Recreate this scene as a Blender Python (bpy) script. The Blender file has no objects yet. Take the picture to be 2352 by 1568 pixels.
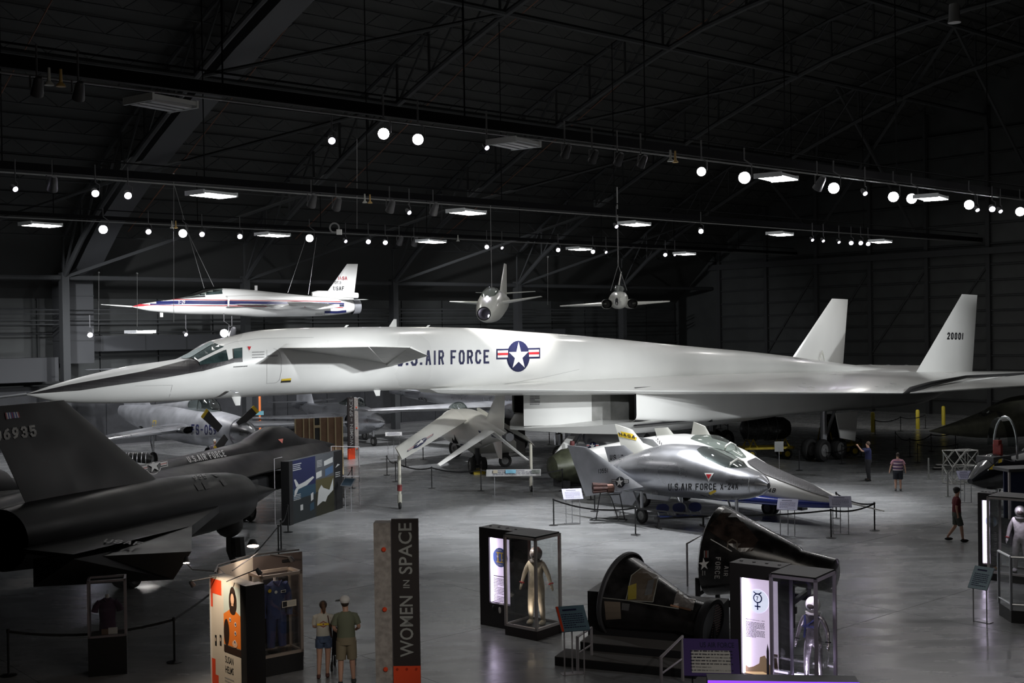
import bpy, bmesh, math, random
from mathutils import Vector, Matrix
from mathutils.bvhtree import BVHTree
sc = bpy.context.scene
PI = math.pi
# ------------------------------------------------------------------ camera, world, exposure, big lights
CAM_H, FPX, ROLL, TILT = 7.3, 2750.0, 0.015, math.atan(27/2750)
cd = bpy.data.cameras.new('camera'); cam = bpy.data.objects.new('camera', cd)
cd.sensor_width = 36.0; cd.lens = FPX/2352*36.0; cd.clip_end = 400
cam.matrix_world = Matrix.Translation((0, 0, CAM_H)) @ Matrix.Rotation(PI/2-TILT, 4, 'X') @ Matrix.Rotation(-ROLL, 4, 'Z')
sc.collection.objects.link(cam); sc.camera = cam
w = bpy.data.worlds.new('hall_world'); sc.world = w; w.use_nodes = True
w.node_tree.nodes['Background'].inputs[0].default_value = (0.5, 0.55, 0.6, 1)
w.node_tree.nodes['Background'].inputs[1].default_value = 0.0
sc.view_settings.view_transform = 'Standard'; sc.view_settings.look = 'None'
sc.view_settings.exposure = 0.0; sc.view_settings.gamma = 1.0; sc.view_settings.use_curve_mapping = False
sc.cycles.use_denoising = True; sc.cycles.max_bounces = 7; sc.cycles.diffuse_bounces = 3
sc.cycles.glossy_bounces = 3; sc.cycles.transparent_max_bounces = 16; sc.cycles.sample_clamp_indirect = 4.0
sc.cycles.caustics_reflective = False; sc.cycles.caustics_refractive = False

def spot(loc, tgt, watts, deg, col=(1, .97, .92), size=.35, blend=.6):
    ld = bpy.data.lights.new('spot_beam', 'SPOT'); ld.energy = watts; ld.spot_size = math.radians(deg)
    ld.spot_blend = blend; ld.shadow_soft_size = size; ld.color = col
    o = bpy.data.objects.new('spot_beam', ld); sc.collection.objects.link(o); o.location = loc
    o.rotation_euler = (Vector(tgt)-Vector(loc)).to_track_quat('-Z', 'Y').to_euler()
    return o
def area(loc, tgt, watts, sx, sy, col=(1, .97, .92)):
    ld = bpy.data.lights.new('area_light', 'AREA'); ld.energy = watts; ld.shape = 'RECTANGLE'
    ld.size = sx; ld.size_y = sy; ld.color = col
    o = bpy.data.objects.new('area_light', ld); sc.collection.objects.link(o); o.location = loc
    o.rotation_euler = (Vector(tgt)-Vector(loc)).to_track_quat('-Z', 'Y').to_euler()
    return o
# floods behind and above the viewer, aimed at the white bomber and the exhibits
def hall(x, y, z=0.): c_, s_ = math.cos(math.radians(41)), math.sin(math.radians(41)); return (-16.4+x*c_-y*s_, 40.4+x*s_+y*c_, z)
for (x, y, z), (tx, ty, tz), pw, dg in [
    ((24, -31, 12.4), (2.5, 0, 5.7), 36000, 17), ((26, -32, 12.4), (9, 0, 6.3), 38000, 19), ((22, -33, 12.4), (16, 0, 5.8), 28000, 24), ((24, -33, 12.4), (24, 0, 4.8), 21000, 30), ((4, -30, 11.5), (25.5, -2.5, 3.3), 26000, 15),
    ((34, -33, 12.4), (36, -2, 4.5), 13000, 30), ((46, -32, 12.4), (49, 0, 6), 19000, 32), ((62, -14, 15), (53, 3, 7.6), 4200, 26),
    ((30, -27, 12.4), (26, -10, .5), 11000, 40), ((18, -26, 12.4), (14, -7, 0), 12000, 44)]:
    spot(hall(x, y, z), hall(tx, ty, tz), pw, dg, (.95, .98, 1), .3, 1.)
# floods of the middle and far rails pointing down on the floor and the smaller aircraft
for (x, y, z), (tx, ty, tz), pw, dg in [
    ((0, 12, 12.6), (6, 25, 1), 11000, 75), ((14, 13, 12.6), (18, 27, 1), 11000, 75), ((28, 13, 12.6), (30, 27, 1), 11000, 75), ((42, 13, 12.6), (44, 24, 1), 5000, 75),
    ((26, 12, 13), (27, 14, 1), 5000, 60), ((19, -9, 12.6), (17, -10, 0), 8500, 70), ((28, -10, 12.6), (27, -11, 0), 5500, 60),
    ((36, -12, 12.6), (34, -14, 0), 1500, 70), ((38, -22, 12.6), (36, -26, 0), 1100, 70), ((18, -20, 12.6), (16, -20, 0), 900, 60),
    ((6, 20, 12.5), (14, 27, 9.2), 7000, 50), ((30, 22, 12.5), (40, 26, 8.7), 9000, 60), ((0, 9, 12.6), (6, -8, 2.5), 6000, 34)]:
    spot(hall(x, y, z), hall(tx, ty, tz), pw, dg, (.96, .97, 1), .25)
area(hall(34, 4, 17), hall(34, 4, 0), 2300, 60, 50, (.97, .97, .95))  # broad soft fill added over the hall, no fitting there
area(hall(60, 0, 3), hall(74, 5, 8), 220, 30, 4, (1, .95, .9))
area((8, 10, 11.5), (8, 24, 0), 330, 12, 6, (1, .93, .84))
area(hall(20, 30, 6.), hall(30, 36.5, 9), 130, 60, 3, (.85, .9, 1))
spot((1.5, 5, 11), (-3.3, 24.6, 1.3), 2600, 13, (1, .93, .84), .2, .8)  # beam added to brighten the couple and title pillar, no lamp there
spot((9, 8, 11), (3.5, 27.5, 1.2), 1500, 16, (1, .95, .95), .2, .8)
spot((1, 49, 12.6), (-2.3, 61, 2), 7000, 42, (1, .98, .95), .2)  # beam added to brighten the drooped wing jet from above
spot((-8, 40, 12.6), (-3.5, 48, 0), 3500, 50, (.96, .97, 1), .2)

# ------------------------------------------------------------------ measuring helpers (points of the hall from sight lines)
def ray(px, py):
    u = px-1176; v = 784-py; c, s = math.cos(ROLL), math.sin(ROLL)
    u0 = u*c+v*s; v0 = -u*s+v*c; cp, sp = math.cos(TILT), math.sin(TILT)
    return (u0/FPX, cp+v0/FPX*sp, -sp+v0/FPX*cp)
def at(px, py, Y):
    d = ray(px, py); t = Y/d[1]; return Vector((d[0]*t, Y, CAM_H+d[2]*t))
def gp(px, py, z=0.0):
    d = ray(px, py); t = (z-CAM_H)/d[2]; return Vector((d[0]*t, d[1]*t, z))
class Frame:
    def __init__(s, ox, oy, deg):
        s.o = (ox, oy); s.a = math.radians(deg); s.c = math.cos(s.a); s.s = math.sin(s.a)
    def loc(s, p):
        x = p[0]-s.o[0]; y = p[1]-s.o[1]; return Vector((x*s.c+y*s.s, -x*s.s+y*s.c, p[2]))
    def w(s, x, y, z=0.0):
        return Vector((s.o[0]+x*s.c-y*s.s, s.o[1]+x*s.s+y*s.c, z))
    def y(s, px, py, y):
        d = ray(px, py); y0 = s.o[0]*s.s-s.o[1]*s.c; dy = -d[0]*s.s+d[1]*s.c; t = (y-y0)/dy
        return s.loc((d[0]*t, d[1]*t, CAM_H+d[2]*t))
    def x(s, px, py, x):
        d = ray(px, py); x0 = -s.o[0]*s.c-s.o[1]*s.s; dx = d[0]*s.c+d[1]*s.s; t = (x-x0)/dx
        return s.loc((d[0]*t, d[1]*t, CAM_H+d[2]*t))
    def z(s, px, py, z): return s.loc(gp(px, py, z))
# ------------------------------------------------------------------ materials
MATS = {}
def mat(name, col, rough=.5, metal=0., spec=.5, noise=0., nscale=3., coat=0., emit=None, es=0., rvar=0., stretch=(1, 1, 1), bump=0.):
    if name in MATS: return MATS[name]
    m = bpy.data.materials.new(name); m.use_nodes = True; nt = m.node_tree; b = nt.nodes['Principled BSDF']
    b.inputs['Base Color'].default_value = (*col, 1); b.inputs['Roughness'].default_value = rough
    b.inputs['Metallic'].default_value = metal; b.inputs['Specular IOR Level'].default_value = spec
    b.inputs['Coat Weight'].default_value = coat; b.inputs['Coat Roughness'].default_value = .12
    if emit: b.inputs['Emission Color'].default_value = (*emit, 1); b.inputs['Emission Strength'].default_value = es
    if noise or rvar or bump:
        tc = nt.nodes.new('ShaderNodeTexCoord'); mp = nt.nodes.new('ShaderNodeMapping'); mp.inputs['Scale'].default_value = stretch
        nz = nt.nodes.new('ShaderNodeTexNoise'); nz.inputs['Scale'].default_value = nscale; nz.inputs['Detail'].default_value = 5
        nt.links.new(tc.outputs['Object'], mp.inputs[0]); nt.links.new(mp.outputs[0], nz.inputs['Vector'])
        if noise:
            mx = nt.nodes.new('ShaderNodeMix'); mx.data_type = 'RGBA'
            mx.inputs[6].default_value = (*[max(0, c*(1-noise)) for c in col], 1)
            mx.inputs[7].default_value = (*[min(1, c*(1+noise)) for c in col], 1)
            rp = nt.nodes.new('ShaderNodeMapRange'); rp.inputs[1].default_value = .35; rp.inputs[2].default_value = .65
            nt.links.new(nz.outputs[0], rp.inputs[0]); nt.links.new(rp.outputs[0], mx.inputs[0]); nt.links.new(mx.outputs[2], b.inputs['Base Color'])
        if rvar:
            r2 = nt.nodes.new('ShaderNodeMapRange'); r2.inputs[1].default_value = .3; r2.inputs[2].default_value = .7
            r2.inputs[3].default_value = max(.02, rough-rvar); r2.inputs[4].default_value = min(1, rough+rvar)
            nt.links.new(nz.outputs[0], r2.inputs[0]); nt.links.new(r2.outputs[0], b.inputs['Roughness'])
        if bump:
            bp = nt.nodes.new('ShaderNodeBump'); bp.inputs['Strength'].default_value = bump; bp.inputs['Distance'].default_value = .02
            nt.links.new(nz.outputs[0], bp.inputs['Height']); nt.links.new(bp.outputs[0], b.inputs['Normal'])
    MATS[name] = m; return m
def glassmat(name, tint=(1, 1, 1), refl=.06, dark=0.0):
    if name in MATS: return MATS[name]
    m = bpy.data.materials.new(name); m.use_nodes = True; nt = m.node_tree; nt.nodes.clear()
    out = nt.nodes.new('ShaderNodeOutputMaterial'); tr = nt.nodes.new('ShaderNodeBsdfTransparent'); gl = nt.nodes.new('ShaderNodeBsdfGlossy')
    tr.inputs[0].default_value = (*tint, 1); gl.inputs['Roughness'].default_value = .03; gl.inputs[0].default_value = (.9, .9, .9, 1)
    lw = nt.nodes.new('ShaderNodeLayerWeight'); lw.inputs[0].default_value = .2
    mr = nt.nodes.new('ShaderNodeMapRange'); mr.inputs[3].default_value = refl; mr.inputs[4].default_value = .5
    mx = nt.nodes.new('ShaderNodeMixShader')
    nt.links.new(lw.outputs['Facing'], mr.inputs[0]); nt.links.new(mr.outputs[0], mx.inputs[0])
    nt.links.new(tr.outputs[0], mx.inputs[1]); nt.links.new(gl.outputs[0], mx.inputs[2]); nt.links.new(mx.outputs[0], out.inputs[0])
    MATS[name] = m; return m
WHITE = mat('white_paint', (.72, .72, .70), .32, noise=.05, nscale=.35, coat=.35, rvar=.06, stretch=(1, 1, .5))
CREAM = mat('cream_paint', (.7, .7, .65), .3, noise=.05, nscale=.6, coat=.3)
BLACKP = mat('matt_black_skin', (.006, .0058, .006), .4, spec=.2, noise=.35, nscale=.8, rvar=.08)
SILVER = mat('bare_aluminium', (.44, .45, .48), .3, .9, noise=.08, nscale=1.2, rvar=.06)
SILVERD = mat('dull_aluminium', (.42, .43, .46), .42, .6, noise=.14, nscale=1.5, rvar=.08)
CHROME = mat('bright_metal', (.75, .75, .78), .15, 1.)
STEEL = mat('brushed_steel', (.55, .56, .58), .35, 1.)
DGREY = mat('dark_grey_metal', (.08, .08, .085), .5, .3)
BLK = mat('black_paint', (.012, .012, .013), .5)
GLOSSBLK = mat('gloss_black_cover', (.01, .009, .009), .07, coat=1.)
INK = mat('navy_print', (.012, .014, .06), .45)
INKB = mat('black_print', (.015, .015, .018), .5)
WPRINT = mat('white_print', (.75, .74, .72), .5)
GPRINT = mat('grey_print', (.33, .33, .33), .5)
RPRINT = mat('red_print', (.5, .02, .03), .45)
YPRINT = mat('yellow_print', (.72, .5, .03), .5)
RUBBER = mat('tyre_rubber', (.02, .02, .02), .7)
YELLOW = mat('yellow_stand_paint', (.45, .33, .01), .5, noise=.2)
GLASS = glassmat('case_glass', (.97, .98, .98), .05)
CANOPY = glassmat('canopy_glass', (.5, .54, .52), .06)
SMOKE = glassmat('smoked_cover', (.12, .12, .12), .12)
SKIN = mat('skin', (.55, .32, .23), .5)
ORANGE = mat('red_orange_paint', (.75, .07, .02), .45)
WOODP = mat('brown_fibreboard', (.2, .12, .075), .8, noise=.1)
PINE = mat('pine_strip', (.45, .36, .22), .7)
CONC = mat('concrete_post', (.33, .30, .28), .85, noise=.2, nscale=9)
# ------------------------------------------------------------------ mesh builder
class MB:
    def __init__(s): s.v = []; s.f = []; s.m = []
    def add(s, vs, fs, mi=0):
        b = len(s.v); s.v += [tuple(p) for p in vs]; s.f += [tuple(b+i for i in q) for q in fs]; s.m += [mi]*len(fs); return s
    def bx(s, x0, x1, y0, y1, z0, z1, mi=0, M=None):
        vs = [Vector((x, y, z)) for z in (z0, z1) for y in (y0, y1) for x in (x0, x1)]
        if M: vs = [M @ v for v in vs]
        return s.add(vs, [(0, 2, 3, 1), (4, 5, 7, 6), (0, 1, 5, 4), (2, 6, 7, 3), (0, 4, 6, 2), (1, 3, 7, 5)], mi)
    def loft(s, rings, c0=True, c1=True, mi=0, close=True):
        n = len(rings[0]); vs = [p for r in rings for p in r]; fs = []
        for i in range(len(rings)-1):
            for k in range(n if close else n-1):
                a = i*n+k; b = i*n+(k+1) % n; fs.append((a, b, b+n, a+n))
        if c0: fs.append(tuple(range(n-1, -1, -1)))
        if c1: fs.append(tuple((len(rings)-1)*n+k for k in range(n)))
        return s.add(vs, fs, mi)
    def tube(s, pts, r, n=8, mi=0, caps=True):
        pts = [Vector(p) for p in pts]; rings = []; up = None
        for i, p in enumerate(pts):
            a = pts[max(0, i-1)]; b = pts[min(len(pts)-1, i+1)]; t = (b-a).normalized()
            if up is None or abs(up.dot(t)) > .98: up = Vector((0, 0, 1)) if abs(t.z) < .9 else Vector((1, 0, 0))
            e1 = t.cross(up).normalized(); e2 = e1.cross(t); up = e2
            rr = r[i] if isinstance(r, (list, tuple)) else r
            rings.append([p+(e1*math.cos(2*PI*k/n)+e2*math.sin(2*PI*k/n))*rr for k in range(n)])
        return s.loft(rings, caps, caps, mi)
    def disc_stack(s, prof, M=None, n=20, mi=0, c0=True, c1=True):   # lathe about local z
        M = M or Matrix()
        return s.loft([[M @ Vector((r*math.cos(2*PI*k/n), r*math.sin(2*PI*k/n), z)) for k in range(n)] for r, z in prof], c0, c1, mi)
    def prism(s, poly, vec, mi=0):
        a = [Vector(p) for p in poly]; vec = Vector(vec); return s.loft([a, [p+vec for p in a]], mi=mi)
    def foil(s, secs, mi=0, prof=None):   # secs: (LE, TE, thickness, normal)
        pr = prof or [(0, 0), (.04, .45), (.18, .9), (.4, 1), (.7, .6), (1, .04), (1, -.04), (.7, -.6), (.4, -1), (.18, -.9), (.04, -.45)]
        rings = []
        for le, te, th, nv in secs:
            le = Vector(le); te = Vector(te); nv = Vector(nv).normalized()
            rings.append([le+(te-le)*a+nv*(th/2*b) for a, b in pr])
        return s.loft(rings, mi=mi)
    def ball(s, c, r, n=16, m=10, mi=0, M=None):
        c = Vector(c); r = (r, r, r) if not isinstance(r, (tuple, list)) else r; M3 = M or Matrix()
        rings = [[c+M3 @ Vector((r[0]*math.sin(PI*i/m)*math.cos(2*PI*k/n), r[1]*math.sin(PI*i/m)*math.sin(2*PI*k/n), r[2]*math.cos(PI*i/m))) for k in range(n)] for i in range(1, m)]
        top = c+M3 @ Vector((0, 0, r[2])); bot = c-M3 @ Vector((0, 0, r[2])); L = len(rings)*n
        b = len(s.v); s.loft(rings, False, False, mi); s.v += [tuple(top), tuple(bot)]
        for k in range(n):
            s.f += [(b+L, b+(k+1) % n, b+k), (b+L+1, b+L-n+k, b+L-n+(k+1) % n)]; s.m += [mi, mi]
        return s
    def wheel(s, c, ax, R, wd, mi=0, hub=1):
        c = Vector(c); q = Vector(ax).to_track_quat('Z', 'Y').to_matrix().to_4x4(); M = Matrix.Translation(c) @ q
        s.disc_stack([(R*.55, -wd*.38), (R*.72, -wd/2), (R*.93, -wd*.42), (R, -wd*.18), (R, wd*.18), (R*.93, wd*.42), (R*.72, wd/2), (R*.55, wd*.38)], M, 20, mi, False, False)
        s.disc_stack([(R*.56, -wd*.36), (R*.5, -wd*.2), (R*.15, -wd*.45), (R*.15, wd*.45), (R*.5, wd*.2), (R*.56, wd*.36)], M, 20, hub); return s
    def mesh(s, name, mats):
        me = bpy.data.meshes.new(name); me.from_pydata(s.v, [], s.f)
        for m in (mats if isinstance(mats, (list, tuple)) else [mats]): me.materials.append(m)
        me.polygons.foreach_set('material_index', s.m)
        bm = bmesh.new(); bm.from_mesh(me); bmesh.ops.recalc_face_normals(bm, faces=bm.faces); bm.to_mesh(me); bm.free()
        me.shade_smooth(); me.set_sharp_from_angle(angle=math.radians(33)); return me
    def build(s, name, mats, parent=None, label=None, cat=None, group=None, kind=None):
        o = bpy.data.objects.new(name, s.mesh(name, mats)); sc.collection.objects.link(o)
        if parent: o.parent = parent
        tag(o, label, cat, group, kind); return o
def tag(o, label=None, cat=None, group=None, kind=None):
    if label: o['label'] = label
    if cat: o['category'] = cat
    if group: o['group'] = group
    if kind: o['kind'] = kind
    return o
def thing(name, label, cat, loc=(0, 0, 0), rz=0., group=None):
    o = bpy.data.objects.new(name, None); sc.collection.objects.link(o); o.location = loc; o.rotation_euler = (0, 0, rz)
    o.empty_display_size = .2; return tag(o, label, cat, group)
def ftag(name, fr, label, cat, group=None): return thing(name, label, cat, (fr.o[0], fr.o[1], 0), fr.a, group)
def dup(o, parent=None):
    c = o.copy(); sc.collection.objects.link(c)
    if parent: c.parent = parent
    for ch in list(o.children): dup(ch, c)
    return c
def bvh(*mbs):
    vs = []; fs = []
    for m in mbs: fs += [tuple(len(vs)+i for i in q) for q in m.f]; vs += m.v
    return BVHTree.FromPolygons([Vector(v) for v in vs], fs)
def cr(xs, ys, x):   # smooth interpolation
    n = len(xs)
    if x <= xs[0]: return ys[0]
    if x >= xs[-1]: return ys[-1]
    i = max(k for k in range(n-1) if xs[k] <= x)
    d = [(ys[k+1]-ys[k])/(xs[k+1]-xs[k]) for k in range(n-1)]
    def tg(k):
        if k == 0: return d[0]
        if k == n-1: return d[-1]
        return 0 if d[k-1]*d[k] <= 0 else 2*d[k-1]*d[k]/(d[k-1]+d[k])
    h = xs[i+1]-xs[i]; t = (x-xs[i])/h; a, b = tg(i)*h, tg(i+1)*h
    return (2*t**3-3*t*t+1)*ys[i]+(t**3-2*t*t+t)*a+(-2*t**3+3*t*t)*ys[i+1]+(t**3-t*t)*b
def fus(mb, st, step=.5, n=28, mi=0, c0=True, c1=True):   # st: (x, yc, ztop, zbot, halfwidth, exp)
    xs = [q[0] for q in st]; cols = list(zip(*st)); N = max(6, int((xs[-1]-xs[0])/step)); X = sorted(set([xs[0]+(xs[-1]-xs[0])*i/N for i in range(N+1)]+xs)); rings = []
    for x in X:
        yc, zt, zb, hw, ex = [cr(xs, cols[k], x) for k in range(1, 6)]; zc = (zt+zb)/2; hh = (zt-zb)/2; r = []
        for k in range(n):
            a = 2*PI*(k+.5)/n; c, q = math.cos(a), math.sin(a)
            r.append((x, yc+hw*math.copysign(abs(c)**(2/ex), c), zc+hh*math.copysign(abs(q)**(2/ex), q)))
        rings.append(r)
    return mb.loft(rings, c0, c1, mi)
# ------------------------------------------------------------------ lettering and marks
GL = {'A': '0,0 1.65,6 2.35,6 4,0|.75,2 3.25,2', 'B': '0,0 0,6 3,6 4,5.2 4,3.8 3.2,3.1 4,2.4 4,.8 3,0 0,0|0,3.1 3.2,3.1', 'C': '4,1.3 3,0 1,0 0,1.2 0,4.8 1,6 3,6 4,4.7',
 'D': '0,0 0,6 2.8,6 4,4.8 4,1.2 2.8,0 0,0', 'E': '4,0 0,0 0,6 4,6|0,3.1 3,3.1', 'F': '0,0 0,6 4,6|0,3.1 3,3.1', 'G': '4,4.7 3,6 1,6 0,4.8 0,1.2 1,0 3,0 4,1.2 4,2.8 2.3,2.8',
 'H': '0,0 0,6|4,0 4,6|0,3 4,3', 'I': '2,0 2,6', 'L': '0,6 0,0 4,0', 'M': '0,0 0,6 2,2.5 4,6 4,0', 'N': '0,0 0,6 4,0 4,6', 'O': '1,0 0,1.2 0,4.8 1,6 3,6 4,4.8 4,1.2 3,0 1,0',
 'P': '0,0 0,6 3,6 4,5 4,3.6 3,2.7 0,2.7', 'R': '0,0 0,6 3,6 4,5 4,3.9 3,3 0,3|2.2,3 4,0', 'S': '0,1.1 1,0 3,0 4,1 4,2.2 3.2,3 .8,3.1 0,3.9 0,5 1,6 3,6 4,4.9', 'T': '2,0 2,6|0,6 4,6',
 'U': '0,6 0,1.2 1,0 3,0 4,1.2 4,6', 'W': '0,6 1,0 2,3.5 3,0 4,6', 'X': '0,0 4,6|0,6 4,0', 'Y': '0,6 2,3 4,6|2,3 2,0', '0': '1,0 0,1.2 0,4.8 1,6 3,6 4,4.8 4,1.2 3,0 1,0', '1': '2,0 2,6',
 '2': '0,4.8 1,6 3,6 4,5 4,3.8 0,0 4,0', '3': '0,4.9 1,6 3,6 4,5 4,3.8 3.2,3.1 1.5,3.1|3.2,3.1 4,2.4 4,1 3,0 1,0 0,1.1', '4': '3,0 3,6 0,1.8 4,1.8', '5': '4,6 .2,6 0,3.3 1,3.7 3,3.7 4,2.7 4,1.1 3,0 1,0 0,1.1',
 '6': '3.6,6 1.5,5.2 0,3 0,1.2 1,0 3,0 4,1.1 4,2.5 3,3.5 1,3.5 0,2.6', '7': '0,6 4,6 1.6,0', '8': '1,0 0,1 0,2.2 .9,3.1 0,3.9 0,5 1,6 3,6 4,5 4,3.9 3.1,3.1 4,2.2 4,1 3,0 1,0|.9,3.1 3.1,3.1',
 '9': '.4,0 2.5,.8 4,3 4,4.8 3,6 1,6 0,4.9 0,3.5 1,2.5 3,2.5 4,3.4', '-': '.6,3 3.4,3', '.': '.2,.35 .6,.35', ',': '.2,.3 .5,.3', ' ': ''}
def stroke(txt, x, y, h, mi=0, wf=.58, th=.15, gap=.2, slant=0.):
    out = []; T = th*h; W = wf*h
    for ch in txt:
        w_ = W*.28 if ch in '.,' else (W*.55 if ch in '1I' else (W*.55 if ch == ' ' else W))
        for pl in GL.get(ch, '').split('|'):
            if not pl: continue
            pts = [tuple(map(float, q.split(','))) for q in pl.split()]
            if ch in '.,': pts = [(p[0]*6.6, p[1]) for p in pts]
            if ch in '1I': pts = [(2, p[1]) for p in pts]
            P = [(x+T/2+p[0]/4*(w_-T), y+T/2+p[1]/6*(h-T)) for p in pts]
            for a, b in zip(P, P[1:]):
                dx, dy = b[0]-a[0], b[1]-a[1]; L = math.hypot(dx, dy) or 1; ux, uy = dx/L*T/2, dy/L*T/2
                k = .7 if ch not in '.,' else 1
                q = [(a[0]-ux*k-uy, a[1]-uy*k+ux), (b[0]+ux*k-uy, b[1]+uy*k+ux), (b[0]+ux*k+uy, b[1]+uy*k-ux), (a[0]-ux*k+uy, a[1]-uy*k-ux)]
                out.append(([(u+slant*(v-y), v) for u, v in q], mi, 1))
        x += w_+gap*h
    return out, x-gap*h
def fit(txt, x, y, wdt, h, mi=0, **k):
    p, xe = stroke(txt, 0, 0, h, mi, **k); s_ = wdt/xe
    return [([(x+u*s_, y+v) for u, v in q], m, l) for q, m, l in p]
def text2d(txt, x, y, wdt, h, mi=0, layer=1):
    cu = bpy.data.curves.new('t', 'FONT'); cu.body = txt; cu.resolution_u = 3; cu.offset = .012; o = bpy.data.objects.new('t', cu); me = o.to_mesh()
    vs = [v.co.copy() for v in me.vertices]; x0 = min(v.x for v in vs); x1 = max(v.x for v in vs); y0 = min(v.y for v in vs); y1 = max(v.y for v in vs)
    out = [([(x+(vs[i].x-x0)/(x1-x0)*wdt, y+(vs[i].y-y0)/(y1-y0)*h) for i in p.vertices], mi, layer) for p in me.polygons]
    o.to_mesh_clear(); bpy.data.objects.remove(o); bpy.data.curves.remove(cu); return out
def rect(x, y, w_, h, mi=0, l=1): return [([(x, y), (x+w_, y), (x+w_, y+h), (x, y+h)], mi, l)]
def poly(pts, mi=0, l=1): return [(pts, mi, l)]
def circ(x, y, rx, ry=None, mi=0, l=1, n=28):
    ry = ry or rx; return [([(x, y), (x+rx*math.cos(2*PI*k/n), y+ry*math.sin(2*PI*k/n)), (x+rx*math.cos(2*PI*(k+1)/n), y+ry*math.sin(2*PI*(k+1)/n))], mi, l) for k in range(n)]
def star(x, y, r, mi=1, l=2, rot=0.):
    P = [(x+(r if k % 2 == 0 else r*.382)*math.cos(PI/2+rot+k*PI/5), y+(r if k % 2 == 0 else r*.382)*math.sin(PI/2+rot+k*PI/5)) for k in range(10)]
    return [([(x, y), P[k], P[(k+1) % 10]], mi, l) for k in range(10)]
def insignia(x, y, R, blue=0, white=1, red=2):
    o = circ(x, y, R*1.12, None, blue, 1)
    for sg in (-1, 1):
        a, b = sorted((x+sg*R*.9, x+sg*R*2.12)); o += rect(a, y-.19*R, b-a, .76*R, blue, 1)
        a, b = sorted((x+sg*R*1.0, x+sg*R*2.0)); hh = .5*R/3
        o += rect(a, y-.06*R, b-a, .5*R, white, 2); o += rect(a, y-.06*R+hh, b-a, hh, red, 3)
    o += circ(x, y, R*1.02, None, blue, 4); return o+star(x, y, R, white, 5)
def lines(x, y, w_, h, n, mi=0, l=1, seed=1):   # rows of small print
    rg = random.Random(seed); o = []; dy = h/n
    for k in range(n):
        xx = x
        while xx < x+w_*(.97 if (k+1) % 6 else .5):
            ww = min(rg.uniform(.04, .13)*w_, x+w_-xx); o += rect(xx, y+h-(k+1)*dy+dy*.3, ww, dy*.42, mi, l); xx += ww+.02*w_
    return o
def decal(name, items, O, U, V, mats, parent, tree=None, grid=.3, lift=.008, label=None):
    O = Vector(O); U = Vector(U).normalized(); V = Vector(V).normalized(); N = U.cross(V).normalized()
    bm = bmesh.new(); lay = bm.verts.layers.float.new('l')
    for q, mi, l in items:
        vs = [bm.verts.new((u, v, 0)) for u, v in q]
        for v in vs: v[lay] = l
        try: f = bm.faces.new(vs); f.material_index = mi
        except ValueError: pass
    if tree and grid:
        xs = [v.co.x for v in bm.verts]; ys = [v.co.y for v in bm.verts]
        for lo, hi, nv in ((min(xs), max(xs), (1, 0, 0)), (min(ys), max(ys), (0, 1, 0))):
            k = lo+grid
            while k < hi:
                bmesh.ops.bisect_plane(bm, geom=bm.verts[:]+bm.edges[:]+bm.faces[:], plane_co=(k*nv[0], k*nv[1], 0), plane_no=nv, dist=1e-5); k += grid
    for v in bm.verts:
        p = O+U*v.co.x+V*v.co.y; l = max(1., v[lay])*lift
        if tree:
            h = tree.ray_cast(p+N*4, -N, 9)
            v.co = h[0]+N*l if h[0] is not None else p+N*l
        else: v.co = p+N*l
    me = bpy.data.meshes.new(name); bm.to_mesh(me); bm.free()
    for m in (mats if isinstance(mats, (list, tuple)) else [mats]): me.materials.append(m)
    o = bpy.data.objects.new(name, me); sc.collection.objects.link(o); o.parent = parent
    if label: o['label'] = label
    return o
B = Frame(-16.4, 40.4, 41)          # the hall's own axes
# ------------------------------------------------------------------ the hall: floor, walls, roof, trusses
FLOORM = mat('polished_concrete', (.25, .255, .26), .22)
nt = FLOORM.node_tree; L_ = nt.links.new; geo = nt.nodes.new('ShaderNodeNewGeometry')
def fnoise(scale, st, det, lo, hi):
    mp = nt.nodes.new('ShaderNodeMapping'); mp.inputs['Scale'].default_value = st; mp.inputs['Rotation'].default_value = (0, 0, .5); nz = nt.nodes.new('ShaderNodeTexNoise'); nz.inputs['Scale'].default_value = scale; nz.inputs['Detail'].default_value = det
    nz.inputs['Roughness'].default_value = .6; mr = nt.nodes.new('ShaderNodeMapRange'); mr.inputs[1].default_value = .2; mr.inputs[2].default_value = .8; mr.inputs[3].default_value = lo; mr.inputs[4].default_value = hi
    L_(geo.outputs['Position'], mp.inputs[0]); L_(mp.outputs[0], nz.inputs['Vector']); L_(nz.outputs[0], mr.inputs[0]); return mr.outputs[0]
a_ = fnoise(.22, (1, 1, 1), 4, .7, 1.3); b_ = fnoise(1.3, (.5, 1.6, 1), 6, .72, 1.28); mu = nt.nodes.new('ShaderNodeMath'); mu.operation = 'MULTIPLY'; L_(a_, mu.inputs[0]); L_(b_, mu.inputs[1])
vm = nt.nodes.new('ShaderNodeVectorMath'); vm.operation = 'SCALE'; vm.inputs[0].default_value = (.25, .255, .26); L_(mu.outputs[0], vm.inputs['Scale']); L_(vm.outputs[0], nt.nodes['Principled BSDF'].inputs['Base Color'])
L_(fnoise(.8, (.4, 1.4, 1), 5, .1, .42), nt.nodes['Principled BSDF'].inputs['Roughness'])
WALLM = mat('dark_wall_panel', (.03, .033, .033), .6, noise=.25, nscale=.5)
STEELD = mat('dark_grey_steel', (.038, .04, .042), .65, spec=.2)
RAILM = mat('black_rail_paint', (.004, .004, .005), .7, spec=.08)
ROOFM = mat('roof_deck', (.022, .023, .022), .8)
DUCTM = mat('grey_duct', (.04, .042, .046), .7, .1)
PARTM = mat('charcoal_partition', (.014, .015, .018), .7, noise=.2)
def struct(name, mb, m, parent=None): return mb.build(name, m, parent, kind=None if parent else 'structure')
def bthing(name, label, cat, group=None): return ftag(name, B, label, cat, group)
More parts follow.
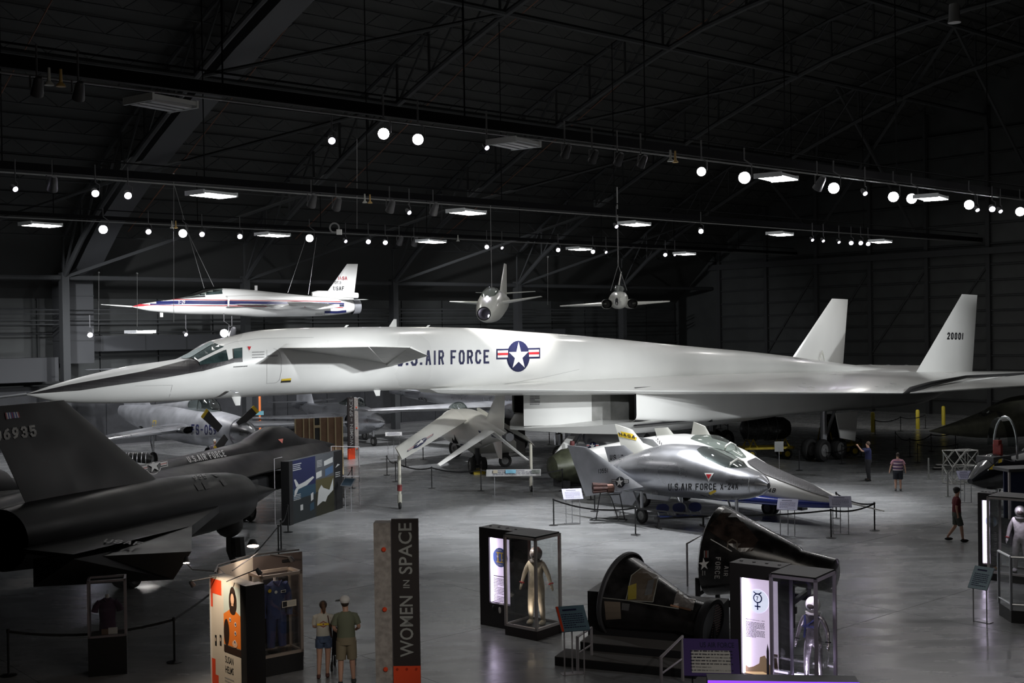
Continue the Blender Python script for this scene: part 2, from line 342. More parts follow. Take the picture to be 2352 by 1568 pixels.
def bstruct(name, mb, m):
    o = mb.build(name, m, None, kind='structure'); o.location = (B.o[0], B.o[1], 0); o.rotation_euler = (0, 0, B.a); return o
fl = bstruct('floor', MB().bx(-60, 78, -75, 42, -.3, -.012), mat('joint_filler', (.03, .03, .03), .8))
sl = MB().bx(.006, 6.094, .006, 6.094, -.1, 0).mesh('slab', FLOORM)
for i in range(-6, 13):
    for j in range(-10, 7):
        p = B.w(i*6.1+.9, j*6.1-.3)
        if p.y < 4 or abs(p.x) > .52*p.y+9: continue
        o = bpy.data.objects.new('slab', sl); sc.collection.objects.link(o); o.parent = fl; o.location = (i*6.1+.9, j*6.1-.3, 0)
# end wall at x=74.7, side wall at y=36.5
XW, YW = 74.7, 36.5
ew = bstruct('wall_right', MB().bx(XW+.25, XW+.6, -75, YW+.5, 0, 30), WALLM)
gz = [1.2, 2.4, 3.6, 4.75, 5.9, 7.1, 8.25, 9.4, 10.6, 11.8, 13.4, 15.0, 16.8, 18.6, 20.4, 22.2]
posts = [31, 25.6, 20.2, 14.9, 9.7, 4.5, -.7, -5.9, -11.1, -16.3, -21.5]
pm = {}
for a, b in zip(posts, posts[1:]):
    for k in range(len(gz)-1):
        d = (round(a-b, 2), round(gz[k+1]-gz[k], 2))
        if d not in pm: pm[d] = MB().bx(0, .16, -d[0]+.12, -.12, .07, d[1]-.07).mesh('panel', WALLM)
        o = bpy.data.objects.new('panel', pm[d]); sc.collection.objects.link(o); o.parent = ew; o.location = (XW+.1, a, gz[k])
for i, a in enumerate(posts):
    MB().bx(XW-.22, XW+.2, a-.16, a+.16, 0, 24).build('post', STEELD, ew)
for z in gz:
    MB().bx(XW-.04, XW+.12, -22, 31, z-.05, z+.05).build('girt', STEELD, ew)
MB().bx(XW-.5, XW+.1, -30, 32, 12.6, 13.1).build('header_beam', STEELD, ew)
for a, b in zip(posts[1::1], posts[3::2]): MB().tube([(XW-.02, a, 4.8), (XW-.02, a-5, 11.6)], .07, 6).build('brace', STEELD, ew)
sw = bstruct('wall_back', MB().bx(-60, XW+.6, YW+.25, YW+.6, 0, 24), WALLM)
sp = MB().bx(.06, 4.04, 0, .15, .05, 1.55).mesh('panel', WALLM)
for i in range(-6, 17):
    for k in range(9):
        o = bpy.data.objects.new('panel', sp); sc.collection.objects.link(o); o.parent = sw; o.location = (5+i*4.1, YW+.1, 4.3+k*1.6)
for k in range(10): MB().bx(-20, XW, YW-.05, YW+.12, 4.25+k*1.6, 4.35+k*1.6).build('girt', STEELD, sw)
pt = bstruct('wall_partition', MB().bx(-40, XW, 35.9, 36.2, 0, 4.15), PARTM)
for k in range(28): MB().bx(-20+k*3.4, -16.66+k*3.4, 35.84, 35.9, .12, 4.1).build('panel', PARTM, pt)
MB().bx(-40, XW, 35.78, 35.9, 0, .12).build('skirting', DGREY, pt)
def zr(y):   # underside of the arches
    ys = [-40, -25, -10, 0, 4, 11, 14, 17, 24, 28.5, 32]; zs = [18, 22.8, 25.2, 24.3, 23.4, 21.2, 20.1, 18.9, 15.8, 13.4, 10.9]
    return cr(ys, zs, y)
YS = [32-i*(72/24) for i in range(25)]
rf = MB(); rf.loft([[(x, y, zr(max(-40, min(32, y)))+3.0-(y-32)*.9*(y > 32)) for y in [37]+YS] for x in (-60, XW+.5)], False, False, close=False)
ceil = bstruct('ceiling', rf, ROOFM)
XA = [1+12.3*k for k in range(-3, 6)]
def arch_mesh():
    m = MB(); low = [(0, y, zr(y)) for y in YS]; up = [(0, y, zr(y)+2.4) for y in YS]
    for a, b in zip(low, low[1:]): m.tube([a, b], .17, 8)
    for a, b in zip(up, up[1:]): m.tube([a, b], .13, 6)
    for i in range(len(low)):
        m.tube([low[i], up[i]], .075, 5)
        if i < len(low)-1: m.tube([low[i], up[i+1]], .075, 5)
    return m.mesh('arch_truss', STEELD)
am = arch_mesh(); cm = MB().bx(-.22, .22, 31.7, 32.3, 0, 11.2).mesh('column', STEELD)
for k, x in enumerate(XA):
    o = bpy.data.objects.new('arch_truss', am); sc.collection.objects.link(o); o.parent = ceil; o.location = (x, 0, 0)
    o = bpy.data.objects.new('column', cm); sc.collection.objects.link(o); o.parent = ceil; o.location = (x, 0, 0)
for y in (32, 23.5, 14, 4.5, -5, -15):
    MB().tube([(-50, y, zr(y)), (XW, y, zr(y))], .16, 8).build('purlin', STEELD, ceil)
jm = MB()
for a in (0, .75): jm.tube([(0, 0, a), (12.3, 0, a)], .035, 4)
for i in range(12): jm.tube([(i*1.025, 0, .75*(i % 2)), ((i+1)*1.025, 0, .75*((i+1) % 2))], .022, 3, caps=False)
jm = jm.mesh('joist', STEELD)
for x in XA[1:]:
    for i in range(26):
        y = 31.5-i*2.05
        o = bpy.data.objects.new('joist', jm); sc.collection.objects.link(o); o.parent = ceil; o.location = (x, y, zr(y)+2.15)
for i in range(len(XA)-1):     # diagonal braces between arches
    for a, b in ((32, 23.5), (23.5, 14), (14, 4.5)):
        if i % 2 == 0 or a > 30: MB().tube([(XA[i], a, zr(a)), (XA[i+1], b, zr(b))], .11, 6).build('brace', STEELD, ceil)
for x in (5.5, 17, 29, 41): MB().tube([(x, 31, 13.8), (x+.3, 10, 23.6), (x, 0, 26.8)], .03, 5).build('sprinkler_pipe', mat('rust_pipe', (.16, .06, .03), .6), ceil)
# end-wall side inclined struts seen at upper right
for px1, py1, px2, py2 in ((1892, 148, 2110, 550), (2192, 60, 2352, 380), (2192, 60, 1860, 560), (1640, 255, 1850, 520), (1892, 148, 1870, 420)):
    a = B.x(px1, py1, 60); b = B.x(px2, py2, XW-.6); MB().tube([a, b], .13, 6).build('strut', STEELD, ceil)
# ducts, cable trays
dv = MB().bx(-.9, .9, 33.2, 35.4, 5.6, 11.2); dv.loft([[(a, y, zr(min(32, y))+dz), (a+1.5, y, zr(min(32, y))+dz), (a+1.5, y+.5, zr(min(32, y))+dz+1.0), (a, y+.5, zr(min(32, y))+dz+1.0)] for y, a, dz in ((33.6, -.8, .0), (31.5, -.75, .3), (28.5, -.7, .4), (24, -.6, .4), (20, -.5, .4), (16, -.4, .4), (12, -.3, .4), (7, -.2, .4))])
d = bthing('air_duct', 'grey rectangular duct running down beside the steel column at far left', 'duct')
x0 = B.y(167, 700, 34.3).x; d.location = B.w(x0, 0, 0); dv.build('duct_body', DUCTM, d)
for z in (7, 8.4, 9.8): MB().bx(-.93, .93, 33.17, 35.43, z, z+.05).build('flange', STEELD, d)
d = bthing('air_duct', 'long horizontal grey duct along the top of the back partition behind the white nose', 'duct')
MB().bx(x0+1.2, 58, 34.6, 35.8, 6.3, 7.3).build('duct_body', DUCTM, d)
for k in range(14): MB().bx(x0+2+k*2.9, x0+2.05+k*2.9, 34.57, 35.83, 6.27, 7.33).build('flange', STEELD, d)
d = bthing('air_duct', 'low grey duct box at the left edge under the pipes', 'duct')
MB().bx(-12, x0-1.0, 34.2, 35.6, 4.5, 6.0).build('duct_body', DUCTM, d)
for k in range(4): MB().bx(-9+k*3, -8.95+k*3, 34.17, 35.63, 4.47, 6.03).build('flange', STEELD, d)
d = bthing('pipe_run', 'bundle of thin steel pipes across the back wall above the ducts', 'pipes')
for k, z in enumerate((8.05, 8.3, 8.7, 8.95)): MB().tube([(-30, 33.0, z), (70, 33.0, z)], .045, 6).build('pipe', STEELD, d)
# ------------------------------------------------------------------ lighting rails and lamps
LENS = mat('lit_lens', (1, 1, 1), .4, emit=(1, .97, 1), es=70.)
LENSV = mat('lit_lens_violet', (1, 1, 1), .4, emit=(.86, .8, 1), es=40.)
LENSD = mat('dark_lens', (.3, .3, .3), .1)
LEDP = mat('lit_led_panel', (1, 1, 1), .4, emit=(1, .97, .93), es=28.)
rails = [('near', B.z(840, 262, 13.6).y, 13.6, .32), ('middle', B.z(800, 447, 13.6).y, 13.6, .3), ('far', B.z(710, 528, 13.6).y, 13.6, .2)]
for nm, y, z, h in rails:
    t = bthing('lighting_rail', 'dark steel lighting beam under the roof, %s' % {'near': 'nearest and topmost of three', 'middle': 'middle of three', 'far': 'farthest and lowest of three'}[nm], 'beam')
    MB().bx(-50, XW, y-.1, y+.1, z, z+h).build('beam', RAILM, t)
    MB().tube([(-50, y-.05, z-.12), (XW, y-.05, z-.12)], .03, 6).build('bottom_pipe', mat('grey_pipe', (.2, .2, .2), .4, .5), t)
    MB().tube([(-50, y+.3, z+h+.35), (XW, y+.3, z+h+.35)], .03, 5).build('guard_wire', RAILM, t)
    for k in range(14): MB().tube([(-40+k*8.2, y, z+h), (-40+k*8.2, y, zr(y))], .025, 5).build('hanger', RAILM, t)
ORD = ['first', 'second', 'third', 'fourth', 'fifth', 'sixth', 'seventh', 'eighth', 'ninth', 'tenth', 'eleventh', 'twelfth', 'thirteenth', 'fourteenth', 'fifteenth', 'sixteenth', 'seventeenth', 'eighteenth']
def lamp(px, py, z, kind, label, grp):
    P = gp(px, py, z) if z > 8 else at(px, py, 66.); D = P.length; r = {'B': .22, 's': .14, 't': .1, 'd': .18, 'x': .16}[kind]*(1.0 if D > 45 else .72)
    t = thing('spotlight', label, 'lamp', P, 0, grp)
    to = (Vector((0, 0, CAM_H))-P).normalized()
    aim = {'B': to+Vector((0, 0, -.12)), 's': to+Vector((.15, 0, -.35)), 't': to+Vector((.5, .2, -.5)), 'd': Vector((-.3, .5, -.7)), 'x': Vector((to.x+.7, to.y, -.9))}[kind].normalized()
    M = aim.to_track_quat('Z', 'Y').to_matrix().to_4x4()
    MB().disc_stack([(r*.5, -r*3.2), (r*.8, -r*2.6), (r*.95, -r*1.2), (r*1.1, -.02), (r*1.1, .03), (r*.98, .03), (r*.97, -.03)], M, 16, 0, True, False).build('housing', DGREY, t)
    MB().disc_stack([(r*.96, -.03), (r*.7, .005), (0.001, .012)], M, 16, 0, False, False).build('lens', LENSD if kind == 'd' else (LENS if kind in 'B' else LENSV), t)
    MB().tube([M @ Vector((r*1.2, 0, -r)), M @ Vector((r*1.2, 0, -r))+Vector((0, 0, r*2)), Vector((0, 0, r*3)), Vector((0, 0, 1.1))], .025, 5).build('yoke', DGREY, t)
    return t
RL = {'near': [(85, 215, 'd'), (180, 225, 'd'), (762, 323, 's'), (881, 307, 'B'), (960, 320, 'B'), (1118, 339, 't'), (1297, 358, 'd'), (1360, 370, 'd'), (1418, 376, 'd'), (1472, 381, 'd'), (1611, 394, 'B'), (1710, 408, 'B'), (1877, 433, 'd'), (1915, 432, 'B'), (1987, 444, 't'), (2052, 452, 'B'), (2094, 456, 'B'), (2226, 470, 'B'), (2245, 482, 't'), (2279, 480, 's'), (2298, 485, 't'), (2343, 486, 'B')],
      'middle': [(35, 434, 't'), (120, 435, 'd'), (219, 444, 's'), (294, 449, 's'), (715, 472, 'd'), (772, 479, 'd'), (895, 484, 'd'), (940, 488, 't'), (995, 490, 'd'), (1416, 520, 't'), (1610, 531, 's'), (1866, 551, 't'), (1891, 553, 't'), (1927, 556, 't'), (1955, 558, 's'), (1977, 558, 's'), (1994, 560, 's')],
      'far': [(237, 527, 'B'), (341, 532, 's'), (420, 536, 'B'), (464, 538, 's'), (551, 543, 's'), (711, 547, 'B'), (794, 554, 't'), (846, 555, 's'), (885, 557, 's'), (917, 560, 'd'), (951, 562, 'd'), (1118, 567, 's'), (1153, 569, 't'), (1282, 574, 's'), (1362, 578, 's'), (1392, 579, 't'), (1528, 585, 's'), (1550, 585, 't')],
      'wall': [(207, 769, 's'), (427, 768, 't'), (515, 765, 'B'), (533, 771, 'd')]}
for rn, ls in RL.items():
    cnt = {}
    for px, py, k in ls:
        w_ = {'B': 'round white floodlight shining outward', 's': 'small bright spotlight with violet rim', 't': 'tiny tilted spotlight with sliver of light', 'd': 'unlit black can spotlight'}[k]
        n = cnt.get(k, 0); cnt[k] = n+1
        lamp(px, py, {'near': 12.75, 'middle': 12.75, 'far': 12.75, 'wall': 7.2}[rn], k, f"{w_}, {ORD[n]} from left on {'the '+rn+' rail' if rn != 'wall' else 'the back wall pipes'}", f'spotlights on the {rn} rail')
def led(px, py, z, lit, label, far=1.):
    P = gp(px, py, z) if z > 8 else at(px, py, 66.)
    t = thing('ceiling_light', label, 'light', P, B.a+.25, 'rectangular lights under the roof'); s_ = far
    MB().bx(-.62*s_, .62*s_, -.5, .5, 0, .1).bx(-.66*s_, -.6*s_, -.52, .52, -.05, .12).bx(.6*s_, .66*s_, -.52, .52, -.05, .12).build('housing', mat('grey_housing', (.75, .78, .8), .5, noise=.05), t)
    for k in range(3): MB().bx(-.56*s_, .56*s_, -.4+.29*k, -.2+.29*k, -.05, 0).build('led_strip', LEDP if lit else mat('unlit_diffuser', (.5, .5, .52), .4), t)
for k, q in enumerate([(370, 240), (1180, 332)]): led(*q, 12.6, False, 'unlit grey rectangular light fitting on near rail, %s one' % ['left', 'right'][k])
for k, q in enumerate([(1783, 409), (2138, 455)]): led(*q, 12.6, True, 'glowing rectangular light on near rail at right, %s one' % ['left', 'right'][k], 1.25)
for k, q in enumerate([(486, 448), (1071, 488), (1457, 515), (1791, 538), (2022, 555)]): led(*q, 12.6, True, f'glowing rectangular light on middle rail, {ORD[k]} from left', 1.3)
for k, q in enumerate([(93, 517), (626, 540), (990, 555), (1330, 572), (1572, 583)]): led(*q, 12.6, True, f'glowing rectangular light on far rail, {ORD[k]} from left', 1.3)
led(322, 763, 7.2, True, 'thin glowing rectangular light low on the back wall above the white nose')
for k, (px, py, z) in enumerate([(113, 196, 13), (140, 199, 13), (838, 466, 13), (850, 467, 13), (395, 524, 13), (404, 524, 13), (1540, 371, 13), (1551, 373, 13), (1052, 554, 13)]):
    P = gp(px, py, z); t = thing('emergency_lamp', f'small mushroom shaped {"amber" if k % 2 else "white"} lamp under the roof, {ORD[k//2]} from left of its colour', 'lamp', P, 0, 'small mushroom lamps')
    MB().disc_stack([(.11, 0), (.1, .04), (.04, .1), (.03, .4)], None, 12).build('shade', mat('amber_glass', (.5, .32, .1), .5) if k % 2 else mat('white_shade', (.5, .5, .46), .5), t)
for k, (px, y0, y1) in enumerate([(227, 626, 760), (315, 628, 750), (399, 400, 740), (820, 250, 525), (1258, 590, 700)]):
    a = at(px, y0, 60); b = at(px, y1, 60); MB().tube([a, b], .012, 4).ball(tuple(a), .05, 8, 6).build('thin_wire', mat('wire', (.3, .3, .3), .4, 1.), None, f'thin vertical cable hanging under the roof, {ORD[k]} from left', 'cable', 'thin hanging cables')
P = at(768, 523, 52); t = thing('camera_ring', 'grey ring with a small white box hanging above the striped jet tail', 'fixture', P)
MB().tube([Vector((.2*math.cos(a*PI/8), 0, .2*math.sin(a*PI/8))) for a in range(17)], .04, 6).build('ring', mat('grey_ring', (.2, .2, .2), .5), t); MB().bx(.1, .32, -.08, .08, -.3, -.08).build('box', WPRINT, t)
# big reflector lamp at upper right
P = at(2192, 50, 48); t = thing('reflector_lamp', 'large unlit round reflector lamp at the upper right corner', 'lamp', P)
MB().disc_stack([(.2, .7), (.22, .1), (.26, 0), (.26, -.04), (.02, .02)], None, 18).build('shade', mat('grey_shade', (.25, .25, .25), .5), t)
# ------------------------------------------------------------------ the white delta bomber
def pdec(name, items, mp, parent, fr, tree, mats, lift=.012, grid=None, label=None):   # marks laid on a surface along sight lines
    bm = bmesh.new(); lay = bm.verts.layers.float.new('l')
    for q, mi, l in items:
        vs = [bm.verts.new((u, v, 0)) for u, v in q]
        for v in vs: v[lay] = l
        try: f = bm.faces.new(vs); f.material_index = mi
        except ValueError: pass
    if grid:
        xs = [v.co.x for v in bm.verts]; ys = [v.co.y for v in bm.verts]
        for lo, hi, nv in ((min(xs), max(xs), (1, 0, 0)), (min(ys), max(ys), (0, 1, 0))):
            k = lo+grid
            while k < hi:
                bmesh.ops.bisect_plane(bm, geom=bm.verts[:]+bm.edges[:]+bm.faces[:], plane_co=(k*nv[0], k*nv[1], 0), plane_no=nv, dist=1e-5); k += grid
    O = fr.loc((0, 0, CAM_H)); bad = []
    for v in bm.verts:
        px, py = mp(v.co.x, v.co.y); d = ray(px, py); dl = Vector((d[0]*fr.c+d[1]*fr.s, -d[0]*fr.s+d[1]*fr.c, d[2])).normalized()
        h = tree.ray_cast(O, dl, 300)
        if h[0] is None: bad.append(v); continue
        n = h[1] if h[1].dot(dl) < 0 else -h[1]; v.co = h[0]+n*lift*max(1., v[lay])
    if bad: bmesh.ops.delete(bm, geom=bad, context='VERTS')
    me = bpy.data.meshes.new(name); bm.to_mesh(me); bm.free()
    for m in (mats if isinstance(mats, (list, tuple)) else [mats]): me.materials.append(m)
    o = bpy.data.objects.new(name, me); sc.collection.objects.link(o); o.parent = parent
    if label: o['label'] = label
    return o
def quadmap(w_, h, p00, p10, p01, p11):   # (u,v) in w x h to a pixel quadrilateral: lower left, lower right, upper left, upper right
    def f(u, v):
        a, b = u/w_, v/h
        return tuple((1-a)*(1-b)*p00[i]+a*(1-b)*p10[i]+(1-a)*b*p01[i]+a*b*p11[i] for i in (0, 1))
    return f
IDM = lambda u, v: (u, v)
X = Frame(-16.4, 40.4, 41.5)
xb = ftag('delta_bomber', X, 'huge white six-engine delta bomber with long nose, canards and twin fins', 'aircraft')
top = [(-.05, 5.37), (.86, 5.64), (2.07, 5.93), (3.66, 6.22), (5.5, 6.42), (6.83, 7.05), (7.64, 7.21), (8.95, 7.43), (10.9, 7.5), (14, 7.51), (17.5, 7.46), (20, 7.38), (22.5, 7.21), (25.3, 7.03), (28.3, 6.8), (31.5, 6.52), (35, 6.23), (38.7, 5.93), (42.7, 5.54), (47, 5.05), (51.7, 4.6), (54, 4.4)]
bx_ = [-.05, .55, 2.06, 3.64, 5.3, 7, 9, 13, 15, 17.5, 19, 30, 54]; bz_ = [5.36, 5.14, 4.96, 4.88, 4.86, 4.87, 4.88, 4.85, 4.83, 4.78, 4.7, 4.25, 4.1]
wx = [-.05, .9, 2, 3.7, 5.5, 7, 9, 11, 15, 22, 32, 42, 50, 54]; ww = [.02, .25, .45, .7, .92, 1.1, 1.24, 1.3, 1.33, 1.45, 1.8, 2.2, 2.3, 2.0]
fb = MB(); fus(fb, [(x, 0, zt, cr(bx_, bz_, x), cr(wx, ww, x), 2.0+.25*min(1, x/8)) for x, zt in top], .6, 40)
fb.build('fuselage', WHITE, xb)
MB().tube([(-.02, 0, 5.37), (-1.6, 0, 5.25), (-2.6, 0, 5.2)], [.05, .035, .015], 8).build('nose_probe', STEEL, xb)
TT = [.6, 1.5, 3, 4.5, 6, 7.5, 9, 10.3]
def wingring(t, le, te, zl, zt, bump, th):
    up = []; lo = []
    for f in (0, .01, .04, .1, .2, .35, .5, .7, .88, 1):
        x = le+(te-le)*f; z = zl+(zt-zl)*f+bump*(1-(1-f)**3)*(1-f**1.5)*1.35; tk = th*min(1, (f/.12)**.5)*min(1, (1-f)/.4+.03)
        up.append((x, -t, z)); lo.append((x, -t, z-tk-.02))
    return up+lo[::-1]
def wsec(t, k=1): le = 18+2.2*(t-1.2); return wingring(t, le, 56.0, 4.78-.089*(t-1.2), 4.25+.012*t, .42-.012*t, .62-.04*t)
wm = MB().loft([wsec(t) for t in TT]); wm2 = MB().loft([[(x, -y, z) for x, y, z in wsec(t)] for t in TT])
wm.build('wing', WHITE, xb); wm2.build('wing', WHITE, xb)
def tsec(t): le = 38.02+2.2*(t-10.3); return wingring(t, le, 56.0, 3.97+.058*(t-10.3), 4.45+.02*(t-10.3), .2-.02*(t-10.3), .2-.02*(t-10.3))
tp = MB().loft([tsec(t) for t in (10.42, 12, 14, 16)]); tp2 = MB().loft([[(x, -y, z) for x, y, z in tsec(t)] for t in (10.42, 12, 14, 16)])
tp.build('wing_tip', WHITE, xb); tp2.build('wing_tip', WHITE, xb)
for s_ in (1, -1): MB().tube([(37.9, -10.36*s_, 3.93), (38.6, -10.36*s_, 4.08), (40.5, -10.36*s_, 4.3), (44, -10.36*s_, 4.52), (56, -10.36*s_, 4.38)], [.03, .16, .13, .08, .05], 10).build('hinge_fairing', BLK, xb)
def fin(y):
    m = MB().foil([((48.9, y, 4.3), (55.7, y, 4.2), .32, (0, 1, 0)), ((54.55, y, 9.06), (56.45, y, 9.02), .1, (0, 1, 0))]); return m
fn = fin(-4.6); fn.build('tail_fin', WHITE, xb); fin(4.6).build('tail_fin', WHITE, xb)
MB().tube([(53.4, 4.3, 4.3), (52.9, 4.3, 5.6), (52.4, 4.3, 4.3)], .05, 6).build('fin_strut', CREAM, xb)
# canards
for s_ in (1, -1):
    ro = [(9.05, -1.2*s_, 6.74), (14.23, -1.2*s_, 5.93)]; ti = [(10.2, -4.4*s_, 6.72), (12.8, -4.4*s_, 6.68), (13.69, -4.4*s_, 6.32)]
    c = MB(); hr = (13.9, -1.2*s_, 6.0)
    c.foil([((9.05, -1.0*s_, 6.74), hr, .16, (0, 0, 1)), ((9.65, -4.1*s_, 6.74), (10.9, -4.4*s_, 6.74), .05, (0, 0, 1))], prof=[(0, 0), (.3, .9), (1, .5), (1, 0), (.3, .1)])
    c.build('canard', mat('canard_shade_grey', (.4, .4, .38), .4, noise=.05), xb)  # darker than the white airframe: underside shade put into the colour
    c2 = MB().loft([[hr, (13.95, -1.2*s_, 5.9), (13.95, -1.2*s_, 5.96)], [(10.93, -4.4*s_, 6.75), (12.8, -4.4*s_, 6.68), (12.8, -4.4*s_, 6.74)]])
    c2.loft([[(13.95, -1.2*s_, 5.9), (14.25, -1.2*s_, 5.88), (14.0, -1.2*s_, 5.98)], [(12.8, -4.4*s_, 6.67), (13.69, -4.4*s_, 6.34), (12.85, -4.4*s_, 6.73)]])
    c2.build('canard_flap', mat('canard_shade_grey', (.55, .55, .53), .4), xb)
    MB().foil([((9.0, -1.1*s_, 6.75), (15.2, -1.1*s_, 6.55), .5, (0, 1, 0)), ((9.4, -1.1*s_, 6.9), (14, -1.1*s_, 6.9), .3, (0, 1, 0))]).build('canard_fairing', WHITE, xb)
# engine box with splitter wedge
bb = [(25.6, 3.0), (30, 2.66), (33.4, 2.62), (39.3, 2.59), (44.8, 2.5), (49, 2.42), (51.6, 2.55), (54, 3.1), (56, 3.8)]
eb = MB(); fus(eb, [(x, 0, 4.62, z, 4.25-.3*max(0, (x-49)/7), 9) for x, z in bb], 1.2, 44, c0=False); eb.build('engine_box', WHITE, xb)
il = MB().bx(25.62, 34, -4.15, -4.12, 3.05, 4.6).bx(25.62, 34, 4.12, 4.15, 3.05, 4.6).bx(31, 31.1, -4.15, 4.15, 2.7, 4.6).bx(25.7, 31, -4.15, 4.15, 2.84, 2.9); il.build('inlet_duct', BLK, xb)
wd = MB()
for s_ in (1, -1): wd.loft([[(22.55, 0, 2.84), (22.55, 0, 4.62)], [(25.3, -1.7*s_, 2.9), (25.3, -1.7*s_, 4.62)]], False, False, close=False)
wd.prism([(22.55, .01, 2.84), (25.3, 1.7, 2.84), (25.3, -1.7, 2.84), (22.55, -.01, 2.84)], (0, 0, .04)); wd.build('splitter_wedge', WHITE, xb)
GREYR = mat('grey_ramp', (.2, .2, .19), .35, .6, noise=.25, nscale=1.5)
for s_ in (1, -1): rp = MB().prism([(25.3, -1.7*s_, 2.9), (26.1, -2.15*s_, 2.9), (26.1, -2.15*s_, 4.55), (25.3, -1.7*s_, 4.55)], (0, .05*s_, 0)); rp.prism([(26.1, -2.15*s_, 2.9), (27.6, -2.6*s_, 2.9), (27.6, -2.6*s_, 4.55), (26.1, -2.15*s_, 4.55)], (0, .05*s_, 0)).prism([(27.6, -2.6*s_, 2.9), (31, -3.2*s_, 2.9), (31, -3.2*s_, 4.55), (27.6, -2.6*s_, 4.55)], (0, .05*s_, 0)); rp.build('inlet_ramp', GREYR, xb)
lp = MB().loft([[(21.7, -.02, 2.78), (21.7, .02, 2.78), (21.7, .02, 2.74), (21.7, -.02, 2.74)], [(24, -2.6, 2.86), (24, 2.6, 2.86), (24, 2.0, 2.5), (24, -2.0, 2.5)], [(25.7, -4.2, 3.02), (25.7, 4.2, 3.02), (25.7, 3.3, 2.42), (25.7, -3.3, 2.42)], [(30, -4.0, 2.9), (30, 4.0, 2.9), (30, 3.3, 2.36), (30, -3.3, 2.36)], [(37, -3.6, 2.8), (37, 3.6, 2.8), (37, 2.8, 2.45), (37, -2.8, 2.45)], [(42, -3, 2.7), (42, 3, 2.7), (42, 2, 2.6), (42, -2, 2.6)]])
lp.build('lower_lip', WHITE, xb)
for k in range(6):
    MB().disc_stack([(.62, 0), (.66, -.9), (.6, -.9), (.5, -.2)], Matrix.Translation((56.2, -3.3+k*1.32, 3.95)) @ Matrix.Rotation(-PI/2, 4, 'Y'), 16, 0, False, False).build('exhaust_nozzle', SILVERD, xb)
# gear
mg = X.loc(gp(1890, 1062)); 
for s_ in (1, -1):
    cx_, cy_ = mg.x+1., -2.6 if s_ > 0 else 2.6
    cy_ = mg.y+.6 if s_ > 0 else -(mg.y+.6)
    leg = MB().tube([(cx_, cy_, .75), (cx_, cy_, 2.9)], .17, 10).tube([(cx_, cy_, 1.0), (cx_+1.2, cy_, 2.8)], .09, 8).tube([(cx_-.75, cy_, .62), (cx_+.75, cy_, .62)], .12, 8)
    leg.build('main_gear_leg', SILVERD, xb)
    for dx in (-.75, .75):
        for dy in (-.42, .42): MB().wheel((cx_+dx, cy_+dy, .62), (0, 1, 0), .6, .4, 0, 1).build('wheel', [RUBBER, mat('grey_hub', (.2, .2, .2), .5)], xb)
a = X.loc(gp(1830, 1052))
MB().prism([(a.x-.2, mg.y-.4, 2.6), (a.x+1.9, mg.y-.4, 2.6), (a.x+1.6, mg.y-.4, 1.0), (a.x+.2, mg.y-.4, 1.25)], (0, .06, 0)).build('gear_door', WHITE, xb)
n0 = X.y(1300, 1030, -.6).x
MB().tube([(n0+.7, 0, .5), (n0+.7, 0, 2.7)], .13, 10, 0).tube([(n0+.7, 0, 1.2), (n0+2, 0, 2.6)], .07, 8).build('nose_gear_leg', SILVERD, xb)
for dy in (-.35, .35): MB().wheel((n0+.7, dy, .5), (0, 1, 0), .5, .33).build('wheel', [RUBBER, STEEL], xb)
P = [X.y(a, b, -.75) for a, b in ((1306, 1001), (1322, 1001), (1283, 1056), (1266, 1054))]
MB().prism(P, (0, .05, 0)).build('gear_door', WHITE, xb)
# blade aerials
for px, py, h in ((900, 750, .45), (790, 751, .12), (978, 751, .12)):
    q = X.y(px, py, 0); MB().foil([((q.x-.2*h/.45, 0, q.z-.05), (q.x+.25*h/.45, 0, q.z-.05), .04, (0, 1, 0)), ((q.x+.1, 0, q.z+h*.7), (q.x+.25, 0, q.z+h*.7), .02, (0, 1, 0))]).build('blade_aerial', WHITE, xb)
for px, py in ((538, 918), (861, 897)):
    q = X.y(px, py, -.4); MB().foil([((q.x-.2, -.4, q.z+.3), (q.x+.3, -.4, q.z+.3), .04, (0, 1, 0)), ((q.x+.05, -.4, q.z-.22), (q.x+.25, -.4, q.z-.22), .02, (0, 1, 0))]).build('belly_blade', WHITE, xb)
q = X.y(535, 900, -1.05); MB().foil([((q.x-.1, -1.0, q.z+.06), (q.x+.1, -1.0, q.z+.06), .03, (0, 0, 1)), ((q.x, -1.2, q.z-.02), (q.x+.16, -1.2, q.z-.02), .02, (0, 0, 1))]).build('sensor_vane', STEEL, xb)
tx = bvh(fb)
pdec('anti_glare_stripe', poly([(62, 905.5), (158, 884), (256, 866.5), (330, 853), (436, 826), (455, 831), (459, 838), (505, 831), (524, 827), (540, 821), (556, 818), (557, 831), (540, 832), (466, 852), (400, 864), (327, 875.5), (185, 896)]), IDM, xb, X, tx, mat('matt_black_stripe', (.02, .018, .02), .45), .03, 6)
WGL = mat('cockpit_glass', (.03, .05, .05), .06, coat=1., noise=.5, nscale=1.2)
pdec('windshield_pane', poly([(413, 823), (486, 786), (493, 789), (437, 823), (425, 825)]), IDM, xb, X, tx, mat('pale_windshield', (.35, .42, .42), .1, coat=.6), .045, 8)
pdec('side_window', poly([(439, 823), (494, 790), (515, 798), (455, 829)]), IDM, xb, X, tx, WGL, .045, 8)
pdec('side_window', poly([(457, 833), (519, 804), (524, 828), (500, 833), (459, 839)]), IDM, xb, X, tx, WGL, .05, 8)
pdec('side_window', poly([(536, 802), (556, 799), (556, 821), (537, 824)]), IDM, xb, X, tx, WGL, .045, 8)
pdec('window_frame', poly([(452, 829), (515, 798), (520, 802), (457, 833)]), IDM, xb, X, tx, WHITE, .055, 8)
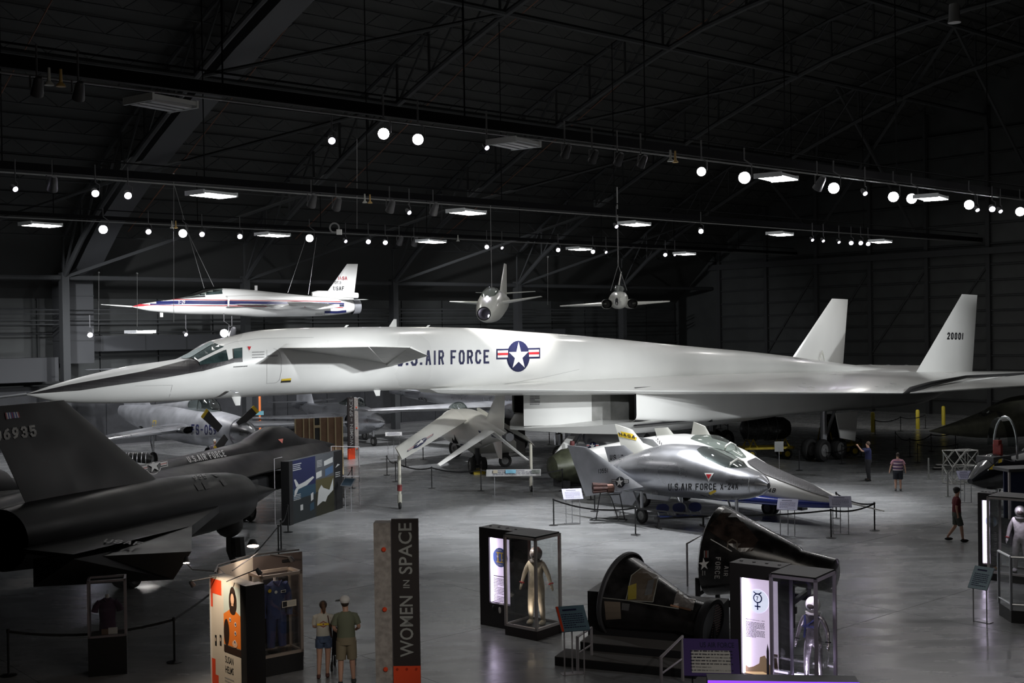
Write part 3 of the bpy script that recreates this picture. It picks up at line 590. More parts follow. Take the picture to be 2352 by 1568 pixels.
IT_ = fit('U.S.', 0, 0, 58, 36, 0, wf=.5, th=.16)+fit('AIR', 66, 0, 42, 36, 0, wf=.5, th=.16)+fit('FORCE', 123, 0, 89, 36, 0, wf=.5, th=.16)
for lo_, hi_ in ((-5, 62), (62, 115), (115, 300)): pdec('fuselage_lettering', [q for q in IT_ if lo_ <= q[0][0][0] < hi_], quadmap(212, 36, (911, 841), (1124, 834.5), (911, 805), (1124, 803)), xb, X, tx, INK, .012, 6)
def st_map(cx, cy, sx, sy, sh=0.): return lambda u, v: (cx+u*sx, cy-v*sy+u*sh)
pdec('star_insignia', insignia(0, 0, 1), st_map(1190, 818, 23.8, 32, -.6), xb, X, tx, [INK, WPRINT, RPRINT], .008, .35)
pdec('warning_triangle', poly([(566, 795), (579, 795), (572.5, 808)], 1)+[(q, 0, 2) for q, _, _ in poly([(568, 796), (577, 796), (572.5, 805)])], IDM, xb, X, tx, [RPRINT, WPRINT], .01, 4)
pdec('rescue_label', poly([(647, 870), (669, 868), (667, 877), (645, 878.5)], 0)+[(q, 1, 2) for q, _, _ in poly([(646, 874), (668, 872.5), (667, 877), (645, 878)])], IDM, xb, X, tx, [YPRINT, INKB], .01, 5)
pdec('small_print', lines(0, 0, 30, 10, 3, 0, 1, 3), quadmap(30, 10, (579, 824), (607, 823), (579, 806), (607, 805)), xb, X, tx, GPRINT, .01, 9)
pdec('small_print', lines(0, 0, 30, 10, 2, 0, 1, 5), quadmap(30, 10, (612, 820), (638, 819), (612, 815), (638, 814)), xb, X, tx, INKB, .01, 9)
pdec('small_print', lines(0, 0, 30, 10, 1, 0, 1, 6), quadmap(30, 10, (536, 845), (568, 843), (536, 840), (568, 838)), xb, X, tx, INKB, .01, 9)
def pl(pts, w_=.7): 
    o = []
    for a, b in zip(pts, pts[1:]):
        dx, dy = b[0]-a[0], b[1]-a[1]; L = math.hypot(dx, dy) or 1; nx, ny = -dy/L*w_/2, dx/L*w_/2
        o.append(([(a[0]+nx, a[1]+ny), (b[0]+nx, b[1]+ny), (b[0]-nx, b[1]-ny), (a[0]-nx, a[1]-ny)], 0, 1))
    return o
pdec('door_outline', pl([(612, 880), (634, 878.5), (642, 872), (646, 850), (646, 825), (643, 812), (636, 803), (628, 800)])+pl([(613, 803), (613, 880)], .4)+pl([(310, 886), (396, 884), (389, 911)], .5)+pl([(500, 797), (540, 785), (600, 777), (720, 775)], .6), IDM, xb, X, tx, GPRINT, .009, 12)
pdec('panel_line', pl([(1070, 893), (1170, 880), (1250, 866), (1330, 848)], .5), IDM, xb, X, tx, GPRINT, .009, 12)
tf = bvh(fn); pdec('fin_number', fit('20001', 0, 0, 100, 20, 0, wf=.55, th=.2), quadmap(100, 20, (2175, 779.5), (2212, 780), (2176, 763), (2213, 764)), xb, X, tf, INKB, .012)
te = bvh(wd); pdec('box_stencil', lines(0, 0, 30, 40, 9, 0, 1, 8), quadmap(30, 40, (1217, 930), (1240, 930), (1217, 899), (1240, 899)), xb, X, te, INKB, .012)
# ------------------------------------------------------------------ the other aircraft
HUB = mat('grey_hub', (.2, .2, .2), .5)
def legw(par, x, y, z, R=.3, wd=.18, strutmat=None, side=1, twin=False):
    MB().tube([(x, y, R), (x, y, z)], .06, 8).tube([(x, y, R*1.4), (x+.5, y, z)], .035, 6).build('gear_leg', strutmat or STEEL, par)
    for d in ((-.16, .16) if twin else (0,)): MB().wheel((x, y+d, R), (0, 1, 0), R, wd).build('wheel', [RUBBER, HUB], par)
# --- black twin-engine interceptor, lower left; nose away from the viewer
Y = Frame(-8.2, 54.5, 254.2)
yf = ftag('black_interceptor', Y, 'matt black twin-engine jet with canted fins, seen from behind at left', 'aircraft')
fb = MB(); fus(fb, [(-.1, 0, 2.22, 2.18, .03, 2), (2, 0, 2.62, 1.95, .42, 2), (4, 0, 2.95, 1.85, .62, 2), (5.2, 0, 3.45, 1.8, .7, 2), (6.2, 0, 3.52, 1.8, .72, 2), (8.5, 0, 3.1, 1.8, .78, 2), (12, 0, 3.02, 1.8, .8, 2), (18, 0, 2.95, 1.8, .8, 2), (24, 0, 2.8, 1.9, .75, 2), (31, 0, 2.5, 2.2, .2, 2)], .5, 28)
fb.build('fuselage', BLACKP, yf)
ch = MB()
for s_ in (1, -1):
    ch.loft([[(x, s_*.3, zt), (x, s_*w_*.6, zt-.12), (x, s_*w_, 2.12), (x, s_*w_, 2.08), (x, s_*w_*.6, 1.95), (x, s_*.3, 1.9)] for x, w_, zt in ((1.5, .55, 2.45), (4, 1.15, 2.7), (6, 1.45, 2.8), (10, 1.6, 2.85), (14, 1.75, 2.85), (16.5, 2.3, 2.8), (20, 2.5, 2.75), (29, 2.2, 2.6))])
ch.build('chine', BLACKP, yf)
naz = [(15.6, 2.18), (27.6, 2.75)]
def nz(x): return 2.2+(x-15.6)*.046
nb = None
for s_ in (1, -1):
    m = MB(); pr = [(16.9, .70), (17.6, .80), (19, .88), (21, .9), (24, .86), (26.5, .78), (27.6, .7)]
    m.loft([[(x, s_*4.4+r*math.cos(2*PI*k/32), nz(x)+r*math.sin(2*PI*k/32)) for k in range(32)] for x, r in pr], False, False)
    m.loft([[(x, s_*4.4+r*math.cos(2*PI*k/32), nz(x)+r*math.sin(2*PI*k/32)) for k in range(32)] for x, r in [(27.6, .7), (27.55, .64), (25.5, .5)]], False, True)
    m.build('engine_nacelle', BLACKP, yf)
    if s_ == 1: nb = m
    MB().loft([[(x, s_*4.4+r*math.cos(2*PI*k/20), nz(x)+r*math.sin(2*PI*k/20)) for k in range(20)] for x, r in [(14.3, .01), (16.9, .5), (18, .5), (19, .45)]]).build('intake_spike', BLACKP, yf)
    MB().foil([((21.2, s_*4.4, nz(21)+.8), (26.6, s_*4.3, nz(26)+.7), .35, (0, 1, 0)), ((24.3, s_*3.65, 5.7), (27.2, s_*3.6, 5.7), .1, (0, 1, 0))]).build('tail_fin', BLACKP, yf)
    MB().foil([((15, s_*1.6, 2.3), (28.2, s_*1.6, 2.6), .3, (0, 0, 1)), ((18.2, s_*3.8, 2.35), (28.2, s_*3.8, 2.65), .25, (0, 0, 1))]).build('inner_wing', BLACKP, yf)
fnn = MB().foil([((21.2, 4.4, nz(21)+.8), (26.6, 4.3, nz(26)+.7), .35, (0, 1, 0)), ((24.3, 3.65, 5.7), (27.2, 3.6, 5.7), .1, (0, 1, 0))])
ow = MB()
e1 = Y.z(441, 1207, 2.35); e2 = Y.z(440, 1266, 2.3); e3 = Y.z(160, 1252, 2.45)
for s_ in (1, -1):
    wq = MB(); 
    wq.loft([[(19.2, s_*5.15, 2.4), (19.2, s_*5.15, 2.2), (27.9, s_*5.15, 2.55), (27.9, s_*5.15, 2.65)], [(e1.x, s_*e1.y, 2.35), (e1.x, s_*e1.y, 2.1), (28, s_*(e1.y+.3), 2.5), (28, s_*(e1.y+.3), 2.6)], [(e2.x, s_*e2.y, 2.3), (e2.x+.3, s_*(e2.y-.3), 1.7), (28, s_*(e3.y+.3), 1.85), (28, s_*(e3.y+.3), 2.45)]])
    wq.build('outer_wing', BLACKP, yf)
    if s_ == 1: ow = wq
    legw(yf, 20, s_*2.5, 2.1, .42, .3, SILVERD, twin=True)
legw(yf, 8.2, 0, 1.9, .35, .2, SILVERD, twin=True)
pod = MB(); fus(pod, [(6.8, .9, 1.75, 1.3, .1, 6), (7, .9, 1.85, 1.2, .35, 8), (9.6, .9, 1.85, 1.2, .35, 8), (9.8, .9, 1.8, 1.3, .1, 6)], .8, 16); pod.build('gear_bay_door', BLK, yf)
ps = Y.z(526, 1212, 1.2); MB().ball((ps.x, ps.y, 1.35), (.42, .46, .45)).tube([(ps.x, ps.y, 1.2), (ps.x, ps.y, .5), (ps.x-.3, ps.y, .02)], .1).tube([(ps.x-.1, ps.y+.25, .9), (ps.x-.1, ps.y+.3, .3)], .2).build('camera_pod_stand', mat('dull_black', (.03, .03, .03), .6), yf)
ty = bvh(fb, ch); tn = bvh(nb, fnn)
LG = mat('pale_grey_print', (.42, .41, .40), .5); PINK = mat('dull_red_print', (.35, .10, .08), .5)
pdec('fuselage_lettering', fit('U.S.AIR FORCE', 0, 0, 100, 22, 0, wf=.5, th=.15), quadmap(100, 22, (435, 1063), (520, 1048), (427, 1050), (512, 1034)), yf, Y, ty, LG, .02, 6)
pdec('star_insignia', circ(0, 0, 1.1, None, 0)+rect(-2.1, -.38, 4.2, .76, 0)+[(q, 1, 2) for q, _, _ in circ(0, 0, .98, None)+rect(-2, -.28, 4, .56)]+rect(-1.9, -.2, .9, .13, 0, 3)+rect(1, -.2, .9, .13, 0, 3)+rect(-1.9, .1, .9, .13, 0, 3)+rect(1, .1, .9, .13, 0, 3)+rect(-1.9, -.05, .9, .12, 2, 3)+rect(1, -.05, .9, .12, 2, 3)+star(0, 0, .98, 0, 4), lambda u, v: (353+u*15.2-v*2, 1072-v*16.5-u*3.4), yf, Y, ty, [LG, BLACKP, PINK], .012, .4)
pdec('warning_triangle', poly([(638, 1009), (650, 1007), (648, 1018)]), IDM, yf, Y, ty, PINK, .012, 5)
NUMW = mat('white_number', (.5, .5, .48), .5)
pdec('nacelle_number', fit('935', 0, 0, 30, 14, 0, wf=.6, th=.17), quadmap(30, 14, (447, 1104), (477, 1098), (440, 1093), (470, 1089)), yf, Y, tn, LG, .02, 5)
for q in ([(445, 1112), (460, 1107), (468, 1124), (455, 1127)], [(462, 1107), (473, 1105), (484, 1121), (472, 1124)], [(476, 1085), (484, 1083), (504, 1094), (497, 1096)], [(503, 1102), (510, 1100), (522, 1113), (514, 1116)]):
    pdec('louvre', poly(q), IDM, yf, Y, tn, BLK, .015, 6)
pdec('fin_number', fit('06935', 0, 0, 100, 30, 0, wf=.55, th=.2), quadmap(100, 30, (-12, 1013), (84, 1002), (-14, 988), (79, 976)), yf, Y, tn, NUMW, .02, 12)
pdec('ribbon_badge', [(q, m, 1) for k, m in enumerate((1, 2, 0, 2, 0, 1, 0, 2, 0, 2, 1)) for q, _, _ in rect(k, 0, 1, 6)], quadmap(11, 6, (13, 963), (45, 959), (10, 948), (41, 946)), yf, Y, tn, [mat('ribbon_blue', (.05, .08, .4), .5), mat('ribbon_red', (.3, .02, .05), .5), WPRINT], .02)
pdec('wing_lettering', fit('USAF', 0, 0, 60, 8, 0, wf=.8, th=.2), quadmap(60, 8, (236, 1246), (322, 1254), (244, 1238), (330, 1246)), yf, Y, bvh(ow), GPRINT, .015)
# --- silver jet with propeller
S = Frame(-13.75, 62.6, 133)
s1 = ftag('propeller_fighter', S, 'bare metal fighter with black paddle propeller blades and letters on its side', 'aircraft')
fb = MB(); fus(fb, [(.95, 0, 2.85, 1.35, .74, 2), (2, 0, 3.0, 1.2, .85, 2), (4, 0, 3.15, 1.15, .9, 2.2), (6, 0, 3.2, 1.15, .92, 2.2), (8, 0, 3.25, 1.25, .9, 2.2), (11, 0, 3.2, 1.5, .75, 2), (14, 0, 3.1, 2.0, .45, 2), (15.3, 0, 3.0, 2.3, .2, 2)], .5); fb.build('fuselage', SILVERD, s1)
MB().loft([[(x, r*math.cos(2*PI*k/28), 2.1+r*math.sin(2*PI*k/28)) for k in range(28)] for x, r in [(-.42, .01), (-.38, .12), (-.2, .28), (.1, .45), (.5, .6), (.9, .7), (1.0, .7)]]).build('spinner', SILVER, s1)
cn = MB(); fus(cn, [(3.2, 0, 3.1, 2.9, .1, 2), (3.8, 0, 3.65, 2.9, .42, 2), (4.6, 0, 3.95, 2.9, .48, 2), (5.5, 0, 3.85, 2.9, .45, 2), (6.3, 0, 3.6, 2.9, .35, 2)], .3); cn.build('canopy', CANOPY, s1)
sp_ = MB(); fus(sp_, [(5.9, 0, 3.68, 2.9, .4, 2), (8, 0, 3.45, 2.9, .3, 2), (11, 0, 3.2, 2.9, .15, 2)], .5); sp_.build('spine', SILVERD, s1)
MB().tube([(4.9, -.42, 3.2), (4.9, -.3, 3.8), (4.9, 0, 3.98), (4.9, .3, 3.8), (4.9, .42, 3.2)], .04, 6).build('canopy_frame', STEEL, s1)
MB().foil([((11.2, 0, 3.1), (14.8, 0, 3.0), .3, (0, 1, 0)), ((13.4, 0, 5.3), (15.6, 0, 5.3), .12, (0, 1, 0))]).build('tail_fin', SILVERD, s1)
wt = S.z(192, 1017, 2.05)
for s_ in (1, -1):
    MB().foil([((4.6, s_*.7, 2.12), (8.0, s_*.7, 2.12), .62, (0, 0, 1)), ((5.0, s_*1.5, 2.12), (8.1, s_*1.4, 2.12), .5, (0, 0, 1)), ((wt.x, s_*wt.y, 2.05), (wt.x+1.4, s_*wt.y, 2.05), .12, (0, 0, 1))]).build('wing', SILVER, s1)
    MB().disc_stack([(.3, 0), (.26, .3), (.2, .8)], Matrix.Translation((4.42, s_*1.15, 2.1)) @ Matrix.Rotation(PI/2, 4, 'Y') @ Matrix.Diagonal((.7, 1.25, 1, 1)), 18, 0, False, True).build('air_intake', BLK, s1)
    MB().foil([((13.6, 0, 5.28), (14.8, 0, 5.28), .1, (0, 0, 1)), ((14.6, s_*2.2, 5.28), (15.4, s_*2.2, 5.28), .05, (0, 0, 1))]).build('tailplane', SILVERD, s1)
    legw(s1, 7.6, s_*1.7, 1.9, .38, .2)
legw(s1, 2.5, 0, 1.3, .3, .16)
PB = mat('propeller_black', (.03, .03, .032), .5)
for px0, py0, px1, py1, w0 in ((506, 985, 473, 952, 22), (548, 975, 584, 943, 20), (520, 1003, 500, 1030, 20)):
    a = S.x(px0, py0, .45); b = S.x(px1, py1, .1); d = (b-a).normalized(); n_ = d.cross(Vector((1, 0, 0))).normalized(); h = w0/2/2750*62
    MB().prism([a-n_*h*.8, b-n_*h, b+n_*h, a+n_*h*.8], (.06, 0, 0)).build('propeller_blade', PB, s1)
    MB().prism([b-n_*h-Vector((.005, 0, 0)), b+d*.17-n_*h, b+d*.17+n_*h, b+n_*h], (.07, 0, 0)).build('blade_tip', YPRINT, s1)
tt = bvh(fb)
pdec('side_lettering', fit('FS-059', 0, 0, 60, 24, 0, wf=.55, th=.14), quadmap(60, 24, (440, 998), (498, 998), (440, 974), (498, 976)), s1, S, tt, INK, .015, 8)
pdec('star_insignia', insignia(0, 0, 1), st_map(323, 988, 6.6, 9), s1, S, tt, [INKB, WPRINT, RPRINT], .012, .5)
pdec('yellow_mark', pl([(352, 966), (359, 966), (357, 980), (351, 980), (352, 966)], 1.4), IDM, s1, S, tt, YPRINT, .012)
# --- silver twin-jet straight wing
K = Frame(-8.1, 75.5, 130)
k1 = ftag('straight_wing_jet', K, 'bare metal straight-wing twin jet behind the second brown upright panel', 'aircraft')
fb = MB(); fus(fb, [(0, 0, 1.65, 1.5, .05, 2), (.6, 0, 2.0, 1.15, .45, 2), (1.8, 0, 2.4, .8, .75, 2), (3.2, 0, 2.6, .65, .85, 2), (5, 0, 2.65, .65, .85, 2), (8, 0, 2.5, 1.3, .6, 2), (10, 0, 2.45, 1.85, .3, 2), (11.6, 0, 2.4, 2.1, .08, 2)], .4); fb.build('fuselage', SILVER, k1)
cn = MB(); fus(cn, [(2.2, 0, 2.5, 2.3, .1, 2), (2.9, 0, 2.95, 2.3, .38, 2), (3.9, 0, 3.05, 2.3, .4, 2), (4.9, 0, 2.75, 2.3, .3, 2), (5.6, 0, 2.55, 2.3, .1, 2)], .3); cn.build('canopy', CANOPY, k1)
for x in (2.9, 3.4, 3.9): MB().tube([(x, -.4, 2.5), (x, -.25, 2.95), (x, 0, 3.04), (x, .25, 2.95), (x, .4, 2.5)], .03, 5).build('canopy_frame', STEEL, k1)
f2 = MB().foil([((8.6, 0, 2.4), (11, 0, 2.4), .22, (0, 1, 0)), ((9.6, 0, 4.6), (10.9, 0, 4.6), .1, (0, 1, 0))]); f2.build('tail_fin', SILVERD, k1)
for s_ in (1, -1):
    MB().foil([((3.8, s_*.5, 1.75), (6.4, s_*.5, 1.75), .42, (0, 0, 1)), ((4.4, s_*6.9, 2.05), (5.6, s_*6.9, 2.05), .12, (0, 0, 1))]).build('wing', SILVER, k1)
    MB().foil([((9.2, s_*.2, 2.55), (10.6, s_*.2, 2.55), .14, (0, 0, 1)), ((9.6, s_*2.5, 2.6), (10.5, s_*2.5, 2.6), .06, (0, 0, 1))]).build('tailplane', SILVER, k1)
    ev = MB(); fus(ev, [(2.9, s_*.8, 2.0, 1.15, .36, 2.2), (4.5, s_*.8, 2.05, 1.15, .42, 2.2), (6.5, s_*.8, 1.95, 1.3, .3, 2), (7.4, s_*.8, 1.8, 1.5, .15, 2)], .4, c0=False); ev.build('engine_pod', SILVER, k1)
    legw(k1, 5.2, s_*1.9, 1.7, .36, .2)
legw(k1, 1.3, 0, 1.4, .3, .18)
tt = bvh(fb, f2)
pdec('star_insignia', insignia(0, 0, 1, 0, 1, 1), st_map(695, 962, 5.6, 8), k1, K, tt, [INK, WPRINT], .015, .5)
pdec('fin_number', fit('422650', 0, 0, 60, 10, 0, wf=.6), quadmap(60, 10, (629, 921), (654, 920), (629, 912), (653, 911)), k1, K, tt, INKB, .015, 10)
pdec('side_number', fit('AF-6512', 0, 0, 60, 10, 0, wf=.6), quadmap(60, 10, (650, 963), (684, 963), (650, 956), (684, 956)), k1, K, tt, INKB, .015, 10)
# --- big silver tail behind
V = Frame(3.6, 65.5, 133)
v1 = ftag('silver_jet_bomber', V, 'large polished metal aircraft with tall numbered fin, partly hidden behind white wing', 'aircraft')
fb = MB(); fus(fb, [(0, 0, 3.6, 2.4, .1, 2), (1.5, 0, 4.2, 2.1, .8, 2), (4, 0, 4.35, 2.1, 1.0, 2), (8, 0, 4.2, 2.3, .95, 2), (11, 0, 3.9, 2.7, .7, 2), (14.5, 0, 3.65, 3.0, .35, 2), (17, 0, 3.5, 3.3, .08, 2)], .5); fb.build('fuselage', SILVER, v1)
f2 = MB().foil([((11.9, 0, 3.6), (15.4, 0, 3.5), .3, (0, 1, 0)), ((13.7, 0, 6.2), (15.6, 0, 6.2), .12, (0, 1, 0))]); f2.build('tail_fin', SILVERD, v1)
for s_ in (1, -1):
    MB().foil([((5.0, s_*.8, 2.9), (8.4, s_*.8, 2.9), .55, (0, 0, 1)), ((6.4, s_*9.5, 3.1), (7.8, s_*9.5, 3.1), .14, (0, 0, 1))]).build('wing', SILVERD, v1)
    MB().foil([((13.2, s_*.2, 3.5), (15, s_*.2, 3.5), .16, (0, 0, 1)), ((13.8, s_*3.4, 3.9), (14.8, s_*3.4, 3.9), .07, (0, 0, 1))]).build('tailplane', SILVERD, v1)
    legw(v1, 7.4, s_*2.6, 2.9, .5, .3)
MB().tube([(1.6, 0, 2.6), (1.3, .3, 1.5)], .16, 10).tube([(1.3, .3, 1.5), (1.3, .3, .9)], .24, 10).build('nose_gear_leg', CHROME, v1)
MB().wheel((1.3, .3, .42), (0, 1, 0), .42, .26).build('wheel', [RUBBER, HUB], v1)
tt = bvh(fb, f2)
pdec('star_insignia', insignia(0, 0, 1, 0, 1, 1), st_map(1022, 936, 5.5, 8), v1, V, tt, [INK, WPRINT], .015, .5)
pdec('fin_number', fit('44553', 0, 0, 60, 10, 0, wf=.6), quadmap(60, 10, (950, 922), (982, 921), (948, 914), (978, 913)), v1, V, tt, INKB, .02)
# --- white vertical take-off jet seen from behind
Q = Frame(-3.75, 67.6, -74)
q1 = ftag('drooped_wing_jet', Q, 'white jet with drooping wings and tailplanes, tail toward the viewer', 'aircraft')
fb = MB(); fus(fb, [(0, 0, 2.5, 2.4, .05, 2), (1, 0, 2.75, 1.75, .4, 2), (2.2, 0, 3.0, 1.4, .6, 2), (3, 0, 3.1, 1.25, 1.15, 2.3), (4.5, 0, 3.15, 1.2, 1.1, 2.3), (7, 0, 3.05, 1.3, .8, 2.2), (9.5, 0, 2.85, 1.75, .42, 2), (11.5, 0, 2.65, 2.05, .25, 2), (12.7, 0, 2.5, 2.2, .16, 2)], .4); fb.build('fuselage', CREAM, q1)
cn = MB(); fus(cn, [(1.2, 0, 2.75, 2.5, .1, 2), (2, 0, 3.3, 2.6, .38, 2), (3, 0, 3.45, 2.7, .42, 2), (4, 0, 3.15, 2.8, .3, 2)], .3); cn.build('canopy', CANOPY, q1)
lt = Q.z(923, 1052, 2.15); rt = Q.z(1228, 1022, 2.15)
def wing2(tip, s_): return MB().foil([((4.1, s_*.7, 3.12), (7.6, s_*.7, 2.78), .32, (0, 0, 1)), ((tip.x-1.5, tip.y, 2.45), (tip.x+.1, tip.y, 2.1), .1, (0, 0, 1))])
wl = wing2(lt, math.copysign(1, lt.y)); wl.build('wing', CREAM, q1); wr = wing2(rt, math.copysign(1, rt.y)); wr.build('wing', CREAM, q1)
for tip in (lt, rt):
    MB().tube([(tip.x-.6, tip.y, 2.2), (tip.x-.6, tip.y, .6)], .07, 8).tube([(tip.x-.6, tip.y, .6), (tip.x-.6, tip.y, .25)], .09, 8).build('outrigger_leg', mat('cream_leg', (.55, .53, .45), .5), q1)
    MB().wheel((tip.x-.6, tip.y, .16), (0, 1, 0), .16, .1).build('wheel', [RUBBER, HUB], q1)
    MB().tube([(tip.x-.6, tip.y, 1.0), (tip.x-.6, tip.y, .75)], .1, 8).build('red_band', mat('dull_red_band', (.25, .04, .04), .5), q1)
tl = Q.z(1011, 1070, 2.15); tr = Q.z(1216, 1057, 1.95)
for tip in (tl, tr): MB().foil([((9.8, math.copysign(.3, tip.y), 2.5), (11.5, math.copysign(.3, tip.y), 2.5), .16, (0, 0, 1)), ((tip.x-.6, tip.y, tip.z), (tip.x, tip.y, tip.z), .06, (0, 0, 1))]).build('tailplane', WHITE, q1)
f2 = MB().foil([((8.6, 0, 2.8), (12.0, 0, 2.5), .24, (0, 1, 0)), ((11.1, 0, 4.5), (12.3, 0, 4.5), .1, (0, 1, 0))]); f2.build('tail_fin', CREAM, q1)
MB().foil([((9.6, 0, 2.1), (11.6, 0, 2.1), .12, (0, 1, 0)), ((10.9, 0, 1.2), (11.6, 0, 1.2), .06, (0, 1, 0))]).build('ventral_fin', CREAM, q1)
MB().disc_stack([(.16, 0), (.22, .25), (.2, .5), (.14, .5)], Matrix.Translation((12.5, 0, 2.35)) @ Matrix.Rotation(PI/2, 4, 'Y'), 16, 0, False, True).build('tail_nozzle', DGREY, q1)
for s_ in (.3, -.3): MB().wheel((6.9, s_, .42), (0, 1, 0), .42, .28).build('wheel', [RUBBER, HUB], q1)
MB().tube([(6.9, 0, .5), (6.9, 0, 1.5)], .12).build('gear_leg', DGREY, q1)
for s_ in (1, -1): MB().disc_stack([(.28, 0), (.32, .15), (.3, .5)], Matrix.Translation((5.6, s_*.95, 1.75)) @ Matrix.Rotation(s_*PI/2, 4, 'X'), 14, 0, False, True).build('swivel_nozzle', BLK, q1)
MB().bx(6.5, 7.3, -.3, .3, 0, .22).build('wheel_chock', YELLOW, q1)
tw = bvh(wl, wr, fb, f2)
pdec('wing_star', insignia(0, 0, 1), lambda u, v: (965+u*14-v*-1.5, 1018-u*9-v*6.2), q1, Q, tw, [INK, WPRINT, RPRINT], .012, .5)
pdec('wing_lettering', fit('USAF', 0, 0, 60, 10, 0, wf=.8, th=.22), quadmap(60, 10, (1105, 999), (1200, 1015), (1098, 988), (1192, 1006)), q1, Q, tw, INK, .015, 6)
pdec('fin_number', fit('18262', 0, 0, 40, 12, 0, wf=.6), quadmap(40, 12, (1094, 1013), (1107, 1020), (1094, 1003), (1107, 1009)), q1, Q, tw, INKB, .015)
pdec('side_star', insignia(0, 0, 1), lambda u, v: (1061+u*7, 1031-v*11+u*2), q1, Q, tw, [INK, WPRINT, RPRINT], .012, .5)
# --- silver lifting body
A = Frame(8.67, 40.8, 125)
a1 = ftag('silver_lifting_body', A, 'plump bare metal lifting body with three upright fins and rounded nose', 'aircraft')
fb = MB(); fus(fb, [(-.02, 0, 1.95, 1.75, .08, 2), (.3, 0, 2.2, 1.5, .38, 2), (1.2, 0, 2.4, 1.25, .72, 2.1), (2.4, 0, 2.75, 1.12, 1.0, 2.1), (3.6, 0, 2.98, 1.05, 1.2, 2.1), (4.8, 0, 2.95, 1.0, 1.35, 2.2), (6.0, 0, 2.65, 1.0, 1.45, 2.4), (7.3, 0, 2.2, 1.15, 1.4, 3)], .3, 36); fb.build('body', SILVER, a1)
cn = MB(); fus(cn, [(.95, 0, 2.3, 2.05, .2, 2), (1.6, 0, 2.66, 2.1, .5, 2), (2.4, 0, 2.92, 2.2, .58, 2), (3.1, 0, 2.98, 2.3, .5, 2)], .2); cn.build('canopy', CANOPY, a1)
MB().tube([(1.45, -.46, 2.25), (1.45, -.3, 2.52), (1.45, 0, 2.64), (1.45, .3, 2.52), (1.45, .46, 2.25)], .04, 6).build('canopy_frame', CREAM, a1)
MB().ball((2.6, 0, 2.4), (.3, .3, .3)).build('seat_head', BLK, a1)
FN = []
def pfin(fr, par, nm, y, q, th, mt):   # fin from four sighted corners: base LE, base TE, tip TE, tip LE
    P_ = [fr.y(px, py, y) for px, py in q]; m = MB().foil([(P_[0], P_[1], th, (0, 1, 0)), ((P_[0]*.5+P_[3]*.5), (P_[1]*.5+P_[2]*.5), th*.75, (0, 1, 0)), (P_[3], P_[2], th*.4, (0, 1, 0))]); m.build(nm, mt, par); return m
FN.append(pfin(A, a1, 'side_fin', 1.55, [(1478, 1118), (1345, 1140), (1303, 1022), (1349, 1027)], .2, SILVERD))
FN.append(pfin(A, a1, 'centre_fin', 0, [(1486, 1066), (1404, 1080), (1388, 1026), (1434, 1022)], .16, SILVERD))
FN.append(pfin(A, a1, 'side_fin', -1.5, [(1541, 1052), (1464, 1070), (1462, 1003), (1500, 1009)], .2, SILVER))
for s_ in (1, -1):
    legw(a1, 5.4, s_*1.0, 1.2, .3, .16)
    MB().prism([(5.6, s_*.9, 1.1), (7.4, s_*.9, 1.1), (7.2, s_*.9, .55), (6.0, s_*.9, .6)], (0, .05, 0)).build('gear_door', SILVERD, a1)
legw(a1, 1.5, 0, 1.3, .26, .14)
ta = bvh(fb, *FN)
pdec('side_lettering', fit('U.S.AIR FORCE', 0, 0, 110, 15, 0, wf=.6, th=.16)+fit('X-24A', 119, 0, 40, 15, 0, wf=.6, th=.16), quadmap(159, 15, (1535, 1126), (1695, 1124), (1535, 1110), (1695, 1110)), a1, A, ta, INKB, .012, 6)
pdec('warning_triangle', poly([(1618, 1086), (1640, 1086), (1628, 1106)], 1)+[(q, 0, 2) for q, _, _ in poly([(1622, 1089), (1635, 1089), (1628, 1100)])], IDM, a1, A, ta, [RPRINT, WPRINT], .01, 5)
pdec('rescue_arrow', poly([(1628, 1131), (1643, 1124), (1646, 1128), (1632, 1136)]), IDM, a1, A, ta, YPRINT, .012, 5)
pdec('small_print', lines(0, 0, 30, 6, 1, 0, 1, 3), quadmap(30, 6, (1675, 1103), (1719, 1103), (1675, 1099), (1719, 1099)), a1, A, ta, INKB, .01, 9)
pdec('star_insignia', insignia(0, 0, 1, 0, 1, 0), st_map(1425, 1107, 9.3, 11.5), a1, A, ta, [INKB, WPRINT], .01, .5)
pdec('fin_number', fit('13551', 0, 0, 30, 10, 0, wf=.6), quadmap(30, 10, (1374, 1087), (1397, 1085), (1374, 1077), (1397, 1075)), a1, A, ta, INKB, .012)
pdec('fin_lettering', fit('USAF', 0, 0, 32, 12, 0, wf=.6, th=.2), quadmap(32, 12, (1401, 1056), (1431, 1056), (1401, 1044), (1432, 1044)), a1, A, ta, INKB, .012)
pdec('nose_line', pl([(1722, 1095), (1719, 1110), (1722, 1130)], 1.2), IDM, a1, A, ta, GPRINT, .01, 6)
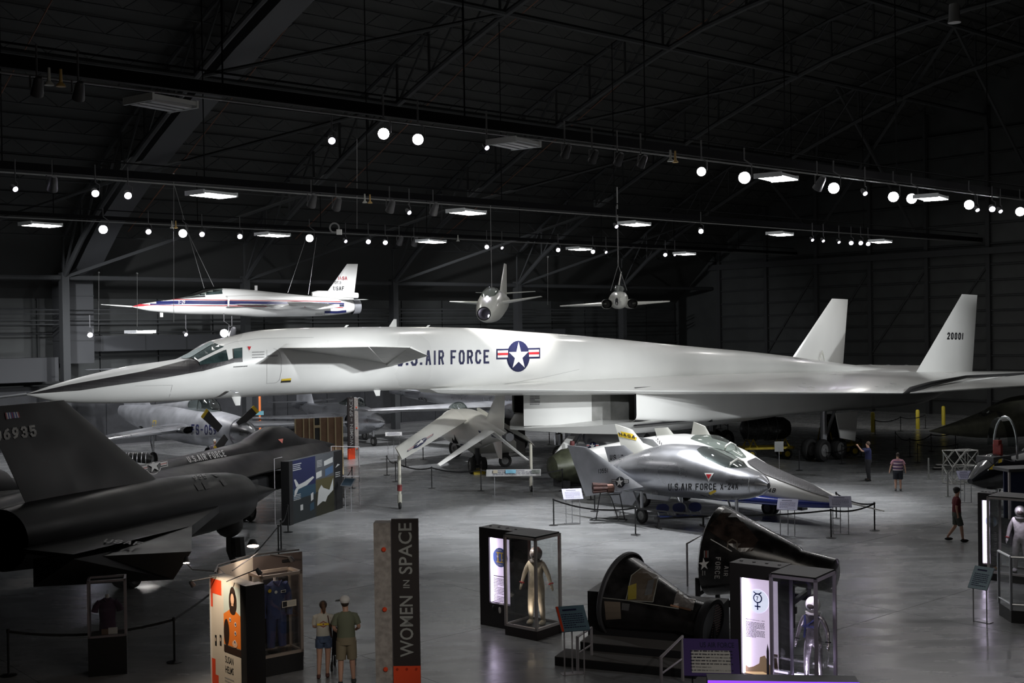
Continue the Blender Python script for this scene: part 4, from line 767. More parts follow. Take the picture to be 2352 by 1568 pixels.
# --- white lifting body with long wedge nose
C = Frame(11.9, 43.1, 131)
c1 = ftag('white_lifting_body', C, 'white wedge-nosed lifting body with blue belly and black nose top behind the silver one', 'aircraft')
fb = MB(); fus(fb, [(-.3, 0, .93, .87, .04, 2), (.5, 0, 1.12, .72, .35, 2.6), (2, 0, 1.5, .68, .75, 3), (4, 0, 2.0, .68, 1.2, 3), (5.2, 0, 2.45, .72, 1.5, 3), (6.5, 0, 2.75, .78, 1.8, 2.8), (8, 0, 2.9, .85, 2.1, 2.6), (9.5, 0, 2.7, .95, 2.4, 2.8), (11.3, 0, 2.3, 1.2, 2.5, 3.5)], .4, 36); fb.build('body', WHITE, c1)
bb2 = MB(); fus(bb2, [(-.2, 0, .9, .84, .06, 2), (.5, 0, .92, .66, .4, 4), (2, 0, .95, .6, .85, 4), (5.2, 0, 1.1, .6, 1.6, 4), (7.5, 0, 1.15, .8, 1.7, 4), (8.5, 0, 1.2, 1.0, 1.4, 4)], .6, 28); bb2.build('belly', mat('blue_belly', (.015, .03, .22), .25, coat=.5), c1)
cn = MB(); fus(cn, [(4.5, 0, 2.3, 2.0, .15, 2), (5.2, 0, 2.75, 2.1, .42, 2), (6.0, 0, 3.0, 2.2, .48, 2), (6.9, 0, 2.95, 2.3, .4, 2)], .2); cn.build('canopy', CANOPY, c1)
MB().tube([(5.15, -.42, 2.3), (5.15, -.3, 2.62), (5.15, 0, 2.74), (5.15, .3, 2.62), (5.15, .42, 2.3)], .04, 6).build('canopy_frame', CREAM, c1)
MB().tube([(-.25, 0, .9), (-1.6, 0, .75)], [.04, .02], 8).build('nose_probe', WHITE, c1)
fb_ = []
fb_.append(pfin(C, c1, 'side_fin', 2.2, [(1500, 1045), (1436, 1060), (1412, 973), (1453, 987)], .2, CREAM))
fb_.append(pfin(C, c1, 'centre_fin', 0, [(1580, 1036), (1522, 1046), (1503, 983), (1534, 981)], .2, CREAM))
fb_.append(pfin(C, c1, 'side_fin', -2.2, [(1648, 1028), (1582, 1032), (1593, 968), (1620, 979)], .2, CREAM))
for s_ in (1, -1): legw(c1, 8.6, s_*1.3, 1.2, .33, .2)
w0 = C.loc(gp(1770, 1182)); MB().tube([(w0.x, w0.y, .3), (w0.x, w0.y, .9)], .06).build('nose_gear_leg', STEEL, c1)
for d in (-.16, .16): MB().wheel((w0.x, w0.y+d, .28), (0, 1, 0), .28, .17).build('wheel', [RUBBER, HUB], c1)
MB().bx(w0.x-1.6, w0.x-.9, w0.y-.15, w0.y+.2, .35, .72).build('gear_door', DGREY, c1)
tc_ = bvh(fb, *fb_)
pdec('nose_anti_glare', poly([(1716, 1060), (1735, 1052), (1755, 1063), (1870, 1115), (1916, 1142), (1908, 1145), (1860, 1130), (1755, 1090), (1722, 1068)]), IDM, c1, C, tc_, mat('matt_black_stripe', (.02, .018, .02), .45), .03, 5)
pdec('side_lettering', fit('X-24B', 0, 0, 50, 11, 0, wf=.6, th=.17), quadmap(50, 11, (1735, 1130), (1780, 1131), (1738, 1119), (1783, 1121)), c1, C, tc_, INKB, .012, 8)
pdec('tail_band', poly([(0, 0), (50, 0), (50, 18), (0, 18)], 0)+[(q, 1, 2) for q, _, _ in fit('NASA', 4, 4, 42, 10, 0, wf=.8, th=.2)], quadmap(50, 18, (1422, 1002), (1461, 1011), (1416, 988), (1465, 999)), c1, C, tc_, [YPRINT, INKB], .012, 10)
pdec('vent_marks', sum([rect(k*5.5, -k*4.2, 2.6, 10-k*.6, 0) for k in range(8)], []), lambda u, v: (1506+u*.75, 1012-v), c1, C, tc_, INKB, .012)
# --- three hanging jets
D = Frame(-22.4, 70.8, 33)
d1 = ftag('striped_research_jet', D, 'white research jet with red and blue side stripes hanging from cables', 'aircraft')
def dz(z): return z+9.0
fb = MB(); L = 14.6
zt_ = [(303, 703), (340, 695), (400, 686), (440, 680), (510, 662), (560, 664), (600, 668), (700, 678), (760, 683), (800, 688), (808, 690)]
zb_ = [(303, 705), (340, 714), (400, 720), (440, 722), (510, 723), (560, 726), (600, 728), (700, 727), (760, 724), (800, 719), (808, 716)]
st = []
for (a, b), (c_, d_) in zip(zt_, zb_):
    q = D.y(a, b, 0); q2 = D.y(a, d_, 0); st.append((q.x, 0, q.z, q2.z, 0, 2.2))
hw = [.02, .25, .45, .55, .62, .8, .85, .8, .7, .6, .45]; st = [(s[0], 0, s[2], s[3], h_, 2.2) for s, h_ in zip(st, hw)]
fus(fb, st, .4, 32); fb.build('fuselage', mat('bright_white_paint', (.82, .82, .8), .28, coat=.5), d1)
BW = MATS['bright_white_paint']
a = D.y(303, 704, 0); b = D.y(232, 699, 0); MB().tube([a, (a+b)/2, b], [.05, .035, .01], 8).build('nose_probe', BW, d1)
cs = [D.y(px, py, 0) for px, py in ((425, 680), (450, 668), (472, 661), (500, 660), (514, 664))]
cn = MB(); fus(cn, [(q.x, 0, q.z, q.z-.5, h_, 2) for q, h_ in zip(cs, (.1, .32, .4, .4, .35))], .2); cn.build('canopy', CANOPY, d1)
fi = [D.y(px, py, 0) for px, py in ((740, 686), (812, 688), (822, 606), (797, 606))]
f2 = MB().foil([(fi[0], fi[1], .25, (0, 1, 0)), (fi[3], fi[2], .1, (0, 1, 0))]); f2.build('tail_fin', BW, d1)
f3 = MB(); fq = [D.y(px, py, 0) for px, py in ((716, 671), (730, 667), (780, 669), (821, 672), (821, 685))]; fus(f3, [(fq[0].x, 0, fq[0].z+.02, fq[0].z-.3, .1, 2), (fq[1].x, 0, fq[1].z, fq[1].z-.45, .22, 2), (fq[3].x, 0, fq[3].z, fq[4].z, .18, 2.5)], .4); f3.build('fin_root_fairing', BW, d1)
for s_ in (1, -1):
    i0 = D.y(522, 695, -.9*s_ if s_ > 0 else -.9)
    itk = MB(); fus(itk, [(i0.x, -s_*.72, dz(.62), dz(-.05), .24, 5), (i0.x+2, -s_*.62, dz(.7), dz(-.1), .26, 4), (i0.x+6.5, -s_*.35, dz(.6), dz(0), .2, 3)], .5, c0=False); itk.build('air_intake', BW, d1); ITN = itk if s_ == 1 else ITN
    MB().bx(i0.x+.3, i0.x+.4, -s_*.72-.2, -s_*.72+.2, dz(0), dz(.56)).build('intake_duct', BLK, d1)
    MB().foil([((i0.x+.3, -s_*.9, dz(.1)), (i0.x+2.6, -s_*.9, dz(.1)), .1, (0, 0, 1)), ((i0.x+2.2, -s_*2.2, dz(.05)), (i0.x+2.9, -s_*2.2, dz(.05)), .04, (0, 0, 1))]).build('canard', BW, d1)
    wr_ = D.y(590, 722, -.8).x; MB().foil([((wr_+2.2, -s_*.7, dz(.05)), (wr_+6, -s_*.7, dz(.05)), .2, (0, 0, 1)), ((wr_+.6, -s_*4.2, dz(.15)), (wr_+2.0, -s_*4.2, dz(.15)), .07, (0, 0, 1))]).build('forward_swept_wing', BW, d1)
    for kx in (1.2, 3.6): 
        fm = MB(); fus(fm, [(wr_+kx-.9, -s_*1.6, dz(0), dz(-.02), .02, 2), (wr_+kx, -s_*1.6, dz(.1), dz(-.25), .14, 2), (wr_+kx+1.6, -s_*1.6, dz(.1), dz(-.1), .04, 2)], .3, 12); fm.build('flap_fairing', BW, d1)
ex = D.y(808, 704, 0); MB().disc_stack([(.5, 0), (.46, .5), (.4, .5), (.38, .1)], Matrix.Translation((ex.x, 0, ex.z)) @ Matrix.Rotation(PI/2, 4, 'Y'), 20, 0, False, True).build('exhaust_nozzle', SILVERD, d1)
MB().foil([((ex.x-1.4, -.3, dz(.4)), (ex.x+.4, -.3, dz(.4)), .08, (0, 0, 1)), ((ex.x-.2, -1.3, dz(.4)), (ex.x+.6, -1.3, dz(.4)), .03, (0, 0, 1))]).build('strake_flap', BW, d1)
for px, py in ((371, 722), (588, 661)): 
    q = D.y(px, py, 0); MB().bx(q.x-.09, q.x+.09, -.02, .02, q.z-.15, q.z+.15).build('blade_aerial', BW, d1)
td = bvh(fb, f2, f3, ITN)
for nm, pts, m_, w_ in (('blue_stripe', [(345, 697), (430, 694.5), (520, 694.5), (700, 698), (790, 700)], mat('dark_blue_stripe', (.015, .02, .1), .35), 8), ('red_stripe', [(395, 688), (430, 688.5), (520, 689), (700, 691.5), (783, 693.5)], mat('red_stripe', (.4, .03, .04), .35), 1.5), ('red_stripe', [(330, 701), (430, 701.5), (520, 701.5), (700, 704.5), (788, 706)], mat('red_stripe', (.4, .03, .04), .35), 1.5), ('blue_stripe', [(745, 716), (775, 716), (795, 714)], mat('dark_blue_stripe', (.015, .02, .1), .35), 5)):
    pdec(nm, pl(pts, w_), IDM, d1, D, td, m_, .03 if w_ > 3 else .035, 7)
pdec('nose_cone_red', poly([(303, 704), (322, 699), (340, 699.5), (345, 701), (322, 703.5)]), IDM, d1, D, td, MATS['red_stripe'], .03, 5)
pdec('nose_top_black', poly([(325, 698.5), (372, 690), (430, 684), (470, 679), (472, 682), (400, 688), (360, 693)]), IDM, d1, D, td, MATS['matt_black_stripe'], .035, 4)
pdec('cockpit_side_glass', poly([(424, 681.5), (452, 668), (472, 662), (509, 661), (511, 675), (470, 678), (440, 681)]), IDM, d1, D, td, WGL, .03, 5)
pdec('canopy_bow', pl([(466, 663), (471, 670), (472, 678)], 2), IDM, d1, D, td, BW, .045, 4)
pdec('tail_number', fit('X-29', 0, 0, 30, 8, 0, wf=.7), quadmap(30, 8, (409, 698), (424, 698), (410, 691.5), (425, 691.5)), d1, D, td, WPRINT, .05)
for q_ in (fit('NASA', 8, 24, 24, 8, 0, wf=.8, th=.18), fit('003', 4, 15, 14, 6, 1, wf=.8), fit('USAF', 0, 0, 25, 9.5, 1, wf=.7, th=.2)): pdec('fin_lettering', q_, quadmap(36, 36, (765, 667), (801, 667), (765, 631), (801, 631)), d1, D, td, [MATS['red_stripe'], INKB], .03)
for q_ in (fit('DARPA', -26, 0, 21, 7, 0, wf=.8), fit('NASA', 0, 0, 20, 7, 0, wf=.8), fit('USAF', 24, 0, 18, 7, 0, wf=.8)): pdec('side_lettering', q_, quadmap(42, 7, (711, 703), (754, 703), (712, 697), (754, 697)), d1, D, td, WPRINT, .05)
pdec('side_number', fit('20003', 0, 0, 22, 5, 0, wf=.8), quadmap(22, 5, (724, 722), (746, 722), (724, 718), (746, 718)), d1, D, td, GPRINT, .03)
for k, (px, py, px2, py2) in enumerate([(469, 662, 393, 400), (491, 658, 425, 520), (661, 672, 702, 550), (708, 676, 727, 545)]):
    a = D.y(px, py, 0); b = D.y(px2, py2, 0); MB().tube([a, b], .02, 5).build('hanging_cable', mat('wire', (.3, .3, .3), .4, 1.), d1)
# hanging jet with nose intake
P0 = at(1130, 695, 71); E_ = Frame(P0.x, P0.y, 82); z0 = P0.z
e1_ = ftag('nose_intake_jet', E_, 'small white jet with round nose intake hanging head-on', 'aircraft')
fb = MB(); fus(fb, [(-3.0, 0, z0-.32, z0-1.05, .4, 2), (-2.6, 0, z0-.05, z0-1.15, .52, 2), (-1.5, 0, z0+.5, z0-1.2, .68, 2.2), (0, 0, z0+.85, z0-1.15, .72, 2.2), (2, 0, z0+.8, z0-.8, .68, 2), (4.5, 0, z0+.6, z0-.2, .4, 2), (6.5, 0, z0+.5, z0+.1, .15, 2)], .3, 28, c0=False); fb.build('fuselage', CREAM, e1_)
MB().disc_stack([(.4, 0), (.33, .0), (.3, .3), (.3, 1.2)], Matrix.Translation((-3.0, 0, z0-.68)) @ Matrix.Rotation(PI/2, 4, 'Y'), 22, 0, False, True).build('nose_intake', BLK, e1_)
cn = MB(); fus(cn, [(-2.0, 0, z0+.3, z0, .2, 2), (-1.4, 0, z0+.75, z0+.1, .42, 2), (-.6, 0, z0+.95, z0+.2, .46, 2), (.4, 0, z0+.95, z0+.3, .4, 2), (1.5, 0, z0+.85, z0+.4, .2, 2)], .25); cn.build('canopy', CANOPY, e1_)
for s_, px, py in ((1, 1037, 693), (-1, 1244, 681)):
    tp_ = E_.x(px, py, 2.4); MB().foil([((-.6, s_*.6, z0), (1.8, s_*.6, z0), .22, (0, 0, 1)), ((tp_.x-.6, tp_.y, tp_.z), (tp_.x+.4, tp_.y, tp_.z), .07, (0, 0, 1))]).build('wing', CREAM, e1_)
    MB().foil([((4.6, s_*.2, z0+.7), (5.8, s_*.2, z0+.7), .1, (0, 0, 1)), ((5.4, s_*1.9, z0+.8), (6.0, s_*1.9, z0+.8), .04, (0, 0, 1))]).build('tailplane', CREAM, e1_)
MB().foil([((3.0, 0, z0+.6), (6.2, 0, z0+.5), .16, (0, 1, 0)), ((5.2, 0, z0+2.6), (6.3, 0, z0+2.6), .07, (0, 1, 0))]).build('tail_fin', CREAM, e1_)
MB().tube([(0, 0, z0+.9), (0, 0, z0+6)], .02, 5).build('hanging_cable', MATS['wire'], e1_)
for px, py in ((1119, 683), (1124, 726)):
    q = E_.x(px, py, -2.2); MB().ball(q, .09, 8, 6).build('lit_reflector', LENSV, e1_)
# hanging tailless jet with side intakes
P0 = at(1421, 690, 74); G_ = Frame(P0.x, P0.y, 88); z0 = P0.z
g1 = ftag('side_intake_jet', G_, 'small pale jet with two side intakes and bubble canopy hanging at right', 'aircraft')
fb = MB(); fus(fb, [(-2.6, 0, z0+.12, z0-.1, .06, 2), (-2.2, 0, z0+.35, z0-.35, .32, 2), (-1.2, 0, z0+.55, z0-.5, .5, 2), (0, 0, z0+.6, z0-.52, .58, 2.2), (2, 0, z0+.5, z0-.4, .55, 2), (3.6, 0, z0+.3, z0-.1, .2, 2)], .3, 28); fb.build('fuselage', CREAM, g1)
cn = MB(); fus(cn, [(-1.6, 0, z0+.5, z0+.3, .1, 2), (-1.1, 0, z0+.85, z0+.35, .32, 2), (-.5, 0, z0+.95, z0+.4, .35, 2), (.6, 0, z0+.6, z0+.4, .2, 2)], .2); cn.build('canopy', CANOPY, g1)
for s_, px, py in ((1, 1286, 703), (-1, 1537, 692)):
    tp_ = G_.x(px, py, 1.6); MB().foil([((-1.0, s_*.8, z0-.2), (1.6, s_*.8, z0-.2), .26, (0, 0, 1)), ((tp_.x-.5, tp_.y, tp_.z), (tp_.x+.5, tp_.y, tp_.z), .08, (0, 0, 1))]).build('wing', CREAM, g1)
    m = MB(); fus(m, [(-1.3, s_*.78, z0+.05, z0-.5, .3, 2.5), (0, s_*.75, z0+.08, z0-.5, .34, 2.5), (2.6, s_*.6, z0-.05, z0-.4, .2, 2)], .3, c0=False); m.build('engine_intake', CREAM, g1)
    MB().disc_stack([(.25, 0), (.22, .5)], Matrix.Translation((-1.2, s_*.78, z0-.22)) @ Matrix.Rotation(PI/2, 4, 'Y'), 14, 0, False, True).build('intake_mouth', BLK, g1)
MB().foil([((1.0, -.0, z0+.4), (3.4, 0, z0+.3), .14, (0, 1, 0)), ((2.6, -.35, z0+1.9), (3.5, -.35, z0+1.9), .06, (0, 1, 0))]).build('tail_fin', CREAM, g1)
MB().tube([(0, 0, z0+2.2), (0, 0, z0+7)], .04, 6).tube([(0, 0, z0+2.2), (-.3, .5, z0+.6)], .02, 5).tube([(0, 0, z0+2.2), (-.3, -.5, z0+.6)], .02, 5).build('hanging_cable', MATS['wire'], g1)
pdec('nose_mark', circ(0, 0, 1.0, 1.1)+[(q, 1, 2) for q, _, _ in rect(-1.6, -.2, 3.2, .4)+rect(-.15, -1, .3, 2)], st_map(1417, 692, 3.3, 8), g1, G_, bvh(fb), [INKB, WPRINT], .02)
# --- grey rounded fin behind the black jet, jet parts at far right
H_ = Frame(gp(185, 1062).x*.0-17.5, 49.5, 150)
h1 = ftag('grey_small_jet', H_, 'small grey jet with rounded fin marked by two black bars, behind the black tail', 'aircraft')
fb = MB(); fus(fb, [(-6, 0, 1.6, 1.5, .1, 2), (-4, 0, 2.1, 1.1, .5, 2), (0, 0, 2.25, 1.1, .5, 2), (2.5, 0, 2.0, 1.4, .2, 2)], .4); fb.build('fuselage', mat('light_grey_paint', (.3, .31, .33), .4), h1)
pf = [H_.y(px, py, 0) for px, py in ((141, 990), (160, 990), (178, 998), (190, 1015), (205, 1045), (232, 1062), (270, 1070), (230, 1090), (160, 1090), (141, 1060))]
f2 = MB().prism([q+Vector((0, -.06, 0)) for q in pf], (0, .12, 0)); f2.build('tail_fin', MATS['light_grey_paint'], h1)
for q_ in (poly([(181, 1018), (186, 1017), (199, 1044), (195, 1046)]), poly([(189, 1016), (194, 1016), (207, 1041), (203, 1043)])): pdec('black_bar', q_, IDM, h1, H_, bvh(f2), BLK, .02)
for s_ in (1, -1): legw(h1, -1, s_*.8, 1.2, .3, .16)
legw(h1, -4, 0, 1.2, .26, .14)
# olive jet nose at right
O_ = Frame(17.8, 54.2, 28); n1 = gp(2135, 990, 1.9); O_ = Frame(n1.x, n1.y, 26)
o1 = ftag('olive_camouflage_jet', O_, 'dull olive jet nose with dark cockpit windows at the right edge', 'aircraft')
OL = mat('olive_drab', (.07, .07, .05), .55, noise=.2); 
fb = MB(); fus(fb, [(0, 0, 1.93, 1.88, .03, 2), (2.0, 0, 2.3, 1.55, .45, 2.4), (4, 0, 2.75, 1.35, .8, 2.4), (6, 0, 3.4, 1.3, .95, 2.2), (8, 0, 3.5, 1.3, 1.0, 2.2), (13, 0, 3.3, 1.3, 1.0, 2.2), (18, 0, 3.0, 1.5, .7, 2)], .5); fb.build('fuselage', OL, o1)
for pts in ([(2232, 953), (2262, 941), (2285, 945), (2262, 957)], [(2288, 944), (2302, 948), (2306, 966), (2296, 958)]):
    pdec('cockpit_window', poly(pts), IDM, o1, O_, bvh(fb), GLOSSBLK, .02, 8)
for s_ in (1, -1): MB().foil([((8, s_*.8, 2.2), (13, s_*.8, 2.2), .4, (0, 0, 1)), ((11, s_*5, 2.2), (13, s_*5, 2.2), .1, (0, 0, 1))]).build('wing', OL, o1); legw(o1, 10, s_*1.6, 2, .4, .2)
legw(o1, 4.5, 0, 1.6, .35, .2)
# black open cockpit racer at right
rp_ = gp(2228, 1120, .9); R_ = Frame(rp_.x, rp_.y, 32)
r1 = ftag('open_cockpit_capsule_jet', R_, 'glossy black aircraft nose with raised canopy and red ejection seat at right', 'aircraft')
GB = mat('gloss_black_paint', (.015, .016, .02), .12, coat=1.)
fb = MB(); fus(fb, [(0, 0, 1.25, 1.05, .12, 2), (.6, 0, 1.75, .8, .45, 2), (1.4, 0, 2.15, .7, .62, 2), (2.0, 0, 2.0, .7, .7, 2.3), (3.6, 0, 2.1, .75, .75, 2.3), (4.6, 0, 2.5, .8, .78, 2.3), (8, 0, 2.6, .9, .8, 2.3)], .3, 28); fb.build('fuselage', GB, r1)
sx = R_.y(2280, 1030, 0).x
MB().bx(sx-.1, sx+.3, -.2, .2, 1.85, 2.1).bx(sx+.25, sx+.38, -.18, .18, 2.0, 2.5).bx(sx+.2, sx+.4, -.12, .12, 2.45, 2.65).build('ejection_seat', mat('red_seat', (.25, .02, .015), .5), r1)
MB().bx(sx-.5, sx+.6, -.4, .4, 1.8, 2.05).build('cockpit_tub', DGREY, r1)
ca = [(sx+.8, .52*math.cos(a*PI/12), 2.4+1.15*math.sin(a*PI/12)) for a in range(13)]
MB().tube([(sx+.8, .52, 1.9)]+ca+[(sx+.8, -.52, 1.9)], .05, 6).build('raised_canopy_frame', STEEL, r1)
MB().loft([[p for p in ca], [(p[0]-.5, p[1]*.9, p[2]*.97+.1) for p in ca]], False, False, close=False).build('raised_canopy', CANOPY, r1)
for q_ in (poly([(2270, 1078), (2283, 1066), (2284, 1078)]), poly([(2293, 1056), (2301, 1053), (2301, 1061), (2293, 1064)])): pdec('yellow_mark', q_, IDM, r1, R_, bvh(fb), YPRINT, .012)
legw(r1, 1.6, 0, 1, .25, .14); legw(r1, 6, .6, 1, .3, .16); legw(r1, 6, -.6, 1, .3, .16)
# ------------------------------------------------------------------ people and suits
SKQ = []
def skinmesh(name, V_, E_, m, parent, sub=1):
    ks = list(V_); me = bpy.data.meshes.new(name); me.from_pydata([V_[k][0] for k in ks], [(ks.index(a), ks.index(b)) for a, b in E_], [])
    o = bpy.data.objects.new(name, me); sc.collection.objects.link(o); o.parent = parent; me.materials.append(m)
    o.modifiers.new('skin', 'SKIN'); sl_ = me.skin_vertices[0].data
    for i, k in enumerate(ks): sl_[i].radius = (V_[k][1], V_[k][1]); sl_[i].use_root = (i == 0)
    o.modifiers['skin'].use_smooth_shade = True; s = o.modifiers.new('sub', 'SUBSURF'); s.levels = sub; s.render_levels = sub; SKQ.append(o); return o
def ell(mb, rs, n=18, mi=0): return mb.loft([[(cx+rx*math.cos(2*PI*k/n), cy+ry*math.sin(2*PI*k/n), z) for k in range(n)] for cx, cy, z, rx, ry in rs], mi=mi)
def lerp(a, b, t): return tuple(a[i]+(b[i]-a[i])*t for i in range(3))
ARM_DOWN = {1: ((.23, -.02, 1.14), (.25, .06, .90)), -1: ((-.23, -.02, 1.14), (-.25, .06, .90))}
LEG_STAND = {1: ((.10, .02, .50), (.11, -.02, .09)), -1: ((-.10, .02, .50), (-.11, -.02, .09))}
def bodygraph(arms, legs, k=1., head=(0, .02)):
    V_ = {'pelvis': ((0, 0, .96), .12*k), 'waist': ((0, 0, 1.1), .105*k), 'chest': ((0, 0, 1.3), .13*k), 'neck': ((0, 0, 1.47), .052*k), 'jaw': ((head[0], head[1]+.01, 1.555), .068), 'head': ((head[0], head[1]-.005, 1.63), .085), 'crown': ((head[0], head[1]-.01, 1.69), .062), 'nose': ((head[0]*1.3, head[1]+.09, 1.61), .014)}
    E_ = [('pelvis', 'waist'), ('waist', 'chest'), ('chest', 'neck'), ('neck', 'jaw'), ('jaw', 'head'), ('head', 'crown'), ('head', 'nose')]
    for s in (1, -1):
        el, wr = arms[s]; kn, an = legs[s]; n = str(s); wr = Vector(wr); d = (wr-Vector(el)).normalized()
        V_['sh'+n] = ((s*.175, 0, 1.4), .058*k); V_['el'+n] = (el, .042*k); V_['wr'+n] = (tuple(wr), .027*k); V_['pa'+n] = (tuple(wr+d*.07), .033*k)
        E_ += [('chest', 'sh'+n), ('sh'+n, 'el'+n), ('el'+n, 'wr'+n), ('wr'+n, 'pa'+n)]
        for i in range(4):
            side = Vector((0, (i-1.5)*.02, 0)); a = wr+d*.1+side; V_[f'f{n}{i}'] = (tuple(a), .0095*k); V_[f'g{n}{i}'] = (tuple(a+d*(.045-.008*abs(i-1.4))+Vector((-s*.012, 0, 0))), .008*k); E_ += [('pa'+n, f'f{n}{i}'), (f'f{n}{i}', f'g{n}{i}')]
        V_['th'+n] = (tuple(wr+d*.055+Vector((-s*.02, .045, 0))), .01*k); E_.append(('pa'+n, 'th'+n))
        V_['hp'+n] = ((s*.095, 0, .9), .098*k); V_['kn'+n] = (kn, .062*k); V_['cf'+n] = (lerp(kn, an, .35), .06*k); V_['an'+n] = (an, .038*k); V_['to'+n] = ((an[0]+s*.01, an[1]+.15, .035), .033*k)
        E_ += [('pelvis', 'hp'+n), ('hp'+n, 'kn'+n), ('kn'+n, 'cf'+n), ('cf'+n, 'an'+n), ('an'+n, 'to'+n)]
    return V_, E_
HAIR = mat('dark_hair', (.03, .018, .012), .6)
def person(label, P, face, hgt, shirt, pants, plen, shoe, arms=ARM_DOWN, legs=LEG_STAND, hair=HAIR, cap=None, wide=1., head=(0, .02), sleeve=.55, skin=SKIN):
    t = thing('person', label, 'person', (P.x, P.y, 0), math.radians(face)-PI/2, 'visitors'); t.scale = (hgt/1.75,)*3
    V_, E_ = bodygraph(arms, legs, 1.0, head); skinmesh('body', V_, E_, skin, t)
    m = MB(); ell(m, [(0, 0, .90, .165*wide, .125*wide), (0, 0, 1.02, .16*wide, .125*wide), (0, 0, 1.18, .155*wide, .118*wide), (0, 0, 1.33, .185*wide, .12*wide), (0, 0, 1.42, .17, .1), (0, 0, 1.47, .08, .065)])
    for s in (1, -1): sh = (s*.15, 0, 1.4); m.tube([(s*.12, 0, 1.395), (s*.18, 0, 1.375), lerp((s*.175, 0, 1.4), arms[s][0], .3), lerp((s*.175, 0, 1.4), arms[s][0], sleeve+.2)], [.06, .066, .062*wide, .06*wide], 12)
    m.build('shirt', shirt, t)
    m = MB(); ell(m, [(0, 0, 1.0, .155*wide, .122*wide), (0, 0, .92, .17*wide, .13*wide), (0, 0, .82, .165*wide, .125*wide)])
    for s in (1, -1):
        kn, an = legs[s]; hp = (s*.09, 0, .88)
        pts = [hp, lerp(hp, kn, .5), lerp(hp, kn, min(1, plen))]; rr = [.1*wide, .095*wide, .088*wide]
        if plen > 1: pts += [lerp(kn, an, .5), lerp(kn, an, .96)]; rr += [.075, .068]
        m.tube(pts, rr, 12)
    m.build('trousers' if plen > 1 else 'shorts', pants, t)
    for s in (1, -1):
        an = legs[s][1]; MB().ball((an[0]+s*.005, an[1]+.05, .045+max(0, an[2]-.09)*.6), (.048, .135, .05), 12, 8).tube([(an[0], an[1], .05), (an[0], an[1], .1)], .045, 10).build('shoe', shoe, t)
    hx, hy = head
    if hair:
        m = MB(); m.ball((hx, hy-.025, 1.655 if not cap else 1.63), (.088, .095, .1) if not cap else (.08, .085, .075), 16, 10)
        if wide < 0: pass
        m.build('hair', hair, t)
    if cap:
        m = MB(); m.ball((hx, hy-.012, 1.69), (.104, .115, .09), 16, 10); m.prism([(hx-.07, hy+.08, 1.67), (hx+.07, hy+.08, 1.67), (hx+.05, hy+.18, 1.655), (hx-.05, hy+.18, 1.655)], (0, 0, .012)); m.build('cap', cap, t)
    return t
def cm_(n, c, r=.8, **k): return mat(n, c, r, **k)
wp = gp(745, 1556); mp_ = gp(797, 1572)
t = person('woman from behind in white printed shirt and denim shorts beside man in green', wp, 98, 1.64, cm_('white_tee', (.5, .48, .42)), cm_('denim', (.06, .09, .16), noise=.3, nscale=20), .45, cm_('sandal', (.12, .05, .04)), arms={1: ((.2, .03, 1.16), (.12, .24, 1.1)), -1: ((-.22, .05, 1.15), (-.1, .24, 1.12))}, legs={1: ((.09, .03, .5), (.07, .0, .09)), -1: ((-.1, -.01, .5), (-.12, -.06, .09))})
MB().ball((0, -.04, 1.68), (.05, .06, .06)).tube([(0, -.07, 1.66), (.02, -.12, 1.55), (.02, -.1, 1.48)], [.05, .035, .015]).build('hair_knot', cm_('brown_hair', (.1, .05, .025)), t)
decal('shirt_print', poly([(-.13, 0), (0, -.075), (.13, 0), (0, .075)], 0)+[(q, 1, 2) for q, _, _ in poly([(-.1, 0), (0, -.05), (.1, 0), (0, .05)])]+rect(-.14, -.022, .28, .044, 2, 3)+star(0, 0, .03, 0, 4), (0, -.115, 1.24), (1, 0, 0), (0, 0, 1), [cm_('print_maroon', (.25, .05, .05)), cm_('print_pale', (.45, .4, .3)), YPRINT], t, None, lift=.004)
MB().tube([(.1, -.1, 1.43), (.14, -.135, 1.2), (.17, -.12, .95)], .012, 6).build('bag_strap', cm_('brown_strap', (.1, .04, .03)), t)
t = person('man in olive tee, khaki shorts and white mesh cap, seen from behind', mp_, 95, 1.82, cm_('olive_tee', (.15, .165, .11)), cm_('khaki', (.24, .2, .13)), .95, cm_('dark_shoe', (.04, .04, .04)), arms={1: ((.26, -.02, 1.15), (.2, .2, 1.06)), -1: ((-.25, .0, 1.14), (-.16, .18, 1.0))}, legs={1: ((.11, .04, .5), (.13, .06, .09)), -1: ((-.11, -.02, .5), (-.12, -.1, .09))}, cap=cm_('white_cap', (.7, .68, .66)), wide=1.12, head=(-.015, .03))
MB().prism([(-.1, .0, 1.675), (-.09, .1, 1.675), (-.2, .13, 1.66), (-.21, .04, 1.66)], (0, 0, .014)).build('cap_bill', cm_('dark_cap_front', (.02, .02, .02)), t)
sp = gp(783, 1548); t = thing('stroller', 'folded black pushchair in front of the two visitors seen from behind', 'pushchair', (sp.x, sp.y+.35, 0))
MB().bx(-.2, .2, -.12, .15, .35, .95).build('seat_fabric', BLK, t)
for s in (-1, 1): MB().tube([(s*.22, -.2, 1.0), (s*.22, 0, .5), (s*.22, .3, .12)], .015, 6).build('frame_tube', DGREY, t); MB().wheel((s*.22, .3, .11), (1, 0, 0), .11, .04).build('wheel', [RUBBER, HUB], t); MB().wheel((s*.22, -.15, .11), (1, 0, 0), .11, .04).tube([(s*.22, 0, .5), (s*.22, -.15, .11)], .015, 6).build('wheel', [RUBBER, HUB], t)
